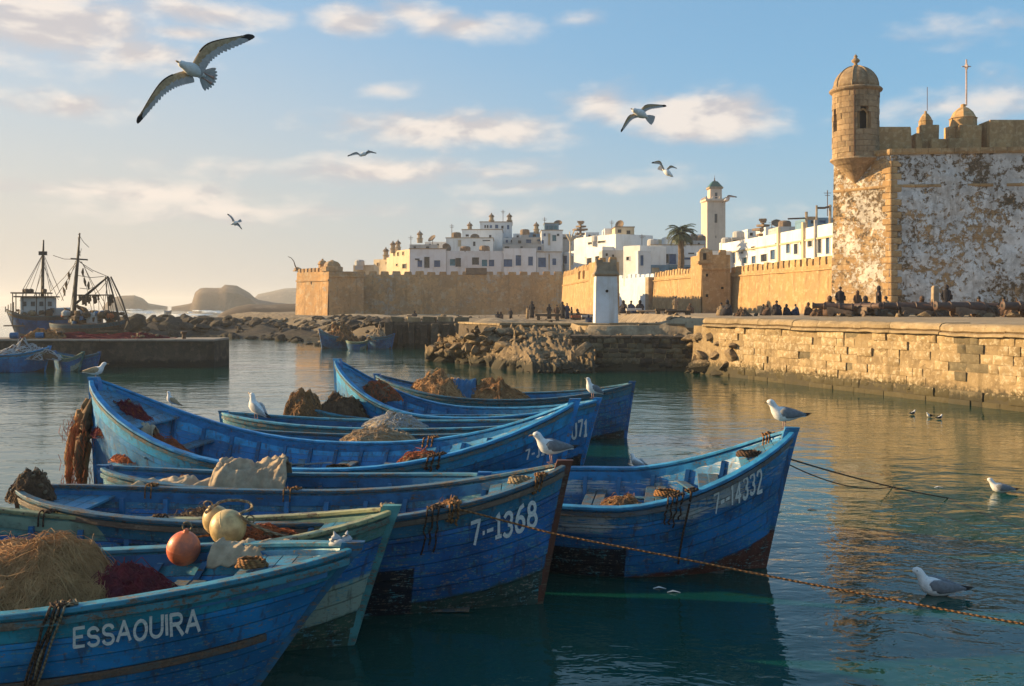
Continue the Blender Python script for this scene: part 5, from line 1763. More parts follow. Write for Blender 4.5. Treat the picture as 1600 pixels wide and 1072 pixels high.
# ------------------------------------------------------------------ wooden boats
class Boat:
    def __init__(s, name, label, P0, P1, beam, zm, zb, zs, rb=.35, rs=.2, heel=0.0, mats=None, planks=8, nu=20, cat='boat', group='blue wooden boats moored side by side', full=2.6, detail=2, sh=2.3):
        """P0 stern xy, P1 bow xy (at the top of the posts)"""
        s.L = math.hypot(P1[0] - P0[0], P1[1] - P0[1])
        s.B, s.zm, s.zb, s.zs, s.rb, s.rs, s.full, s.sh = beam, zm, zb, zs, rb, rs, full, sh
        rz = math.atan2(P1[1] - P0[1], P1[0] - P0[0])
        c = Vector(((P0[0] + P1[0]) / 2, (P0[1] + P1[1]) / 2, 0))
        s.e = empty(name, c, label, cat, group)
        s.e.rotation_euler = (math.radians(heel), 0, rz)
        s.e.rotation_mode = 'XYZ'
        s.mw = Matrix.Translation(c) @ Matrix.Rotation(rz, 4, 'Z') @ Matrix.Rotation(math.radians(heel), 4, 'X')
        s.m = mats
        s.build(planks, nu, detail)

    def sheer(s, u):
        m = 2 * u - 1
        return s.zm + ((s.zb - s.zm) * abs(m) ** s.sh if m > 0 else (s.zs - s.zm) * abs(m) ** max(s.sh, 2.3))

    def keel(s, u):
        m = abs(2 * u - 1)
        return -.32 + .18 * m ** 5

    def pt(s, u, v, side, inn=0.0):
        zk, zs_ = s.keel(u), s.sheer(u)
        z = zk + (zs_ - zk) * v
        m = abs(2 * u - 1)
        xb = s.L / 2 - s.rb * max(0, 1 - v) ** .92
        xs = -s.L / 2 + s.rs * max(0, 1 - v) ** .92
        x = xs + (xb - xs) * u
        w = s.B / 2 * max(0, 1 - m ** s.full) ** .72
        f = max(v, 0) ** (.36 + .52 * m * m)
        y = w * f + .035 * (1 if m > .5 else 1)
        y = max(.02, y - inn)
        return Vector((x, side * y, z))

    def us(s, n, a=0.0, b=1.0):
        t0, t1 = math.acos(1 - 2 * a), math.acos(1 - 2 * b)
        return [.5 - .5 * math.cos(t0 + (t1 - t0) * i / (n - 1)) for i in range(n)]

    def o(s, mb, name, mat, parent=None, **kw):
        return mb.obj(name, mat, parent or s.e, world=False, **kw)

    def build(s, planks, nu, detail):
        us = s.us(nu)
        v0 = .10
        # lining keeps the hull closed between the strakes
        for side in (-1, 1):
            mb = MB()
            nv = 7
            pts, uv = [], []
            for u in us:
                for j in range(nv):
                    v = v0 + (.985 - v0) * j / (nv - 1)
                    pts.append(s.pt(u, v, side, .028))
                    uv.append((u, v))
            mb.grid(pts, nu, nv)
            mb.uv = uv
            s.o(mb, 'inner_lining', s.m['inner'], smooth=True)
        for side in (-1, 1):
            edges = [v0 + (1 - v0) * (k / planks) ** .92 for k in range(planks + 1)]
            edges[-2] = .85
            for k in range(planks):
                va, vb = edges[k], edges[k + 1]
                mb = MB()
                for i, u in enumerate(us):
                    h = s.sheer(u) - s.keel(u)
                    g = .004 / h
                    lo, hi = va + g, vb - g
                    prof = [(lo, -.010), ((lo + hi) / 2, -.007), (hi, .0), (hi, .030), (lo, .030)]
                    for v, inn in prof:
                        mb.v.append(s.pt(u, v, side, inn))
                        mb.uv.append((u, v))
                n = 5
                for i in range(nu - 1):
                    for j in range(n):
                        a, b = i * n + j, i * n + (j + 1) % n
                        mb.f.append((a, b, b + n, a + n) if side < 0 else (a, a + n, b + n, b))
                s.o(mb, 'plank', s.m['paint'], smooth='auto')
        # posts
        for bow in (1, 0):
            mb = MB()
            rings = []
            uvs = []
            u = 1.0 if bow else 0.0
            zt = s.sheer(u)
            sg = 1 if bow else -1
            for v in (0, .12, .25, .4, .55, .7, .85, .97, 1.0, 1.05):
                p = s.pt(u, min(v, 1), 1, 0)
                p.y = 0
                if v > 1:
                    p.z = zt + (.06 if bow else .05)
                    p.x += sg * .02
                w = .052 if v < 1 else .042
                d0, d1 = -.10, .055
                rings.append([p + Vector((sg * d1, -w * .7, 0)), p + Vector((sg * d1, w * .7, 0)), p + Vector((sg * d0, w * 1.15, 0)), p + Vector((sg * d0, -w * 1.15, 0))])
                uvs += [(u, v * .9)] * 4
            mb.loft(rings)
            mb.uv = uvs
            s.o(mb, 'stem_post' if bow else 'stern_post', s.m['stem'])
        # gunwales, rub rails, inner wales
        for side in (-1, 1):
            us2 = s.us(26, .004, .996)
            pts = [s.pt(u, 1, side, .012) + Vector((0, 0, .014)) for u in us2]
            sides = []
            for i in range(len(pts)):
                a, b = pts[max(0, i - 1)], pts[min(len(pts) - 1, i + 1)]
                t = (b - a)
                t.z = 0
                t.normalize()
                sides.append(Vector((-t.y, t.x, 0)))
            mb = MB().rect_sweep(pts, [.105 - .05 * abs(2 * u - 1) ** 6 for u in us2], .036, sides)
            s.o(mb, 'gunwale', s.m['rail'], bevel=.006)
            pts = [s.pt(u, 1, side, -.016) - Vector((0, 0, .050)) for u in us2]
            s.o(MB().rect_sweep(pts, .028, .05, sides), 'rub_rail', s.m['rub'], bevel=.005)
            if s.m.get('low_rail'):
                us3 = s.us(24, .02, .965)
                v_ = s.m['low_rail_v']
                pts = [s.pt(u, v_, side, -.018) for u in us3]
                s.o(MB().rect_sweep(pts, .034, .052, sides[:24]), 'low_rub_rail', s.m['low_rail'], bevel=.006)
            us3 = s.us(22, .03, .97)
            pts = [s.pt(u, 1, side, .062) - Vector((0, 0, .075)) for u in us3]
            s.o(MB().rect_sweep(pts, .022, .105, (0, 1, 0)), 'inner_wale', s.m['inwale'])
            if detail > 0:
                nr = max(5, int(s.L / (.42 if detail > 1 else .8)))
                for k in range(nr):
                    u = .07 + .86 * k / (nr - 1)
                    pts = [s.pt(u, v, side, .052) for v in (.16, .24, .34, .46, .6, .75, .93)]
                    mb = MB()
                    mb.loft([[p + Vector((-.024, side * .022, 0)), p + Vector((.024, side * .022, 0)), p + Vector((.024, -side * .026, .004)), p + Vector((-.024, -side * .026, .004))] for p in pts])
                    s.o(mb, 'rib', s.m['rib'])
        # thwarts, decks, floor
        inw = lambda u, z: s.pt(u, (z - s.keel(u)) / (s.sheer(u) - s.keel(u)), 1, .05).y
        if detail > 0:
            for u in ((.2, .36, .52, .68, .82) if s.L > 5.5 else (.25, .45, .64, .8)):
                z = s.sheer(u) - .24
                x = s.pt(u, .8, 1).x
                mb = MB()
                for k in (-1, 0) if detail > 1 else (0,):
                    w = .115 if detail > 1 else .2
                    mb = MB().box((x + k * (w + .008), 0, z + rnd.uniform(-.004, .004)), (w, 2 * inw(u, z), .034))
                    s.o(mb, 'thwart_board', s.m['thwart'], bevel=.006)
            for sg, ua, ub in ((1, .865, .985), (-1, .135, .015)):
                n_ = 5
                for k in range(n_):
                    t0, t1 = k / n_, (k + .93) / n_
                    ring = []
                    for t in (t0, t1):
                        u = ua + (ub - ua) * t
                        z = s.sheer(u) - .075
                        y = inw(u, z)
                        p = s.pt(u, .9, 1)
                        ring.append([Vector((p.x, -y, z - .012)), Vector((p.x, y, z - .012)), Vector((p.x, y, z + .012)), Vector((p.x, -y, z + .012))])
                    s.o(MB().loft(ring), 'deck_board', s.m['deck'])
            for k in range(5):
                y = (k - 2) * .14
                x0, x1 = s.pt(.14, .3, 1).x, s.pt(.86, .3, 1).x
                s.o(MB().box(((x0 + x1) / 2, y, .02 + rnd.uniform(-.01, .01)), (x1 - x0, .125, .022)), 'floor_board', s.m['floor'])

    def world(s, p):
        return s.mw @ Vector(p)

    def px(s, p):
        w = s.world(p)
        return 800 + F * w.x / w.y, 476 + F * (H - w.z) / w.y

    def find_u(s, px, v, side):
        lo, hi = 0.0, 1.0
        for _ in range(30):
            m = (lo + hi) / 2
            if s.px(s.pt(m, v, side))[0] < px: lo = m
            else: hi = m
        return lo

    def letters(s, text, px0, px1, py0, py1, hpx, side=-1, gap=.28, wide=.62, name='lettering', mat=None, bold=.17, skip=0.0):
        """paint text on the hull: (px0,py0)..(px1,py1) is the middle line of the writing in the photograph"""
        def uv_at(px, py):
            v = .8
            for _ in range(12):
                u = s.find_u(px, v, side)
                a, b = s.px(s.pt(u, v - .05, side))[1], s.px(s.pt(u, v + .05, side))[1]
                y = s.px(s.pt(u, v, side))[1]
                v += (py - y) / ((b - a) / .1) * .8
                v = max(.15, min(.97, v))
            return u, v
        glyphs = [GLYPH[c] for c in text]
        tot = sum(g[0] * wide for g in glyphs) + gap * (len(glyphs) - 1)
        sc_ = (px1 - px0) / tot            # px per letter-height unit
        stretch = sc_ / hpx
        mb = MB()
        x = 0.0
        lift = .0
        memo = {}
        for gi, g in enumerate(glyphs):
            gj = (.05 * math.sin(gi * 2.3 + 1), .04 * math.cos(gi * 3.7), .05 * math.sin(gi * 5.1))
            for pl in g[1]:
                pl = [Vector((px_ * wide + gj[2] * (py_ - .5), py_ * (1 + gj[1]) + gj[0], 0)) for px_, py_ in pl]
                # resample
                q = [pl[0]]
                for a, b in zip(pl, pl[1:]):
                    m_ = max(1, int((b - a).length / .12))
                    q += [a.lerp(b, k / m_) for k in range(1, m_ + 1)]
                lift += .00025
                prev = None
                for i, p in enumerate(q):
                    a, b = q[max(0, i - 1)], q[min(len(q) - 1, i + 1)]
                    t = (b - a).normalized() if (b - a).length > 1e-6 else Vector((1, 0, 0))
                    nrm = Vector((-t.y, t.x, 0)) * bold / 2 * (1 + .22 * noise.noise(Vector((gi * 3.1 + i * .35, p.x * 2, p.y * 2))))
                    ends = []
                    pp = p + (t * (bold * .25) * (1 if i == len(q) - 1 else -1 if i == 0 else 0))
                    for e_ in (pp - nrm, pp + nrm):
                        fx = px0 + (x + e_.x) * sc_
                        fr_ = (x + e_.x) / tot
                        fy = py0 + (py1 - py0) * fr_ - (e_.y - .5) * hpx * (1 + .18 * (fr_ - .5))
                        u, v = uv_at(fx, fy)
                        w = s.pt(u, v, side, -(.0185 + lift))
                        mb.v.append(w)
                        ends.append(len(mb.v) - 1)
                    if prev: mb.f.append((prev[0], ends[0], ends[1], prev[1]) if side > 0 else (prev[0], prev[1], ends[1], ends[0]))
                    prev = ends
            x += g[0] * wide + gap
        return s.o(mb, name, mat or M['letter'])


def arc(cx, cy, rx, ry, a0, a1, n=9):
    return [(cx + rx * math.cos(math.radians(a0 + (a1 - a0) * i / n)), cy + ry * math.sin(math.radians(a0 + (a1 - a0) * i / n))) for i in range(n + 1)]


GLYPH = {
    'E': (.85, [[(0, 0), (0, 1)], [(0, 1), (.85, 1)], [(0, .52), (.7, .52)], [(0, 0), (.85, 0)]]),
    'S': (.95, [arc(.48, .75, .42, .25, 15, 180) + arc(.48, .75, .42, .25, 180, 270) + arc(.48, .25, .44, .25, 90, -90) + arc(.48, .25, .44, .25, -90, -165)]),
    'A': (1.1, [[(0, 0), (.55, 1)], [(.55, 1), (1.1, 0)], [(.22, .33), (.88, .33)]]),
    'O': (1.1, [arc(.55, .5, .52, .5, 90, 450, 18)]),
    'U': (1.0, [[(0, 1), (0, .35)] + arc(.5, .35, .5, .35, 180, 360) + [(1.0, 1)]]),
    'I': (.1, [[(.05, 0), (.05, 1)]]),
    'R': (1.0, [[(0, 0), (0, 1)], [(0, 1), (.55, 1)] + arc(.55, .76, .38, .24, 90, -90) + [(0, .52)], [(.45, .52), (.98, 0)]]),
    '7': (.9, [[(0, 1), (.9, 1), (.35, 0)]]),
    '-': (.55, [[(0, .48), (.55, .48)]]),
    '.': (.12, [[(.02, .45), (.10, .45)]]),
    '1': (.5, [[(.3, 0), (.3, 1), (.02, .8)], [(.0, .0), (.55, 0)]]),
    'l': (.4, [[(.2, 0), (.2, 1), (.0, .82)]]),
    '3': (.9, [arc(.42, .74, .42, .26, 150, -90) + arc(.42, .25, .46, .25, 90, -150)]),
    '6': (.95, [[(.82, .98), (.5, .92), (.18, .62), (.04, .3)], arc(.48, .28, .44, .28, 0, 360, 16)]),
    '8': (.95, [arc(.48, .76, .36, .24, 0, 360, 16), arc(.48, .27, .45, .27, 0, 360, 16)]),
    '4': (1.0, [[(.7, 0), (.7, 1), (0, .32), (.98, .32)]]),
    '2': (.9, [arc(.44, .72, .42, .28, 160, -30) + [(.0, 0), (.92, 0)]]),
    'W': (1.2, [[(0, 1), (.3, 0), (.6, .7), (.9, 0), (1.2, 1)]]),
    'J': (.6, [[(.55, 1), (.5, .3)] + arc(.25, .28, .25, .28, 0, -140)]),
}

BLUE_ = (0.010, 0.085, 0.30)
BLUE2 = (0.010, 0.115, 0.36)
TEAL = (0.02, 0.17, 0.30)
inner = hull_paint('inner_blue', (0.007, 0.055, 0.14), (0.012, 0.10, 0.22), (0.012, 0.03, 0.045), .42, worn=.7, green=.6, seed=3.0)
inner_b = hull_paint('bright_inner_blue', (0.010, 0.15, 0.36), (0.02, 0.22, 0.44), (0.012, 0.04, 0.06), .40, worn=.5, green=.2, seed=5.0)


def boat_mats(key, main, sheer, boot=(.05, .03, .02), rail=(.025, .17, .30), rail_w=.5, stem=None, rub=(.03, .12, .16), inw=(.02, .15, .33), inn=None, low_rail=None, low_v=.55, **kw):
    sd = (hash(key) % 97) * 0 + sum(map(ord, key)) * 1.37
    d = {'paint': hull_paint('hull_' + key, main, sheer, boot, seed=sd, **kw), 'inner': inn or inner,
         'stem': worn_wood('stem_' + key, stem or main, amt=.55, seed=sd), 'rail': worn_wood('rail_' + key, rail, amt=rail_w, seed=sd + 1),
         'rub': worn_wood('rub_' + key, rub, amt=.7, seed=sd + 2), 'inwale': worn_wood('inwale_' + key, inw, amt=.35, seed=sd + 3),
         'rib': worn_wood('rib_' + key, (.02, .14, .30), amt=.4, seed=sd + 4), 'thwart': worn_wood('thwart_' + key, (.04, .13, .2), amt=.75, seed=sd + 5),
         'deck': worn_wood('deck_' + key, (.03, .17, .29), amt=.6, seed=sd + 6), 'floor': worn_wood('floor_' + key, (.05, .07, .08), amt=.8, seed=sd + 7)}
    if low_rail:
        d['low_rail'] = worn_wood('low_rail_' + key, low_rail, wood=(.17, .10, .06), amt=.9, seed=sd + 8)
        d['low_rail_v'] = low_v
    return d


m_dark = boat_mats('dark', (.007, .12, .32), (.018, .17, .30), rail=(.03, .14, .22), rail_w=.6, worn=.7, green=.75)
m_mid = boat_mats('mid', (.012, .15, .30), (.03, .22, .34), rail=(.05, .24, .34), rail_w=.6, worn=.9, green=.9)
m_bright = boat_mats('bright', (.007, .20, .50), (.02, .30, .60), rail=(.025, .25, .52), rail_w=.25, inw=(.02, .22, .50), inn=inner_b, worn=.4, green=.35)
m_A = boat_mats('number_14332', (.007, .165, .43), (.016, .19, .42), boot=(.10, .03, .02), boot_v=.26, rail=(.03, .26, .52), rail_w=.22, inw=(.025, .25, .55), inn=inner_b,
                patch=(0, .56, .60), worn=.55, green=.45, pale=(.42, .40, .37), stem=(.010, .10, .28), rub=(.10, .12, .14))
m_B = boat_mats('number_1368', (.007, .125, .37), (.02, .16, .28), boot=(.02, .055, .045), boot_v=.28, rail=(.035, .12, .19), rail_w=.7, patch=(0, .755, .60), worn=.6, green=.65, stem=(.12, .035, .018), rub=(.10, .07, .05))
m_F = boat_mats('green_prow', (.008, .13, .36), (.10, .24, .20), boot=(.035, .085, .055), boot_v=.30, rail=(.36, .36, .18), rail_w=.5, worn=.65, green=.5, bow_pale=(.70, .60, (.26, .31, .24)), stem=(.06, .22, .22), rub=(.10, .2, .16), inw=(.20, .28, .20))
m_E = boat_mats('town_name', (.008, .21, .50), (.02, .26, .38), boot=(.02, .03, .05), boot_v=.2, rail=(.03, .19, .28), rail_w=.5, worn=.5, green=.3, stem=(.02, .12, .22), rub=(.04, .19, .24),
                low_rail=(.08, .07, .06), low_v=.60, patch=(0, .60, .44))
m_A['stem'] = m_A['paint']

# P0 stern, P1 bow ; positions from the waterline and the sheer seen in the photograph
bE = Boat('blue_boat', 'nearest blue boat with the town name painted on its bow side', (-6.6, 7.1), (-1.12, 7.08), 1.62, .90, 1.16, 1.1, rb=.95, rs=.3, heel=.6, mats=m_E, planks=9, nu=26, full=2.0, sh=1.5)
bE.letters('ESSAOUIRA', 118, 313, 997, 968, 30, wide=.78, gap=.26, bold=.19)
bF = Boat('blue_boat', 'blue boat with a pale green prow and weathered yellow rails', (-5.6, 8.62), (-1.02, 8.5), 1.22, .90, 1.13, 1.25, rb=.42, rs=.25, mats=m_F, planks=8, nu=24)
bB = Boat('blue_boat', 'dark blue boat with a rusty stem and the number 7-1368 on its bow', (-4.85, 9.8), (.52, 9.68), 1.52, .91, 1.33, 1.08, rb=.30, rs=.2, mats=m_B, planks=9, nu=24, full=3.0)
bB.letters('7.-1368', 737, 838, 836, 802, 36, wide=.62, gap=.24, bold=.19)
bA = Boat('blue_boat', 'bright blue boat at the right with the number 7-14332', (-.75, 11.6), (3.08, 10.95), 2.0, .83, 1.50, .80, rb=.36, rs=.2, heel=2.2, mats=m_A, planks=9, nu=24, full=2.3, sh=1.75)
bA.letters('7--l4332', 1116, 1190, 789, 748, 31, wide=.66, gap=.3, bold=.19)
bH = Boat('blue_boat', 'narrow low boat with a pale canvas cloth draped over it', (-4.72, 11.5), (-.3, 11.2), 1.05, .86, .96, 1.0, rb=.2, rs=.15, mats=m_dark, planks=7, nu=20)
bG = Boat('blue_boat', 'long broad blue boat with a tall left prow hung with nets', (-5.85, 13.9), (.84, 13.15), 2.35, .84, 1.60, 1.84, rb=.40, rs=.12, mats=m_bright, planks=8, nu=26, full=2.7)
bG.letters('7-J1', 822, 850, 712, 702, 15, wide=.5, gap=.3, bold=.2)
bM = Boat('blue_boat', 'low dark blue boat just behind the long broad boat', (-5.0, 15.7), (.4, 15.2), 1.15, .78, .95, .95, rb=.2, rs=.15, mats=m_dark, planks=6, nu=18, detail=1)
bL = Boat('blue_boat', 'low blue boat with a gull standing on its left end', (-5.0, 17.2), (.9, 16.7), 1.15, .84, .95, 1.02, rb=.2, rs=.15, mats=m_mid, planks=6, nu=18, detail=1)
bJ = Boat('blue_boat', 'blue boat with a tall slender left prow and lettered right prow', (-3.42, 19.4), (1.56, 18.0), 1.75, .86, 1.16, 1.80, rb=.36, rs=.10, mats=m_bright, planks=7, nu=22, detail=2)
bJ.letters('14U71', 877, 917, 680, 667, 22, wide=.5, gap=.25, bold=.2)
bN = Boat('blue_boat', 'low blue boat loaded with folded nets on its left end', (-4.0, 18.55), (.2, 18.1), .85, .80, .86, 1.05, rb=.15, rs=.12, mats=m_mid, planks=6, nu=18, detail=1)
bK = Boat('blue_boat', 'farthest blue boat of the row, heaped with tan nets', (-3.05, 22.4), (2.62, 21.6), 1.7, .86, 1.18, 1.30, rb=.20, rs=.12, mats=m_dark, planks=7, nu=22, detail=1)

# ------------------------------------------------------------------ nets, cloths, buoys, ropes
def heap(name, label, cat, c, rx, ry, h, mat, mat2, strands=500, seed=1, rz=0.0, rad=.0035, slen=.35, peak=2.0, rough=.2, corks=7):
    e = empty(name, c, label, cat)
    e.rotation_euler = (0, 0, rz)
    r = random.Random(seed)

    def surf(a, t):
        k = 1 + rough * fbm((math.cos(a) * 1.3, math.sin(a) * 1.3, t), 1.2, seed, 3)
        fo = abs(noise.noise(Vector((math.cos(a) * t * 3.2 + seed, math.sin(a) * t * 3.2, seed * .7))))
        z = h * (1 - t ** peak) * (1 - .75 * rough * 2.5 * (.35 - fo)) * (1 + rough * 1.2 * fbm((math.cos(a) * t * 1.6, math.sin(a) * t * 1.6, 2), 1.5, seed * 2, 3))
        return Vector((rx * t * k * math.cos(a), ry * t * k * math.sin(a), z))
    na, nt = 40, 14
    mb = MB()
    rings = [[surf(2 * PI * i / na, t) + Vector((0, 0, -.01)) for i in range(na)] for t in [.02 + .98 * j / (nt - 1) for j in range(nt)]]
    for j, rg in enumerate(rings):
        for v in rg:
            v += Vector((0, 0, .02 * fbm(v, 9 / max(rx, .2), seed, 3)))
    mb.loft(rings[::-1] + [], True, True)
    mb.obj('folded_mass', mat, e, smooth=True, world=False)
    mb = MB()
    for k in range(strands):
        a, t = r.uniform(0, 2 * PI), math.sqrt(r.random())
        da, dt = r.uniform(-1, 1), r.uniform(-1, 1)
        n = 6
        pts = []
        lf = r.uniform(.004, .03) * (3 if r.random() < .06 else 1)
        for i in range(n):
            q = surf(a, max(.02, min(1.05, t)))
            q.z += lf * math.sin(PI * i / (n - 1)) + .004
            pts.append(q)
            step = slen / n
            a += da * step / max(rx * t, .12)
            t += dt * step / rx
            da += r.uniform(-.5, .5)
            dt += r.uniform(-.5, .5)
        mb.tube(pts, rad * r.uniform(.7, 1.3), 3, cap=False)
    mb.obj('net_twine', mat2, e, world=False, kind='stuff')
    if corks:
        cm = None
        for k in range(corks):
            a, t = r.uniform(0, 2 * PI), r.uniform(.2, .95)
            q = surf(a, t) + Vector((0, 0, rad * 3))
            if cm is None:
                cm = MB().lathe([(.3, -1), (.8, -.85), (1, -.3), (1, .3), (.8, .85), (.3, 1)], 8).obj('cork_float', M['rope_tan'], e, world=False, smooth=True)
                cm.location, sc_ = q, rad * 6
                o = cm
            else:
                o = inst(cm.data, 'cork_float', q, e)
            o.rotation_euler = (PI / 2 + r.uniform(-.3, .3), 0, r.uniform(0, 6))
            o.scale = (sc_ * .8, sc_ * .8, sc_ * 1.3)
    return e


def cloth(name, label, cat, c, pts, w, mat, seed=1, fold=.03, rz=0.0, nf=26, drop=.2):
    """a cloth thrown over something: pts = section (y, z) across, extruded w along x with folds"""
    e = tag(MB().obj(name, mat), label, cat)
    r = random.Random(seed)
    nu = 44
    P = []
    # resample the section
    q = [Vector((0, y, z)) for y, z in pts]
    ln = [0]
    for a, b in zip(q, q[1:]): ln.append(ln[-1] + (b - a).length)
    for i in range(nu):
        x = (i / (nu - 1) - .5)
        for j in range(nf):
            s = ln[-1] * j / (nf - 1)
            k = max(0, min(len(q) - 2, sum(1 for v in ln if v <= s) - 1))
            p = q[k].lerp(q[k + 1], (s - ln[k]) / max(1e-6, ln[k + 1] - ln[k]))
            edge = 1 + .12 * fbm((x * 3, s, 0), 2, seed)
            q_ = Vector((x * 6 + .9 * math.sin(s * 5 + seed), s * 2.6, seed))
            f = fold * (1.1 * noise.noise(q_) + (.5 - abs(noise.noise(q_ * 1.9))) * .9 + .35 * noise.noise(q_ * 4.1))
            sag = drop * fold * noise.noise(Vector((x * 3, s * 2, seed + 5)))
            P.append((x * w * edge, p.y * (1 + .1 * noise.noise(Vector((x * 4, s, 1)))), p.z + f + sag))
    mb = MB().grid(P, nu, nf)
    me = e.data
    me.from_pydata([tuple(v) for v in mb.v], [], mb.f)
    me.shade_smooth()
    md = e.modifiers.new('thickness', 'SOLIDIFY')
    md.thickness = .012
    e.location = c
    e.rotation_euler = (0, 0, rz)
    return e


def smooth_path(pts, n=8):
    pts = [Vector(p) for p in pts]
    out = []
    for i in range(len(pts) - 1):
        p0, p1, p2, p3 = pts[max(i - 1, 0)], pts[i], pts[i + 1], pts[min(i + 2, len(pts) - 1)]
        for k in range(n):
            t = k / n
            out.append(.5 * ((2 * p1) + (-p0 + p2) * t + (2 * p0 - 5 * p1 + 4 * p2 - p3) * t * t + (-p0 + 3 * p1 - 3 * p2 + p3) * t ** 3))
    out.append(pts[-1])
    return out


def rope(label, pts, r=.012, mat='rope', n=8, twist=True, name='mooring_rope', k=10):
    path = smooth_path(pts, k)
    if not twist:
        o = MB().tube(path, r, n).obj(name, M[mat], smooth=True)
        return tag(o, label, 'rope')
    # three laid strands
    mb = MB()
    L = [0]
    for a, b in zip(path, path[1:]): L.append(L[-1] + (b - a).length)
    fine = []
    m_ = max(30, int(L[-1] / (r * 2.2)))
    j = 0
    for i in range(m_ + 1):
        s = L[-1] * i / m_
        while j < len(L) - 2 and L[j + 1] < s: j += 1
        fine.append(path[j].lerp(path[j + 1], (s - L[j]) / max(1e-6, L[j + 1] - L[j])))
    for st in range(3):
        pts2 = []
        for i, p in enumerate(fine):
            a, b = fine[max(0, i - 1)], fine[min(m_, i + 1)]
            t = (b - a).normalized()
            sd = t.cross(Vector((0, 0, 1))).normalized()
            uu = sd.cross(t)
            an = i * .75 + st * 2 * PI / 3
            pts2.append(p + (sd * math.cos(an) + uu * math.sin(an)) * r * .52)
        mb.tube(pts2, r * .55, 5)
    o = mb.obj(name, M[mat], smooth=True)
    return tag(o, label, 'rope')


# the big net aboard the nearest boat
heap('net_heap', 'big heap of straw coloured fishing net filling the nearest boat at the lower left', 'fishing net', Vector((-3.42, 7.12, .60)), .80, .56, .62, M['net_straw'], M['net_straw_hi'], 3800, 3, rad=.0019, slen=.5, peak=2.3, rough=.12, corks=0)
heap('net_heap', 'dark red net piled against the right side of the big straw net', 'fishing net', Vector((-2.80, 7.18, .70)), .44, .40, .34, M['net_red'], M['net_red'], 700, 4, rad=.003, slen=.2, peak=1.8)
heap('net_heap', 'brown and red cords tangled behind the yellow buoys', 'fishing net', Vector((-2.06, 8.28, .88)), .42, .24, .16, M['net_brown'], M['net_orange'], 420, 5, rad=.004, slen=.3)
heap('net_heap', 'orange red net bunched inside the tall left prow of the long boat', 'fishing net', Vector((-5.35, 13.75, 1.12)), .42, .30, .42, M['net_orange'], M['net_red'], 600, 6, rad=.004, slen=.3)
heap('net_heap', 'rusty orange net lying beside the canvas in the long boat', 'fishing net', Vector((-4.85, 13.4, .82)), .55, .30, .30, M['net_orange'], M['net_orange'], 500, 16, rad=.004, slen=.3)
heap('net_heap', 'brown net heap on the left end of the loaded low boat', 'fishing net', Vector((-3.85, 18.4, .80)), .42, .36, .50, M['net_brown'], M['net_straw'], 500, 7, rad=.005, slen=.3, peak=2.2, rough=.24)
heap('net_heap', 'dark folded nets leaning left of the slender prow', 'fishing net', Vector((-3.2, 18.5, .8)), .50, .36, .42, M['net_brown'], M['net_brown'], 400, 8, rad=.005, slen=.3, peak=2.2, rough=.24)
heap('net_heap', 'tan net mound in the middle of the farthest boat of the row', 'fishing net', Vector((-1.55, 22.1, .85)), .75, .5, .50, M['net_straw'], M['net_straw_hi'], 700, 9, rad=.006, slen=.4, peak=2.0, rough=.4)
heap('net_heap', 'second tan net mound nearer the bow of the farthest boat', 'fishing net', Vector((-.35, 21.9, .85)), .62, .45, .36, M['net_straw_hi'], M['net_straw'], 600, 10, rad=.006, slen=.4, peak=2.0, rough=.4)
heap('net_heap', 'pale net tangle lying across the low boat behind the long boat', 'fishing net', Vector((-2.1, 15.55, .78)), .6, .3, .18, M['net_straw_hi'], M['canvas'], 420, 12, rad=.004, slen=.3)
heap('net_heap', 'grey white net tangle on the rail of the low boat with the gull', 'fishing net', Vector((-2.0, 16.9, .84)), .5, .3, .20, M['canvas'], M['gull_pale'], 350, 13, rad=.004, slen=.3)
heap('net_heap', 'net and weed bundle hung over the tip of the rubble slope', 'fishing net', Vector(W(702, 545, 53)) + Vector((0, 0, -.5)), 1.1, .8, 1.2, M['net_straw'], M['net_straw_hi'], 700, 14, rad=.018, slen=.9, peak=1.1, rough=.5)

# dark bundle hanging outside the tall left prow
e = empty('hanging_nets', Vector((-5.95, 13.85, .9)), 'dark brown nets and floats hanging down outside the tall left prow', 'fishing net')
r = random.Random(17)
for k in range(7):
    x0 = -6.0 + r.uniform(-.12, .1)
    top = Vector((x0 + .08, 13.82 + r.uniform(-.1, .1), 1.45 + r.uniform(-.1, .15)))
    n = 9
    L = r.uniform(.75, 1.15)
    pts = [top + Vector((-.13 * math.sin(i / n * 2) + r.uniform(-.02, .02), r.uniform(-.02, .02), -L * i / (n - 1))) for i in range(n)]
    MB().tube(pts, [.02 + .065 * math.sin(PI * min(1, (i + .5) / n)) * r.uniform(.6, 1.1) for i in range(n)], 8).obj('net_bundle', M['net_brown' if k % 3 else 'net_straw'], e, smooth=True)
mb = MB()
for k in range(260):
    p = Vector((-6.02 + r.gauss(0, .09), 13.8 + r.gauss(0, .09), r.uniform(.35, 1.4)))
    mb.tube([p, p + Vector((r.uniform(-.05, .05), r.uniform(-.05, .05), -.1)), p + Vector((r.uniform(-.06, .06), r.uniform(-.05, .05), -.22))], .004, 3, cap=False)
mb.obj('net_twine', M['net_orange'], e, kind='stuff')

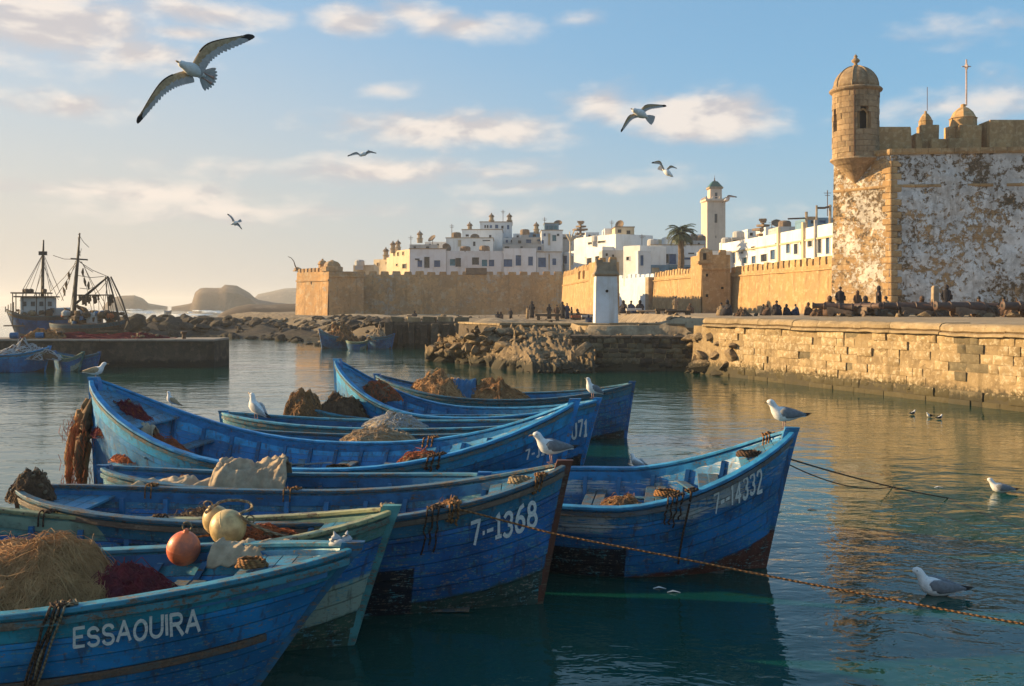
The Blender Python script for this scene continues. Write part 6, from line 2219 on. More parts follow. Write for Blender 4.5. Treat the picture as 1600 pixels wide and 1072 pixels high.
cloth('canvas_cloth', 'crumpled beige canvas draped over the far rail of the nearest boat', 'cloth', Vector((-1.98, 7.63, 1.03)), [(-.17, -.10), (-.14, -.03), (-.08, .03), (0, .05), (.08, .035), (.13, -.03), (.16, -.10)], .60, M['canvas'], 3, .04)
cloth('canvas_cloth', 'large pale canvas bundled up over the narrow low boat', 'cloth', Vector((-2.98, 11.45, .95)), [(-.52, -.22), (-.4, -.03), (-.22, .08), (-.02, .14), (.18, .10), (.36, .0), (.5, -.16)], .80, M['canvas'], 7, .085, rz=.1, drop=1.2)
cloth('canvas_cloth', 'flat trailing end of the pale canvas spread to the left along the rail', 'cloth', Vector((-3.75, 11.25, .88)), [(-.36, -.10), (-.24, .0), (-.08, .03), (.12, .02), (.3, -.06)], .95, M['canvas'], 9, .06, rz=.05)
cloth('canvas_cloth', 'yellowish canvas sack in the tall left prow of the long boat', 'cloth', Vector((-5.05, 13.55, 1.10)), [(-.22, -.15), (-.16, .05), (-.05, .14), (.08, .12), (.18, -.02), (.22, -.15)], .42, M['canvas'], 12, .08)
cloth('blue_tarpaulin', 'crumpled blue tarpaulin between the tan nets on the farthest boat', 'cloth', Vector((-1.05, 22.0, .98)), [(-.3, -.16), (-.2, .12), (-.05, .26), (.1, .22), (.22, .02), (.3, -.15)], .5, M['tarp_blue'], 14, .06)
cloth('blue_tarpaulin', 'faded blue sheet lying at the waterline of the rubble slope', 'cloth', W(737, 563, 49.5) + Vector((0, 0, .12)), [(-.4, -.1), (-.2, .03), (0, .06), (.2, .03), (.4, -.06)], 1.0, M['tarp_blue'], 15, .09)
mb = MB()
for (x_, z_, s_) in ((-.045, .0, 1.0), (.045, .005, .9)):
    mb.tube([Vector((-1.22 + x_ * 1.2, 7.10, 1.19)), Vector((-1.22 + x_, 7.10, 1.215 + z_)), Vector((-1.22 + x_ * .8, 7.10, 1.24 + z_)), Vector((-1.22 + x_ * .9, 7.09, 1.262 + z_)), Vector((-1.22 + x_ * 1.1, 7.09, 1.285 + z_))], [.02 * s_, .042 * s_, .036 * s_, .014 * s_, .004], 9)
mb.tube([Vector((-1.30, 7.08, 1.195)), Vector((-1.22, 7.07, 1.21)), Vector((-1.14, 7.08, 1.195))], [.012, .03, .012], 8)
tag(mb.obj('knotted_rag', M['gull_pale'], smooth=True), 'pale knotted rag with two peaks tied on the prow tip of the nearest boat', 'rag')
cloth('canvas_cloth', 'small blue grey cloth on the thwart of the long boat', 'cloth', Vector((-.85, 13.3, .72)), [(-.2, -.1), (-.12, .05), (0, .09), (.12, .04), (.2, -.1)], .4, M['tarp_blue'], 21, .06)


def buoy(label, c, rx, rz_, mat, tilt):
    e = empty('mooring_buoy', c, label, 'buoy')
    e.rotation_euler = tilt
    prof = [(rx * math.sin(a) * (1 + .03 * math.cos(a)), -rz_ * math.cos(a)) for a in [PI * k / 18 for k in range(1, 18)]]
    prof += [(rx * .16, rz_ * 1.0), (rx * .17, rz_ * 1.08), (rx * .11, rz_ * 1.16), (rx * .03, rz_ * 1.18)]
    MB().lathe(prof, 28).obj('ball', mat, e, smooth=True, world=False)
    MB().lathe([(rx * 1.002, -.004), (rx * 1.008, 0), (rx * 1.002, .004)], 28).obj('moulding_seam', mat, e, smooth=True, world=False)
    pts = [Vector((.035 * math.cos(a), 0, rz_ * 1.12 + .03 + .035 * math.sin(a))) for a in [2 * PI * k / 10 for k in range(11)]]
    MB().tube(pts, .007, 5).obj('rope_eye', M['rope_tan'], e, world=False)
    return e


buoy('round orange buoy hanging at the far rail of the nearest boat', Vector((-2.52, 7.64, 1.03)), .126, .134, M['buoy_orange'], (.15, .2, 0))
buoy('large round yellow buoy above the orange one', Vector((-2.31, 8.10, 1.085)), .150, .145, M['buoy_yellow'], (.3, 1.2, .3))
buoy('smaller yellow buoy half hidden behind the large yellow buoy', Vector((-2.46, 8.30, 1.10)), .115, .135, M['buoy_yellow'], (.5, -.3, 0))
# loop of rope lying over the buoys
rope('tan rope looped over the top of the yellow buoys', [(-2.50, 8.12, 1.20), (-2.40, 8.25, 1.27), (-2.22, 8.3, 1.26), (-2.14, 8.2, 1.22), (-2.2, 8.05, 1.2), (-2.05, 8.1, 1.08), (-1.8, 8.2, .98), (-1.55, 8.3, .96), (-1.3, 8.38, 1.0)], .013, 'rope_tan')
rope('reddish cord lying from the buoys along the yellow rail', [(-2.9, 7.98, .92), (-2.7, 8.1, .98), (-2.5, 8.2, 1.0), (-2.2, 8.35, .98), (-1.9, 8.3, .97), (-1.6, 8.15, .95), (-1.4, 8.2, .98)], .010, 'rope', False)

# mooring ropes
rope('long reddish rope from the rail of boat 7-1368 slanting down to the lower right corner', [W(700, 796, 9.05), W(722, 797, 9.0), W(800, 817, 8.9), W(880, 837, 8.75), W(1040, 868, 8.5), W(1190, 898, 8.3), W(1400, 938, 7.9), W(1600, 975, 7.5), W(1900, 1020, 7.0)], .0095, 'rope')
def line(a, b, sag, n=12):
    return [a.lerp(b, i / n) - Vector((0, 0, sag * 4 * (i / n) * (1 - i / n))) for i in range(n + 1)]


rope('upper dark rope from the prow of boat 7-14332 running out to the right', line(W(1214, 711, 11.0), W(1500, 775, 15.3) + Vector((0, 0, -.06)), .05), .010, 'rope_dark', k=3)
rope('lower slack rope from the prow of boat 7-14332', line(W(1214, 716, 11.0), W(1405, 754, 16.2) + Vector((0, 0, -.05)), .16), .008, 'rope_dark', k=3)


def wrap(boat, u, side, v_end, n, mat, label, spread=.04, r_=.011, tail=True, seed=1):
    """rope bindings over a rail, hanging down the outside of the hull"""
    rr = random.Random(seed)
    e = empty('rope_lashing', boat.world(boat.pt(u, 1, side)), label, 'rope')
    for k in range(n):
        du = (k - n / 2) * spread / boat.L + rr.uniform(-.1, .1) * spread / boat.L
        pts = []
        p = boat.pt(u + du, .96, side, .09); pts.append(p + Vector((0, 0, -.03)))
        pts.append(boat.pt(u + du, 1, side, .075) + Vector((0, 0, .035)))
        pts.append(boat.pt(u + du, 1, side, -.01) + Vector((0, 0, .048)))
        pts.append(boat.pt(u + du, 1, side, -.055) + Vector((0, 0, .01)))
        ve = v_end + rr.uniform(-.04, .04)
        for v in np.linspace(.93, ve, 6):
            pts.append(boat.pt(u + du + rr.uniform(-.3, .3) * spread / boat.L, v, side, -.035 - rr.uniform(0, .012)))
        MB().tube([boat.world(p) for p in smooth_path(pts, 4)], r_, 6).obj('cord', M[mat], e, smooth=True)
    # knots on the rail
    for k in range(3):
        q = boat.world(boat.pt(u + rr.uniform(-1, 1) * spread / boat.L, 1, side, .01) + Vector((0, 0, .05)))
        a = rr.uniform(0, 3)
        MB().tube([q + Vector((.05 * math.cos(t + a), .035 * math.sin(t + a), .012 * math.sin(3 * t))) for t in [2 * PI * i / 12 for i in range(13)]], r_ * .9, 5).obj('coil', M[mat], e, smooth=True)
    return e


wrap(bE, bE.find_u(86, .95, -1), -1, .50, 3, 'rope_dark', 'dark rope lashing hanging down the near side of the nearest boat left of its name', .032, .010, seed=2)
wrap(bE, bE.find_u(97, .95, -1), -1, .52, 2, 'rope_tan', 'pale cord tied beside the dark lashing on the nearest boat', .03, .008, seed=3)
wrap(bB, bB.find_u(680, .95, -1), -1, .74, 3, 'rope_dark', 'dark lashing on the near rail of boat 7-1368 behind its number', .05, .009, seed=4)
wrap(bB, bB.find_u(712, .95, -1), -1, .90, 3, 'rope', 'reddish coils on the near rail of boat 7-1368 where the long rope starts', .04, .011, seed=5)
wrap(bA, bA.find_u(1057, .95, -1), -1, .78, 4, 'rope_dark', 'dark lashing over the near rail of boat 7-14332', .05, .009, seed=6)
wrap(bA, bA.find_u(1080, .95, -1), -1, .42, 1, 'rope_dark', 'single dark cord hanging low beside the lashing of boat 7-14332', .03, .012, seed=7)
wrap(bG, bG.find_u(682, .95, -1), -1, .88, 3, 'rope_dark', 'dark lashing on the near rail of the long boat amidships', .07, .014, seed=8)
wrap(bG, bG.find_u(672, .95, 1), 1, .80, 3, 'rope', 'brown lashing on the far rail of the long boat amidships', .07, .014, seed=9)
wrap(bF, bF.find_u(600, .95, 1), 1, .93, 3, 'rope_tan', 'tan cord wound round the rail beside the pale green prow block', .03, .010, seed=10)
wrap(bA, .94, 1, .9, 3, 'rope', 'brown cord wound round the rail just behind the prow of boat 7-14332', .03, .010, seed=11)
wrap(bB, .955, -1, .93, 3, 'rope', 'brown cord wound round the prow rail of boat 7-1368', .03, .010, seed=12)
wrap(bB, bB.find_u(240, .95, 1), 1, .88, 2, 'rope', 'thin red brown cord over the far rail of boat 7-1368 near its left end', .05, .008, seed=13)
wrap(bB, bB.find_u(455, .95, 1), 1, .86, 2, 'rope', 'thin red brown cord over the far rail of boat 7-1368 near its middle', .06, .008, seed=14)
wrap(bF, bF.find_u(75, .95, 1), 1, .85, 2, 'rope_dark', 'dark cord over the far rail of the green prowed boat at its left', .05, .008, seed=15)
wrap(bF, bF.find_u(250, .95, 1), 1, .85, 2, 'rope_dark', 'dark cord over the far rail of the green prowed boat left of the buoys', .05, .008, seed=16)
# loose oars and planks lying in the boats
r = random.Random(61)
for (bt, u0, u1, y0, y1, z, lab, k) in ((bE, .46, .80, .25, -.1, .66, 'weathered oar lying inside the nearest boat', 'oar'), (bF, .15, .55, -.1, .15, .74, 'long bleached plank lying along the green prowed boat', 'plank'), (bF, .2, .5, .05, -.2, .77, 'second bleached plank in the green prowed boat', 'plank'),
                                    (bA, .52, .86, .3, .05, .66, 'pale worn oar across the thwarts of boat 7-14332', 'oar'), (bG, .62, .86, .3, -.2, .70, 'pale oar in the right half of the long boat', 'oar'), (bG, .25, .5, -.3, .4, .66, 'dark oar in the left half of the long boat', 'oar'),
                                    (bB, .2, .7, .2, -.15, .72, 'long dark oar lying in boat 7-1368', 'oar'), (bE, .3, .62, .42, .3, .70, 'bleached board along the far side inside the nearest boat', 'plank')):
    a = bt.world((bt.pt(u0, .6, 1).x, y0, z))
    b = bt.world((bt.pt(u1, .6, 1).x, y1, z + .03))
    if k == 'oar':
        e = empty('wooden_oar', a, lab, 'oar')
        d_ = (b - a)
        MB().tube([a, a + d_ * .72], .021, 7).obj('shaft', bt.m['thwart'], e)
        MB().tube([a + d_ * .70, a + d_ * .8, a + d_ * .96, b], [(.02, .018), (.06, .010), (.065, .009), (.05, .006)], 6).obj('blade', bt.m['thwart'], e)
    else:
        mb = MB()
        sd = (b - a).cross(Vector((0, 0, 1))).normalized()
        o = tag(mb.rect_sweep([a, a.lerp(b, .5) + Vector((0, 0, .004)), b], .11, .022, sd).obj('loose_board', bt.m['thwart'], bevel=.004), lab, 'board')


# coils, buckets, crates, small net piles and boards lying about in the boats
r = random.Random(66)


def coil(label, c, R_, mat, turns=4):
    pts = []
    for i in range(turns * 14):
        a = 2 * PI * i / 14
        rr = R_ * (1 - .10 * (i / 14) * .6 + .05 * math.sin(i * 1.7))
        pts.append(c + Vector((rr * math.cos(a), rr * .8 * math.sin(a), .014 * (i / 14) + .006 * math.sin(i * 2.3))))
    return tag(MB().tube(pts, .011, 5).obj('rope_coil', M[mat], smooth=True), label, 'rope')


def inside(bt, u, y, dz=0.0):
    return bt.world((bt.pt(u, .8, 1).x, y, bt.sheer(u) - .24 + dz))


coil('coil of tan rope on the bow boards of boat 7-1368', inside(bB, .93, 0, .20), .13, 'rope_tan')
coil('coil of dark rope on the bow boards of boat 7-14332', inside(bA, .90, .05, .18), .15, 'rope_dark')
coil('coil of reddish rope on the fore thwart of boat 7-14332', inside(bA, .66, .25, .03), .16, 'rope')
coil('coil of tan rope on the middle thwart of boat 7-1368', inside(bB, .64, .1, .03), .15, 'rope_tan')
coil('coil of reddish rope on the bow boards of the nearest boat', inside(bE, .90, .02, .19), .11, 'rope')
coil('coil of dark rope amidships in the long boat', inside(bG, .52, .2, .03), .2, 'rope_dark')
coil('coil of tan rope near the right prow of the long boat', inside(bG, .82, 0, .04), .18, 'rope_tan')
coil('coil of rope on the left thwart of the green prowed boat', inside(bF, .45, 0, .03), .14, 'rope_dark')
coil('coil of rope aboard the low boat with the gull', inside(bL, .6, 0, .1), .18, 'rope_tan')
heap('net_heap', 'small brown net pile by the bow boards of boat 7-1368', 'fishing net', inside(bB, .80, 0, -.02), .30, .26, .20, M['net_brown'], M['net_straw'], 220, 41, rad=.003, slen=.2)
heap('net_heap', 'dark net pile amidships in boat 7-1368', 'fishing net', inside(bB, .33, 0, -.03), .42, .34, .22, M['net_brown'], M['net_brown'], 260, 42, rad=.003, slen=.2)
heap('net_heap', 'red brown net pile in the left part of the green prowed boat', 'fishing net', inside(bF, .38, 0, -.02), .40, .30, .20, M['net_brown'], M['net_red'], 260, 43, rad=.003, slen=.2)
heap('net_heap', 'tan net pile in the middle of boat 7-14332', 'fishing net', inside(bA, .53, -.1, -.05), .34, .34, .20, M['net_brown'], M['net_straw'], 240, 44, rad=.003, slen=.2)
heap('net_heap', 'brown net pile in the right half of the long boat', 'fishing net', inside(bG, .70, .1, -.05), .45, .4, .26, M['net_brown'], M['net_orange'], 260, 45, rad=.004, slen=.25)
heap('net_heap', 'dark net draped over the left stern post of boat 7-1368', 'fishing net', bB.world((-bB.L / 2 + .12, 0, 1.0)), .22, .2, .26, M['net_brown'], M['net_brown'], 200, 46, rad=.004, slen=.2)
heap('net_heap', 'dark net mass in the left end of the low narrow boat', 'fishing net', inside(bH, .2, 0, .0), .45, .3, .24, M['net_brown'], M['net_straw'], 220, 47, rad=.004, slen=.2)
heap('net_heap', 'brown net mass filling the prow of the slender boat', 'fishing net', inside(bJ, .17, 0, .1), .45, .35, .34, M['net_brown'], M['net_orange'], 260, 48, rad=.005, slen=.25)
for (bt, u, y, lb) in ((bE, .62, .1, 'short worn board lying across the nearest boat'), (bE, .70, -.05, 'second short worn board across the nearest boat'), (bF, .6, .0, 'short grey board in the green prowed boat'), (bB, .58, .1, 'short board across boat 7-1368'),
                       (bG, .44, .1, 'broad loose board across the long boat'), (bG, .76, .0, 'narrow loose board near the right prow of the long boat'), (bA, .74, .1, 'pale loose board near the bow of boat 7-14332'), (bJ, .5, 0, 'loose board across the slender prowed boat')):
    c = inside(bt, u, y, .035)
    a = r.uniform(.9, 1.8)
    v_ = Vector((math.cos(a), math.sin(a), r.uniform(-.05, .05))) * bt.B * .36
    tag(MB().rect_sweep([c - v_, c, c + v_], .10, .02, v_.cross(Vector((0, 0, 1))).normalized()).obj('loose_board', bt.m['thwart'], bevel=.004), lb, 'board')


# ------------------------------------------------------------------ gulls
def stand_gull(label, loc, face, size=1.0, swim=False, upright=0.0, back='gull_grey', name='seagull', head_turn=0.0, beak_long=1.0, cat='gull'):
    e = empty(name, loc, label, cat)
    e.rotation_euler = (0, 0, face)
    e.scale = (size, size, size)
    dz = -.118 if swim else 0
    S = [(-.29, .168, .006, .024), (-.22, .174, .018, .042), (-.15, .180, .046, .068), (-.07, .186, .076, .094), (.02, .198, .094, .104), (.08, .222, .088, .094),
         (.115, .258, .064, .070), (.135, .292, .050, .052), (.150, .320, .046, .046), (.168, .345, .047, .046), (.190, .356, .044, .042), (.212, .356, .032, .031), (.230, .352, .012, .014)]
    if upright:
        c0 = Vector((0, 0, .19))
        R_ = Matrix.Rotation(-upright, 3, 'Y')
        S = [((R_ @ (Vector((x, 0, z)) - c0) + c0).x, (R_ @ (Vector((x, 0, z)) - c0) + c0).z, a, b) for x, z, a, b in S]
    P = [Vector((x, 0, z + dz)) for x, z, a, b in S]
    MB().tube(P, [(a, b) for x, z, a, b in S], 14, up=(0, 1, 0)).obj('body', M['gull_white'], e, smooth=True, world=False)
    rot = (lambda x, z: (x, z + dz)) if not upright else (lambda x, z: ((Matrix.Rotation(-upright, 3, 'Y') @ (Vector((x, 0, z)) - Vector((0, 0, .19)))).x, (Matrix.Rotation(-upright, 3, 'Y') @ (Vector((x, 0, z)) - Vector((0, 0, .19)))).z + .19 + dz))
    for sd in (-1, 1):
        w = []
        for x, z, a, b, y in ((.085, .235, .014, .008, .078), (.05, .232, .056, .018, .090), (-.02, .224, .070, .022, .094), (-.10, .215, .058, .020, .080), (-.17, .206, .042, .016, .056), (-.24, .198, .026, .010, .034), (-.29, .194, .010, .006, .020)):
            X, Z = rot(x, z)
            w.append((Vector((X, sd * y, Z)), (a, b)))
        MB().tube([p for p, _ in w], [q for _, q in w], 8, up=(0, 1, 0)).obj('wing', M[back], e, smooth=True, world=False)
        for k in range(3):
            x0, z0 = rot(-.17 - .02 * k, .200 - .006 * k)
            x1, z1 = rot(-.33 - .022 * (2 - k), .196 - .014 * k + .012)
            MB().tube([(x0, sd * .03, z0), ((x0 + x1) / 2, sd * .022, (z0 + z1) / 2), (x1, sd * .006, z1)], [(.012, .005), (.013, .004), (.002, .002)], 5, up=(0, 1, 0)).obj('wing_tip_feather', M['gull_black'], e, world=False)
        X, Z = rot(.192, .366)
        MB().lathe([(.001, -.005), (.0055, -.002), (.0055, .002), (.001, .005)], 8, (X, sd * .0405, Z)).obj('eye', M['gull_black'], e, world=False)
        if not swim:
            MB().tube([(-.005, sd * .035, .135), (.0, sd * .035, .07), (-.008, sd * .036, .008)], [.010, .006, .005], 6).obj('leg', M['leg'], e, world=False)
            mb = MB()
            for t in (-.4, 0, .4):
                mb.tube([(-.008, sd * .036, .008), (-.008 + .05 * math.cos(t), sd * .036 + .05 * math.sin(t), .004)], [.005, .003], 4)
            b = len(mb.v)
            mb.v += [Vector((-.01, sd * .036, .006)), Vector((.035, sd * .036 - .02, .004)), Vector((.042, sd * .036, .004)), Vector((.035, sd * .036 + .02, .004))]
            mb.f += [(b, b + 1, b + 2, b + 3)]
            mb.obj('foot', M['leg'], e, world=False)
    X, Z = rot(.222, .354)
    X1, Z1 = rot(.226 + .055 * beak_long, .345)
    MB().tube([(X, 0, Z), (X * .4 + X1 * .6, 0, Z * .5 + Z1 * .5 + .002), (X1 - .004, 0, Z1 + .003), (X1, 0, Z1 - .006)], [(.011, .010), (.009, .006), (.006, .004), (.001, .001)], 7, up=(0, 1, 0)).obj('beak', M['beak'], e, smooth=True, world=False)
    return e


stand_gull('gull with grey wings standing on the prow of boat 7-1368', bB.world(bB.pt(.985, 1, 1, 0)) + Vector((-.06, -.03, .035)), PI + .25, .80, back='gull_grey')
stand_gull('gull standing on the prow tip of boat 7-14332 and looking left', bA.world(bA.pt(.985, 1, 1, 0)) + Vector((-.02, -.02, .04)), PI + .1, .86, back='gull_grey')
stand_gull('gull on the lettered prow in the middle distance beside the dark prow', bJ.world(bJ.pt(.985, 1, 1, 0)) + Vector((-.06, 0, .05)), PI + .5, .86, upright=.35)
stand_gull('upright white gull on the left end of a low boat behind the long boat', W(400, 655, 17.1) + Vector((0, 0, 0)), PI - .5, .98, upright=.45, back='gull_pale')
stand_gull('small gull crouching on the post of the tall left prow', bG.world(bG.pt(0, 1, 1, 0)) + Vector((.02, 0, .01)), .2, .62, back='gull_brown')
stand_gull('small brown bird perched on the far rail of the long boat', bG.world(bG.pt(bG.find_u(268, 1, 1), 1, 1, 0)) + Vector((0, 0, .02)), PI + .3, .5, upright=.5, back='gull_brown', name='brown_bird', cat='bird')
stand_gull('gull with an open space around it swimming at the lower right', Vector(((1462 - 800) * 9.95 / F, 9.95, 0)), PI - .12, .98, swim=True, back='gull_grey', beak_long=1.6)
stand_gull('distant swimming gull at the right edge of the harbour', Vector(((1562 - 800) * 15.4 / F, 15.4, 0)), PI - .25, .78, swim=True, back='gull_grey')
stand_gull('gull floating behind boat 7-14332', Vector(((996 - 800) * 17.8 / F, 17.8, 0)), PI / 2 + .6, .80, swim=True, back='gull_pale')
for i, (px, py, lb) in enumerate(((1426, 648, 'leftmost of three small dark ducks below the quay'), (1452, 652, 'middle one of three small dark ducks below the quay'), (1468, 655, 'rightmost of three small dark ducks below the quay'))):
    d = F * H / (py - 476)
    o = stand_gull(lb, Vector(((px - 800) * d / F, d, .01)), PI * (i % 2) + .4, .42, swim=True, back='gull_black', name='small_duck', cat='duck')


def blade(mb, a, b, w, nrm, sweep=0.0):
    """a feather: thin tapering plate from a to b"""
    t = (b - a)
    sd = t.cross(nrm).normalized()
    rings = []
    for k, f in ((0, .7), (.35, 1.0), (.75, .85), (.94, .45), (1.0, .05)):
        p = a + t * k
        ww = w * f / 2
        rings.append([p - sd * ww, p + nrm * .002, p + sd * ww, p - nrm * .002])
    mb.loft(rings)


def fly_gull(label, d, body, wings, sc=1.0, tail_w=1.0, under='gull_brown', group=None, dep=(0.0, 0.0)):
    """body = (head px, tail px); wings = [(root, wrist, tip, chord vector px)] in the photograph, built round distance d"""
    k = d / F
    hp, tp = [W(p[0], p[1], d) for p in body]
    hp.y -= .10 * sc
    tp.y += .08 * sc
    c = (hp + tp) / 2
    e = empty('flying_gull', c, label, 'gull')
    ax = (tp - hp)
    L = ax.length
    prof = [(0, .05), (.05, .11), (.12, .14), (.2, .145), (.3, .20), (.45, .25), (.6, .24), (.75, .18), (.88, .10), (1.0, .04)]
    MB().tube([hp + ax * t for t, _ in prof], [r_ * L for _, r_ in prof], 12, flat=.9).obj('body', M['gull_white'], e, smooth=True)
    MB().tube([hp - ax * .10, hp - ax * .04, hp + ax * .02], [.006 * sc, .02 * L + .004 * sc, .035 * L], 6).obj('beak', M['beak'], e, smooth=True)
    # tail fan
    axn = ax.normalized()
    nrm = axn.cross(Vector((0, 0, 1)).cross(axn)).normalized()
    nv = (Vector((0, -1, 0)) - axn * axn.dot(Vector((0, -1, 0)))).normalized()
    sdv = axn.cross(nv)
    for i in range(9):
        a = (i - 4) * .13 * tail_w
        mb = MB()
        blade(mb, hp + ax * .86 + sdv * a * .02, hp + ax * .86 + (axn * math.cos(a) + sdv * math.sin(a)) * L * .55, L * .16, nv)
        mb.obj('tail_feather', M['gull_pale'], e)
    for wi, (root, wrist, tip, ch) in enumerate(wings):
        R0 = W(root[0], root[1], d)
        W0 = W(wrist[0], wrist[1], d) + Vector((0, -.05 * sc, 0))
        T0 = W(tip[0], tip[1], d) + Vector((0, dep[wi] * sc, 0))
        cv = Vector((ch[0] * k, .02 * sc, -ch[1] * k))
        cn = cv.normalized()
        lead = smooth_path([R0, W0, T0], 8)
        n = len(lead)
        nrm = (T0 - R0).cross(cv).normalized()
        if nrm.y > 0: nrm = -nrm
        cl = [cv.length * f for f in np.interp(np.linspace(0, 1, n), [0, .25, .5, .75, 1], [1.0, .98, .9, .62, .12])]
        rings = []
        for i, p in enumerate(lead):
            c_ = cl[i] * .62
            th = .10 * c_ + .003 * sc
            rings.append([p, p + cn * c_ * .3 + nrm * th, p + cn * c_, p + cn * c_ * .3 - nrm * th * .6])
        MB().loft(rings).obj('wing', M[under], e, smooth='auto')
        outv = (T0 - W0).normalized()
        mb, mb2 = MB(), MB()
        for j in range(24):
            t = (j + .5) / 24
            f = t * (n - 1)
            i = int(f)
            p = lead[i].lerp(lead[min(n - 1, i + 1)], f - i)
            c_ = float(np.interp(t, [0, .25, .5, .75, 1], [1.0, .98, .95, .8, .55])) * cv.length
            dr = (cn * (1 - max(0, t - .4) * 1.15) + outv * max(0, t - .35) * 1.15).normalized()
            st = p + cn * c_ * .30 * (1 - t * .7) + nrm * .002 * (j % 2)
            blade(mb2 if t > .86 else mb, st, p + dr * c_ * (1.0 if t < .6 else 1.05), cv.length * .30, nrm)
        mb.obj('flight_feathers', M['gull_pale'], e, kind='stuff')
        mb2.obj('wing_tip_feathers', M['gull_black'], e, kind='stuff')
        # dark leading edge
        MB().tube([q + cn * .004 for q in lead[n // 3:]], [.010 * sc * (1 - .7 * i / n) for i in range(len(lead[n // 3:]))], 5).obj('leading_edge', M['gull_black' if under == 'gull_brown' else 'gull_grey'], e, smooth=True)
    if sc > .9 and d < 15:
        for o_ in (-4, 4):
            MB().tube([hp + ax * .8 + sdv * o_ * k, hp + ax * 1.05 + sdv * o_ * k, hp + ax * 1.28 + sdv * o_ * k * 1.2], [.008, .007, .016], 6).obj('leg', M['leg'], e)
    return e


fly_gull('largest flying gull with spread wings at the upper left', 10.0, ((284, 101), (317, 117)), [((293, 109), (256, 128), (217, 182), (10, 19)), ((299, 101), (327, 70), (384, 55), (13, 22))], 1.0, 1.7)
fly_gull('flying gull with one wing down left of the turret', 24.0, ((987, 172), (1013, 183)), [((992, 177), (981, 183), (971, 202), (6, 6)), ((1000, 172), (1011, 164), (1037, 164), (3, 9))], 1.0, .8)
fly_gull('small gull gliding with bent wings above the white town', 45.0, ((562, 244), (573, 238)), [((563, 241), (556, 238), (545, 243), (2, 4)), ((569, 240), (577, 236), (587, 239), (1, 4))], 1.0, .6, under='gull_grey', dep=(-.1, -.1))
fly_gull('small gull with raised wing low over the reef', 55.0, ((362, 351), (372, 346)), [((364, 349), (362, 342), (356, 336), (4, 1)), ((368, 349), (373, 349), (377, 356), (-2, 4))], 1.0, .6, under='gull_grey')
fly_gull('banking gull above the minaret', 38.0, ((1050, 276), (1036, 264)), [((1038, 265), (1031, 252), (1021, 253), (1, 6)), ((1042, 263), (1048, 259), (1056, 262), (1, 4))], 1.0, .8)
fly_gull('grey gull passing just right of the minaret gallery', 70.0, ((1131, 314), (1138, 310)), [((1134, 311), (1138, 305), (1150, 307), (-1, 4)), ((1133, 312), (1131, 313), (1129, 316), (1, 2))], 1.0, .6, under='gull_grey')

# ------------------------------------------------------------------ small moored boats farther off
def small_boat(label, pxs, pxb, d0, d1, beam, zm, zb, zs, mats=m_dark, **kw):
    a, b = XY(pxs, d0), XY(pxb, d1)
    return Boat('small_boat', label, (a.x, a.y), (b.x, b.y), beam, zm, zb, zs, rb=.25, rs=.15, mats=mats, planks=5, nu=14, detail=kw.get('detail', 0), group='small boats moored farther off')


small_boat('blue boat lying against the left pier at the frame edge', -60, 78, 42.6, 43.4, 1.5, .75, 1.05, 1.0, m_bright)
small_boat('dark open boat beside the left pier right of the blue one', 84, 156, 44.6, 44.2, 1.2, .55, .75, .8)
small_boat('small teal skiff inside the group by the left pier', 92, 130, 43.6, 43.4, .8, .55, .8, .7, m_F)
small_boat('blue boat with a tall left prow by the old pier', 552, 499, 67.5, 66, 1.3, .75, 1.25, .85)
small_boat('pale teal skiff between two blue boats by the old pier', 541, 575, 64.5, 64.5, .9, .45, .58, .55, m_F)
small_boat('blue boat moored directly against the old pier wall', 574, 616, 66, 65.6, 1.2, .75, .95, .85)
small_boat('tiny red brown boat out at sea between the islands', 268, 256, 330, 330, 1.4, .8, 1.1, 1.0, m_B)
heap('net_heap', 'brown net heap in the blue boats by the old pier', 'fishing net', W(529, 524, 66.6) + Vector((0, 0, -.3)), 1.0, .5, 1.0, M['net_brown'], M['net_straw'], 250, 22, rad=.02, slen=.8, rough=.5)
heap('net_heap', 'grey net heap on the second blue boat by the old pier', 'fishing net', W(590, 524, 65.6) + Vector((0, 0, -.3)), .8, .4, .7, M['net_brown'], M['canvas'], 200, 23, rad=.02, slen=.8, rough=.5)

# nets on the left pier
heap('net_heap', 'long spread of dark red nets on top of the left concrete pier', 'fishing net', Vector((-20.0, 47.1, 1.28)), 3.7, .7, .24, M['net_red'], M['net_red'], 1200, 24, rad=.014, slen=1.0, rough=.5)
heap('net_heap', 'brown net mound with blue floats at the left end of the pier', 'fishing net', Vector((-22.0, 47.0, 1.28)), 1.3, .7, .42, M['net_brown'], M['net_straw'], 500, 25, rad=.014, slen=.8, rough=.5)
heap('net_heap', 'small dark net pile near the right end of the red nets', 'fishing net', Vector((-17.4, 47.0, 1.28)), .8, .5, .22, M['net_brown'], M['net_red'], 250, 26, rad=.012, slen=.6, rough=.5)
for (x, lb) in ((-23.3, 'left blue float drum on the pier edge'), (-22.1, 'right blue float drum on the pier edge')):
    o = MB().lathe([(.07, -.19), (.14, -.18), (.15, -.14), (.15, .14), (.14, .18), (.07, .19)], 14).obj('float_drum', M['tarp_blue'], smooth='auto')
    o.location = (x, 46.6, 1.45)
    o.rotation_euler = (0, PI / 2, .2)
    tag(o, lb, 'drum')
heap('net_heap', 'pale grey nets over the blue boat at the left edge', 'fishing net', W(45, 557, 43.2) + Vector((0, 0, -.1)), 1.5, .5, .6, M['net_brown'], M['gull_pale'], 400, 27, rad=.016, slen=.8, rough=.6)


# ------------------------------------------------------------------ trawlers behind the left pier
def rig(e, name, pts, r_, mat='mast', n=5):
    return MB().tube(pts, r_, n).obj(name, M[mat], e)


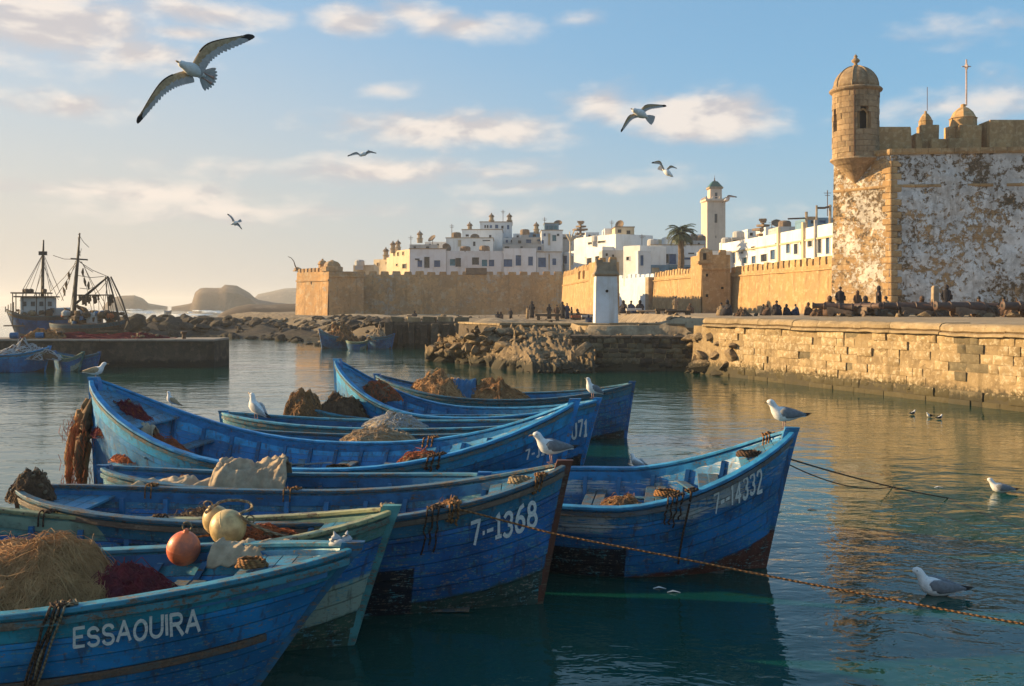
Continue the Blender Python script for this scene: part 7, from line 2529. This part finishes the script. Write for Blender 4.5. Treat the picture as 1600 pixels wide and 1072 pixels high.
m_T = boat_mats('trawler', (.008, .09, .27), (.09, .055, .04), boot=(.16, .10, .07), boot_v=.3, rail=(.10, .08, .07), rail_w=.6, worn=.1, green=.3, stem=(.30, .22, .18), rust=.5)
m_T2 = boat_mats('trawler_brown', (.085, .045, .028), (.03, .07, .12), boot=(.12, .05, .03), boot_v=.2, rail=(.10, .08, .07), rail_w=.6, worn=.3, green=.2, rust=.6)


def trawler_one():
    d = 79.0
    a, b = XY(112, d + .5), XY(10, d - 1)
    B = Boat('fishing_trawler', 'old blue wooden trawler with a white wheelhouse and single foremast behind the left pier', (a.x, a.y), (b.x, b.y), 2.3, 2.0, 2.5, 2.05, rb=.9, rs=.2, mats=m_T, planks=8, nu=18, detail=0, cat='trawler', group=None)
    e = B.e
    e['label'] = 'old blue wooden trawler with a white wheelhouse and single foremast behind the left pier'
    B.e.rotation_mode = 'XYZ'
    inv = B.mw.inverted()
    L = lambda px, py, dd=d: inv @ W(px, py, dd)
    put = lambda mb, nm, mt, **kw: mb.obj(nm, M[mt], e, world=False, **kw)
    lo = lambda p: Vector(p)
    # deck and wheelhouse
    c = L(53, 500)
    mb = MB().box((c.x, 0, 1.25), (4.0, 1.7, .08)); put(mb, 'deck', 'roof_brown')
    w0, w1 = L(36, 470).x, L(86, 470).x
    zt, zb_ = ZZ(465, d), 1.7
    wh = MB().box(((w0 + w1) / 2, 0, (zt + zb_) / 2), (abs(w1 - w0), 1.7, zt - zb_)); wh = put(wh, 'wheelhouse', 'grey_house', bevel=.03)
    put(MB().box(((w0 + w1) / 2 + .1, 0, zt + .06), (abs(w1 - w0) + .7, 2.1, .1)), 'wheelhouse_roof', 'iron')
    for k in range(4):
        x = w0 + (w1 - w0) * (k + .5) / 4
        for s in (1, -1):
            put(MB().box((x, s * .86, zt - .5), (.28, .04, .36)), 'window', 'dark_pane')
    # canopy forward on thin posts
    x0, x1 = L(22, 450).x, L(80, 450).x
    zc = ZZ(461, d)
    put(MB().box(((x0 + x1) / 2, 0, zc + .15), (abs(x1 - x0), 1.9, .1)), 'canopy', 'iron')
    for px in (25, 40, 60, 73):
        for s in (-.85, .85):
            x = L(px, 470).x
            rig_ = MB().tube([(x, s, 1.3), (x, s, zc + .1)], .04, 5); put(rig_, 'canopy_post', 'mast')
    mx = L(66, 460).x
    mt_ = L(68.5, 375)
    put(MB().tube([(mx, 0, 1.2), (L(67.5, 410).x, 0, ZZ(410, d)), (mt_.x, 0, ZZ(375, d))], [.15, .11, .05], 8), 'mast', 'mast')
    zx = ZZ(396, d)
    put(MB().box((L(67.5, 396).x, 0, zx), (.6, .3, .3)), 'crow_platform', 'mast')
    for (px, py) in ((40, 452), (92, 450), (82, 452), (100, 470), (47, 452)):
        q = L(px, py)
        put(MB().tube([(L(68, 398).x, 0, zx), (q.x, (-.7 if px % 2 else .7), q.z)], .022, 4), 'rigging_wire', 'mast')
    r = random.Random(71)
    for k in range(9):
        q = L(r.uniform(38, 72), r.uniform(447, 453))
        put(MB().lathe([(.05, -.15), (.17, -.1), (.17, .1), (.05, .16)], 8, (q.x, r.uniform(-.6, .6), zc + .33)), 'deck_float', 'iron')
    for k in range(5):
        q = L(28 + 2.5 * k, 480)
        put(MB().lathe([(.10, -.35), (.27, -.3), (.30, 0), (.27, .3), (.1, .35)], 9, (q.x, -.9, 1.65 + .1 * (k % 2))), 'net_bundle', 'net_brown', smooth=True)
    put(MB().box((L(96, 490).x, 0, 2.2), (1.0, 1.3, .8), jit=.1), 'winch_house', 'grey_house', bevel=.05)
    for k in range(34):
        q = L(r.uniform(28, 108), 0)
        q = Vector((q.x, r.uniform(-.95, .2) if k % 2 else .9, r.uniform(2.0, 2.5)))
        sz = r.uniform(.15, .38)
        if k % 3: m_ = MB().box(q, (sz * 1.5, sz, sz), r.uniform(0, 3), jit=.05)
        else: m_ = MB().lathe([(.3 * sz, -.6 * sz), (.8 * sz, -.4 * sz), (.9 * sz, .2 * sz), (.4 * sz, .6 * sz)], 8, q)
        put(m_, 'deck_gear', ['iron', 'net_brown', 'mast', 'grey_house', 'net_brown', 'cloth_tan', 'mast'][k % 7])
    for (px, py) in ((16, 486), (12, 489), (20, 484), (24, 482)):
        q = L(px, py)
        put(MB().tube([(q.x, 0, 2.3), (q.x, 0, q.z + .5)], .035, 5), 'rail_post', 'mast')
    for k in range(7):
        a_, b_ = L(68, 396 + 6 * k), L(r.uniform(30, 104), r.uniform(462, 492))
        put(MB().tube([(L(68, 400).x, 0, a_.z), (b_.x, r.uniform(-.8, .8), b_.z)], .02, 4), 'rigging_wire', 'mast')
    return B


def trawler_two():
    d = 74.0
    a, b = XY(197, d), XY(78, d + 1)
    B = Boat('fishing_trawler', 'rusty brown trawler with a tall mast, boom and hung nets behind the left pier', (b.x, b.y), (a.x, a.y), 2.2, 1.40, 1.75, 1.50, rb=.5, rs=.2, mats=m_T2, planks=7, nu=18, detail=0, cat='trawler', group=None)
    e = B.e
    inv = B.mw.inverted()
    L = lambda px, py, y=0.0: Vector(((inv @ W(px, py, d)).x, y, ZZ(py, d)))
    put = lambda mb, nm, mt, **kw: mb.obj(nm, M[mt], e, world=False, **kw)
    put(MB().box((L(137, 500).x, 0, .95), (4.6, 1.8, .08)), 'deck', 'roof_brown')
    put(MB().tube([L(106, 508), L(109, 450), L(113, 410), L(117, 363)], [.17, .15, .11, .05], 8), 'mast', 'mast')
    put(MB().tube([L(105, 478), L(135, 456), L(166, 432)], [.09, .10, .06], 6), 'boom', 'mast')
    for s in (-.7, .7):
        put(MB().tube([L(196, 512, s), L(184, 470, s * .7), L(168, 432, s * .3)], .06, 6), 'gallows_leg', 'mast')
        put(MB().tube([L(164, 432, s * .3), L(178, 500, s)], .04, 5), 'gallows_brace', 'mast')
    put(MB().tube([L(108, 404, -.5), L(124, 405, .5)], .06, 5), 'crosstree', 'mast')
    put(MB().tube([L(112, 461), L(176, 461)], .05, 5), 'net_bar', 'mast')
    wires = [((116, 370), (118, 400)), ((113, 407), (166, 432)), ((114, 405), (140, 425)), ((113, 407), (72, 455)), ((113, 407), (90, 470)), ((113, 405), (86, 462)), ((112, 412), (100, 500)), ((113, 430), (160, 432)),
             ((117, 408), (150, 470)), ((122, 412), (172, 500)), ((166, 434), (130, 465)), ((166, 434), (150, 505)), ((166, 434), (194, 505)), ((166, 434), (186, 508)), ((68, 398), (113, 405)), ((122, 388), (120, 408)),
             ((115, 450), (150, 448)), ((110, 470), (140, 500)), ((128, 430), (138, 505)), ((118, 365), (124, 385)), ((170, 460), (182, 505)), ((150, 462), (146, 508)), ((158, 462), (160, 508)), ((142, 462), (138, 508))]
    r = random.Random(73)
    for p, q in wires:
        A_, B_ = L(p[0], p[1], r.uniform(-.3, .3)), L(q[0], q[1], r.uniform(-.7, .7))
        m_ = A_.lerp(B_, .5) + Vector((0, 0, -.12))
        put(MB().tube([A_, m_, B_], .022, 4), 'rigging_wire', 'mast')
    # ragged nets hung from the bar and from the shrouds
    for k in range(26):
        px = r.uniform(112, 174)
        A_ = L(px, 461, r.uniform(-.1, .1))
        n = 6
        ln_ = r.uniform(.25, 1.0)
        put(MB().tube([A_ + Vector((r.uniform(-.04, .04), 0, -ln_ * i / n)) for i in range(n)], [.05 + .05 * r.random() for _ in range(n)], 5), 'hung_net', 'net_brown' if k % 3 else 'iron')
    for (px, py) in ((98, 430), (93, 445), (90, 455), (126, 440), (132, 446), (122, 425)):
        q = L(px, py)
        put(MB().tube([q + Vector((r.uniform(-.1, .1), 0, .3)), q, q + Vector((.05, 0, -.35))], [.04, .10, .03], 6), 'furled_net', 'net_brown')
    # clutter on deck
    for k in range(60):
        px = r.uniform(92, 192)
        q = L(px, r.uniform(488, 504), r.uniform(-.8, .7))
        sz = r.uniform(.18, .42)
        if k % 2: mb = MB().box(q, (sz * 1.4, sz, sz), r.uniform(0, 3), jit=.04)
        else: mb = MB().lathe([(.3 * sz, -.6 * sz), (.8 * sz, -.4 * sz), (.9 * sz, .2 * sz), (.4 * sz, .6 * sz)], 8, q)
        put(mb, 'deck_gear', ['iron', 'net_brown', 'mast', 'tarp_blue', 'net_brown', 'grey_house', 'mast', 'cloth_brown', 'net_orange'][k % 9])
    put(MB().box(L(143, 497), (.9, .8, .8), jit=.03), 'winch', 'grey_house', bevel=.04)
    for k in range(8):
        q = L(96 + 5 * k, 486 + r.uniform(-6, 8), r.uniform(-.5, .5))
        put(MB().tube([q + Vector((-.3, 0, .2)), q, q + Vector((.3, 0, -.2))], [.05, .16, .06], 6), 'folded_net', 'net_brown')


trawler_one()
trawler_two()


# ------------------------------------------------------------------ people
def person_mesh(pose):
    J = {'stand': [((0, 0, .92), .13), ((0, 0, 1.12), .125), ((0, 0, 1.34), .15), ((0, 0, 1.47), .06), ((0, .02, 1.58), .085), ((0, .02, 1.68), .075),
                   ((-.19, 0, 1.38), .06), ((-.25, 0, 1.12), .045), ((-.24, .08, .88), .032), ((.19, 0, 1.38), .06), ((.25, 0, 1.12), .045), ((.24, .08, .88), .032),
                   ((-.09, 0, .86), .095), ((-.10, .02, .48), .062), ((-.10, 0, .08), .045), ((-.11, .14, .03), .035), ((.09, 0, .86), .095), ((.10, .02, .48), .062), ((.10, 0, .08), .045), ((.11, .14, .03), .035)],
         'sit': [((0, 0, .18), .15), ((0, .02, .40), .14), ((0, .07, .64), .15), ((0, .12, .77), .06), ((0, .17, .87), .085), ((0, .18, .97), .075),
                 ((-.19, .07, .66), .06), ((-.25, .24, .50), .045), ((-.15, .42, .50), .032), ((.19, .07, .66), .06), ((.25, .24, .50), .045), ((.15, .42, .50), .032),
                 ((-.1, .08, .18), .10), ((-.14, .42, .45), .062), ((-.13, .50, .08), .045), ((-.13, .64, .03), .035), ((.1, .08, .18), .10), ((.14, .42, .45), .062), ((.13, .50, .08), .045), ((.13, .64, .03), .035)]}[pose]
    E = [(0, 1), (1, 2), (2, 3), (3, 4), (4, 5), (2, 6), (6, 7), (7, 8), (2, 9), (9, 10), (10, 11), (0, 12), (12, 13), (13, 14), (14, 15), (0, 16), (16, 17), (17, 18), (18, 19)]
    me = bpy.data.meshes.new('person_skeleton')
    me.from_pydata([j[0] for j in J], E, [])
    o = bpy.data.objects.new('person_skeleton', me)
    COL.objects.link(o)
    o.modifiers.new('skin', 'SKIN')
    for i, sv in enumerate(me.skin_vertices[0].data):
        sv.radius = (J[i][1], J[i][1] * (.8 if i in (1, 2) else 1))
        sv.use_root = i == 0
    o.modifiers.new('sub', 'SUBSURF').levels = 1
    dg = bpy.context.evaluated_depsgraph_get()
    out = bpy.data.meshes.new_from_object(o.evaluated_get(dg))
    out.name = 'person_body'
    bpy.data.objects.remove(o)
    for p in out.polygons: p.use_smooth = True
    return out


PM = {k: person_mesh(k) for k in ('stand', 'sit')}


def person(label, px, py, d, hpx, pose='stand', robe='cloth_dark', face=0.0, hood=True, skin='skin'):
    tall = 1.72 if pose == 'stand' else 1.0
    s = hpx * d / F / tall
    s = max(.62, min(1.05, s))
    p = W(px, py, d)
    e = empty('person', p, label, 'person')
    e.rotation_euler = (0, 0, face)
    e.scale = (s, s, s)
    me = PM[pose].copy()
    me.materials.clear()
    me.materials.append(M['skin'])
    inst(me, 'body', (0, 0, 0), e)
    if pose == 'stand':
        secs = [(0, 0, .10, .26, .20), (0, 0, .5, .24, .18), (0, 0, .95, .22, .16), (0, 0, 1.2, .23, .16), (0, 0, 1.38, .24, .14), (0, 0, 1.46, .13, .10), (0, 0, 1.5, .085, .085)]
    else:
        secs = [(0, .26, .02, .34, .46), (0, .24, .2, .34, .42), (0, .2, .42, .31, .34), (0, .1, .6, .25, .2), (0, .08, .68, .24, .15), (0, .10, .76, .12, .10), (0, .11, .8, .085, .085)]
    r = random.Random(int(px))
    rings = []
    for (x, y, z, a, b) in secs:
        rings.append([Vector((x + a * (1 + .07 * math.sin(5 * t + z * 3)) * math.cos(t), y + b * (1 + .07 * math.sin(6 * t + px)) * math.sin(t), z)) for t in [2 * PI * i / 16 for i in range(16)]])
    MB().loft(rings).obj('robe', M[robe], e, smooth=True, world=False)
    for sd in (-1, 1):
        pts = ([(sd * .17, 0, 1.40), (sd * .27, 0, 1.12), (sd * .25, .06, .92)] if pose == 'stand' else [(sd * .17, .07, .68), (sd * .27, .24, .50), (sd * .17, .38, .50)])
        MB().tube(pts, [.085, .075, .07], 8).obj('sleeve', M[robe], e, smooth=True, world=False)
    hz, hy = (1.63, .02) if pose == 'stand' else (.92, .18)
    if hood:
        MB().lathe([(.10, hz - .14), (.125, hz - .05), (.118, hz + .05), (.08, hz + .11), (.015, hz + .15)], 10, (0, hy - .02, 0)).obj('hood', M[robe], e, smooth=True, world=False)
    else:
        MB().lathe([(.098, hz - .02), (.10, hz + .04), (.07, hz + .10), (.01, hz + .125)], 10, (0, hy - .01, 0)).obj('hair', M['hair'], e, smooth=True, world=False)
    MB().tube([(0, hy + .075, hz - .01), (0, hy + .112, hz - .03)], [.014, .016], 5).obj('nose', M['skin'], e, world=False)
    return e


for (px, d, h, pose, robe, face, hood, lb) in (
        (1128, 55, 20, 'sit', 'cloth_tan', 2.6, False, 'seated person in tan, leftmost on the quay beside the gate tower'),
        (1139, 54, 24, 'sit', 'cloth_dark', 2.2, True, 'seated person in dark hood right beside the tan one on the quay'),
        (1190, 55, 14, 'sit', 'cloth_dark', -1.5, False, 'low crouching dark figure alone on the quay edge'),
        (1213, 55, 23, 'sit', 'cloth_dark', 3.0, False, 'seated dark figure, tallest of a group of three on the quay'),
        (1201, 54.5, 14, 'sit', 'cloth_brown', 2.0, True, 'small brown robed figure left in the seated group of three'),
        (1227, 55, 14, 'sit', 'cloth_dark', 3.6, True, 'small dark robed figure right in the seated group of three'),
        (1246, 55, 16, 'sit', 'cloth_blue', 1.5, False, 'crouching figure in dark blue, left of a pair on the quay'),
        (1260, 55, 20, 'sit', 'cloth_brown', -1.4, True, 'hooded brown figure, right of a pair on the quay'),
        (1313, 57, 44, 'stand', 'cloth_dark', 3.1, False, 'standing dark robed person behind the first cannon'),
        (1373, 54, 46, 'stand', 'cloth_dark', 1.2, True, 'tall hooded person in black standing at the bastion corner'),
        (1479, 56, 47, 'stand', 'cloth_dark', 2.9, True, 'dark person standing beside the stone post before the white wall'),
        (1340, 56.5, 38, 'stand', 'cloth_brown', 3.2, True, 'brown robed person standing between two cannons')):
    z = Z_Q + .02
    person(lb, px, 476 + (H - z) * F / d, d, h * 1.0, pose, robe, face, hood)
for (px, d, h, pose, robe, face, hood, lb) in (
        (831, 86, 27, 'stand', 'cloth_dark', 2.9, True, 'dark robed person standing left on the foreshore by a low wall'),
        (824, 88, 20, 'stand', 'cloth_tan', 2.0, False, 'tan dressed person just left of the dark robed one'),
        (858, 92, 24, 'stand', 'cloth_dark', 3.5, True, 'cone shaped hooded figure between two groups on the foreshore'),
        (870, 88, 24, 'stand', 'cloth_brown', 3.0, False, 'brown clad person at the left of the foreshore group of four'),
        (879, 86, 27, 'stand', 'cloth_dark', 2.6, True, 'hooded dark person, second in the foreshore group of four'),
        (886, 87, 26, 'stand', 'cloth_blue', 3.4, False, 'dark blue clad person, third in the foreshore group of four'),
        (893, 90, 20, 'stand', 'cloth_dark', 1.4, True, 'short dark figure at the right of the foreshore group of four'),
        (905, 90, 18, 'sit', 'cloth_brown', 1.4, True, 'seated brown figure near the yellow wall'),
        (919, 70, 16, 'sit', 'cloth_blue', 3.3, True, 'seated dark blue figure just left of the white pillar'),
        (798, 90, 14, 'stand', 'cloth_dark', 3.0, False, 'small lone figure on the sandy foreshore'),
        (778, 92, 12, 'sit', 'cloth_dark', 3.0, True, 'small seated pair member left on the foreshore'),
        (783, 92, 12, 'sit', 'cloth_brown', 3.0, True, 'small seated pair member right on the foreshore'),
        (976, 80, 20, 'sit', 'cloth_dark', 2.4, True, 'dark seated figure right behind the white pillar'),
        (985, 82, 22, 'sit', 'cloth_blue', 3.4, False, 'seated figure with raised head in the group right of the pillar'),
        (1000, 80, 26, 'sit', 'cloth_dark', 3.0, True, 'broad dark seated figure, largest in the group right of the pillar'),
        (1055, 96, 26, 'stand', 'cloth_tan', 3.1, False, 'tan person standing alone against the ochre wall'),
        (1078, 94, 16, 'sit', 'cloth_brown', 3.1, True, 'brown seated figure at the foot of the gate tower'),
        (648, 96, 13, 'sit', 'cloth_dark', 3.1, True, 'tiny dark figure sitting far left on the foreshore')):
    q = XY(px, d)
    z = ground_z(q.x, d) + .02
    person(lb, px, 476 + (H - z) * F / d, d, h, pose, robe, face, hood)

# low walls, crates and rails among the foreshore people
r = random.Random(81)
for (px, d, w, h, mt, lb) in ((856, 84, 2.2, .55, 'concrete', 'low grey block wall beside the dark robed person'), (905, 88, 1.4, .5, 'net_orange', 'low reddish stall table near the yellow wall'), (917, 84, .9, .45, 'grey_house', 'pale crate next to the yellow wall'),
                            (1022, 70, 2.4, .25, 'canvas', 'upturned pale plank bench right of the pillar'), (990, 78, 1.2, .45, 'grey_house', 'grey crate in front of the seated group'), (1040, 66, 1.4, .35, 'concrete', 'dark low block right of the plank bench'), (1060, 62, 1.6, .3, 'concrete', 'dark slab near the ragged quay end')):
    q = XY(px, d)
    z = ground_z(q.x, d)
    e = empty('low_block', (q.x, d, z), lb, 'block')
    MB().box((q.x, d, z + h * .8), (w, .6, h * .4), r.uniform(-.1, .1), jit=.03).obj('top_board', M[mt], e, bevel=.02)
    for s in (-.4, .4):
        MB().box((q.x + s * w * .9, d, z + h * .3), (.25, .5, h * .6), jit=.02).obj('support', M['concrete'], e)


# ------------------------------------------------------------------ cannons on the quay
def cannon(label, px, d, face, L=2.4, z=Z_Q):
    q = XY(px, d)
    e = empty('old_cannon', (q.x, d, z), label, 'cannon')
    e.rotation_euler = (0, 0, face)
    put = lambda mb, nm, mt, **kw: mb.obj(nm, M[mt], e, world=False, **kw)
    prof = [(-.53, .03), (-.51, .075), (-.485, .08), (-.47, .04), (-.455, .13), (-.44, .165), (-.40, .17), (-.39, .155), (-.15, .15), (-.14, .165), (-.12, .165), (-.11, .14), (.2, .125), (.21, .14), (.23, .14), (.24, .115), (.43, .095), (.46, .125), (.49, .13), (.50, .10)]
    mb = MB()
    rings = [[Vector((x * L, r_ * L * .62 * math.cos(a), .52 + x * .12 + r_ * L * .62 * math.sin(a))) for a in [2 * PI * i / 16 for i in range(16)]] for x, r_ in prof]
    mb.loft(rings)
    put(mb, 'barrel', 'cannon', smooth='auto')
    put(MB().tube([(.502 * L, 0, .58), (.49 * L, 0, .578)], .05 * L * .62, 12), 'muzzle', 'dark_inside')
    for s in (-1, 1):
        mb = MB()
        y = s * .26
        sec = [(-.42 * L, .16), (.16 * L, .16), (.16 * L, .50), (.02 * L, .50), (-.12 * L, .40), (-.28 * L, .34), (-.42 * L, .28)]
        mb.loft([[Vector((x, y - .045, z_)) for x, z_ in sec], [Vector((x, y + .045, z_)) for x, z_ in sec]])
        put(mb, 'carriage_cheek', 'roof_brown')
        for x in (-.32 * L, .08 * L):
            put(MB().tube([(x, y + s * .05, .17), (x, y + s * .15, .17)], .17, 12), 'wheel', 'roof_brown')
    for x in (-.32 * L, .08 * L):
        put(MB().tube([(x, -.42, .17), (x, .42, .17)], .04, 6), 'axle', 'iron')
    return e


cannon('first old cannon on the quay, before the standing dark person', 1303, 52.5, PI - .3, 2.2)
cannon('second old cannon, seen nearly end on near the bastion corner', 1354, 52.0, -1.2, 2.2)
cannon('third old cannon pointing left below the bastion corner', 1420, 52.0, PI - .1, 2.7)
cannon('fourth old cannon with a thick dark barrel right of the stone post', 1502, 50.5, PI + .15, 2.9)
cannon('fifth old cannon partly behind a leaning stone', 1556, 52.5, PI - .2, 2.4)
cannon('last old cannon at the right edge of the quay', 1612, 49.0, PI + .05, 3.0)
r = random.Random(91)
e = empty('stone_post', XY(1461, 54) + Vector((0, 0, Z_Q)), 'tall pale stone post standing among the cannons before the white wall', 'post')
q = XY(1461, 54)
MB().loft([[Vector((q.x + sx * .17 * s, 54 + sy * .17 * s, z)) for sx, sy in ((-1, -1), (1, -1), (1, 1), (-1, 1))] for z, s in ((Z_Q - .05, 1.35), (Z_Q + .3, 1.2), (Z_Q + .35, 1.0), (Z_Q + 1.55, .92), (Z_Q + 1.66, .6))]).obj('shaft', M['trim'], e, bevel=.03)
for (px, d, s, lb) in ((1445, 51, .36, 'tawny broken stone leaning left of the stone post'), (1392, 51.5, .30, 'tawny lump beside the bastion corner'), (1531, 50.5, .34, 'angular tawny stone before the fifth cannon'), (1546, 50.0, .30, 'pointed tawny stone under the fifth cannon'),
                     (1583, 49.0, .36, 'upright tawny stone left of the last cannon'), (1330, 51, .22, 'small dark stone between the first two cannons'), (1181, 54.5, .26, 'dark lump lying alone on the quay edge'), (1404, 50.5, .26, 'flat tawny stone under the third cannon')):
    q = XY(px, d)
    rock((q.x, d, Z_Q + s * .3), s, 'dark' in lb, lb, None)

for (px, d, rx, h, lb) in ((1160, 54.5, .5, .35, 'dark net bundle on the quay left of the seated group'), (1283, 54, .6, .45, 'dark net bundle left of the first cannon'), (1330, 53.5, .6, .5, 'brown bundle between the first two cannons'),
                        (1390, 53, .8, .6, 'dark bundle against the bastion corner'), (1452, 52.5, .6, .6, 'tawny bundle at the foot of the stone post'), (1476, 53, .7, .7, 'dark bundle right of the stone post'), (1537, 52, .7, .6, 'brown bundle between the fourth and fifth cannons'), (1588, 51, .7, .65, 'dark bundle left of the last cannon')):
    q = XY(px, d)
    heap('net_heap', lb, 'net bundle', Vector((q.x, d, Z_Q)), rx, .5, h, M['net_brown'], M['net_straw' if 'tawny' in lb else 'net_brown'], 120, int(px), rad=.012, slen=.5, rough=.4, corks=0)
for (px, d, k, lb) in ((1296, 53.6, 'cloth_brown', 'person in brown sitting on the ground before the first cannon'), (1352, 53.2, 'cloth_dark', 'dark seated person at the breech of the second cannon'), (1386, 53.4, 'cloth_tan', 'person in tan sitting at the bastion corner'), (1440, 53.0, 'cloth_brown', 'brown robed person sitting left of the stone post'), (1530, 52.4, 'cloth_dark', 'dark person sitting between the fourth and fifth cannons'), (1570, 52.0, 'cloth_brown', 'brown robed person sitting right of the fifth cannon')):
    z = Z_Q + .02
    person(lb, px, 476 + (H - z) * F / d, d, 30, 'sit', k, 2.6 + .3 * math.sin(px), px % 4 == 0)

# ------------------------------------------------------------------ odds and ends afloat
r = random.Random(95)
for (px, py, lb) in ((1213, 800, 'small dark weed clump floating right of boat 7-14332'), (1268, 797, 'brown twig floating right of boat 7-14332'), (1466, 762, 'white feather floating in the middle of the golden reflection'), (1030, 920, 'pale scrap floating below the hull of boat 7-14332'), (1052, 926, 'second pale scrap floating below boat 7-14332')):
    d = F * H / (py - 476)
    q = XY(px, d)
    mb = MB().tube([(q.x - .06, d, .004), (q.x, d + .02, .014), (q.x + .07, d - .01, .004)], [(.006, .003), (.022, .006), (.004, .002)], 6)
    tag(mb.obj('floating_scrap', M['gull_white' if ('white' in lb or 'pale' in lb) else 'net_brown']), lb, 'scrap')
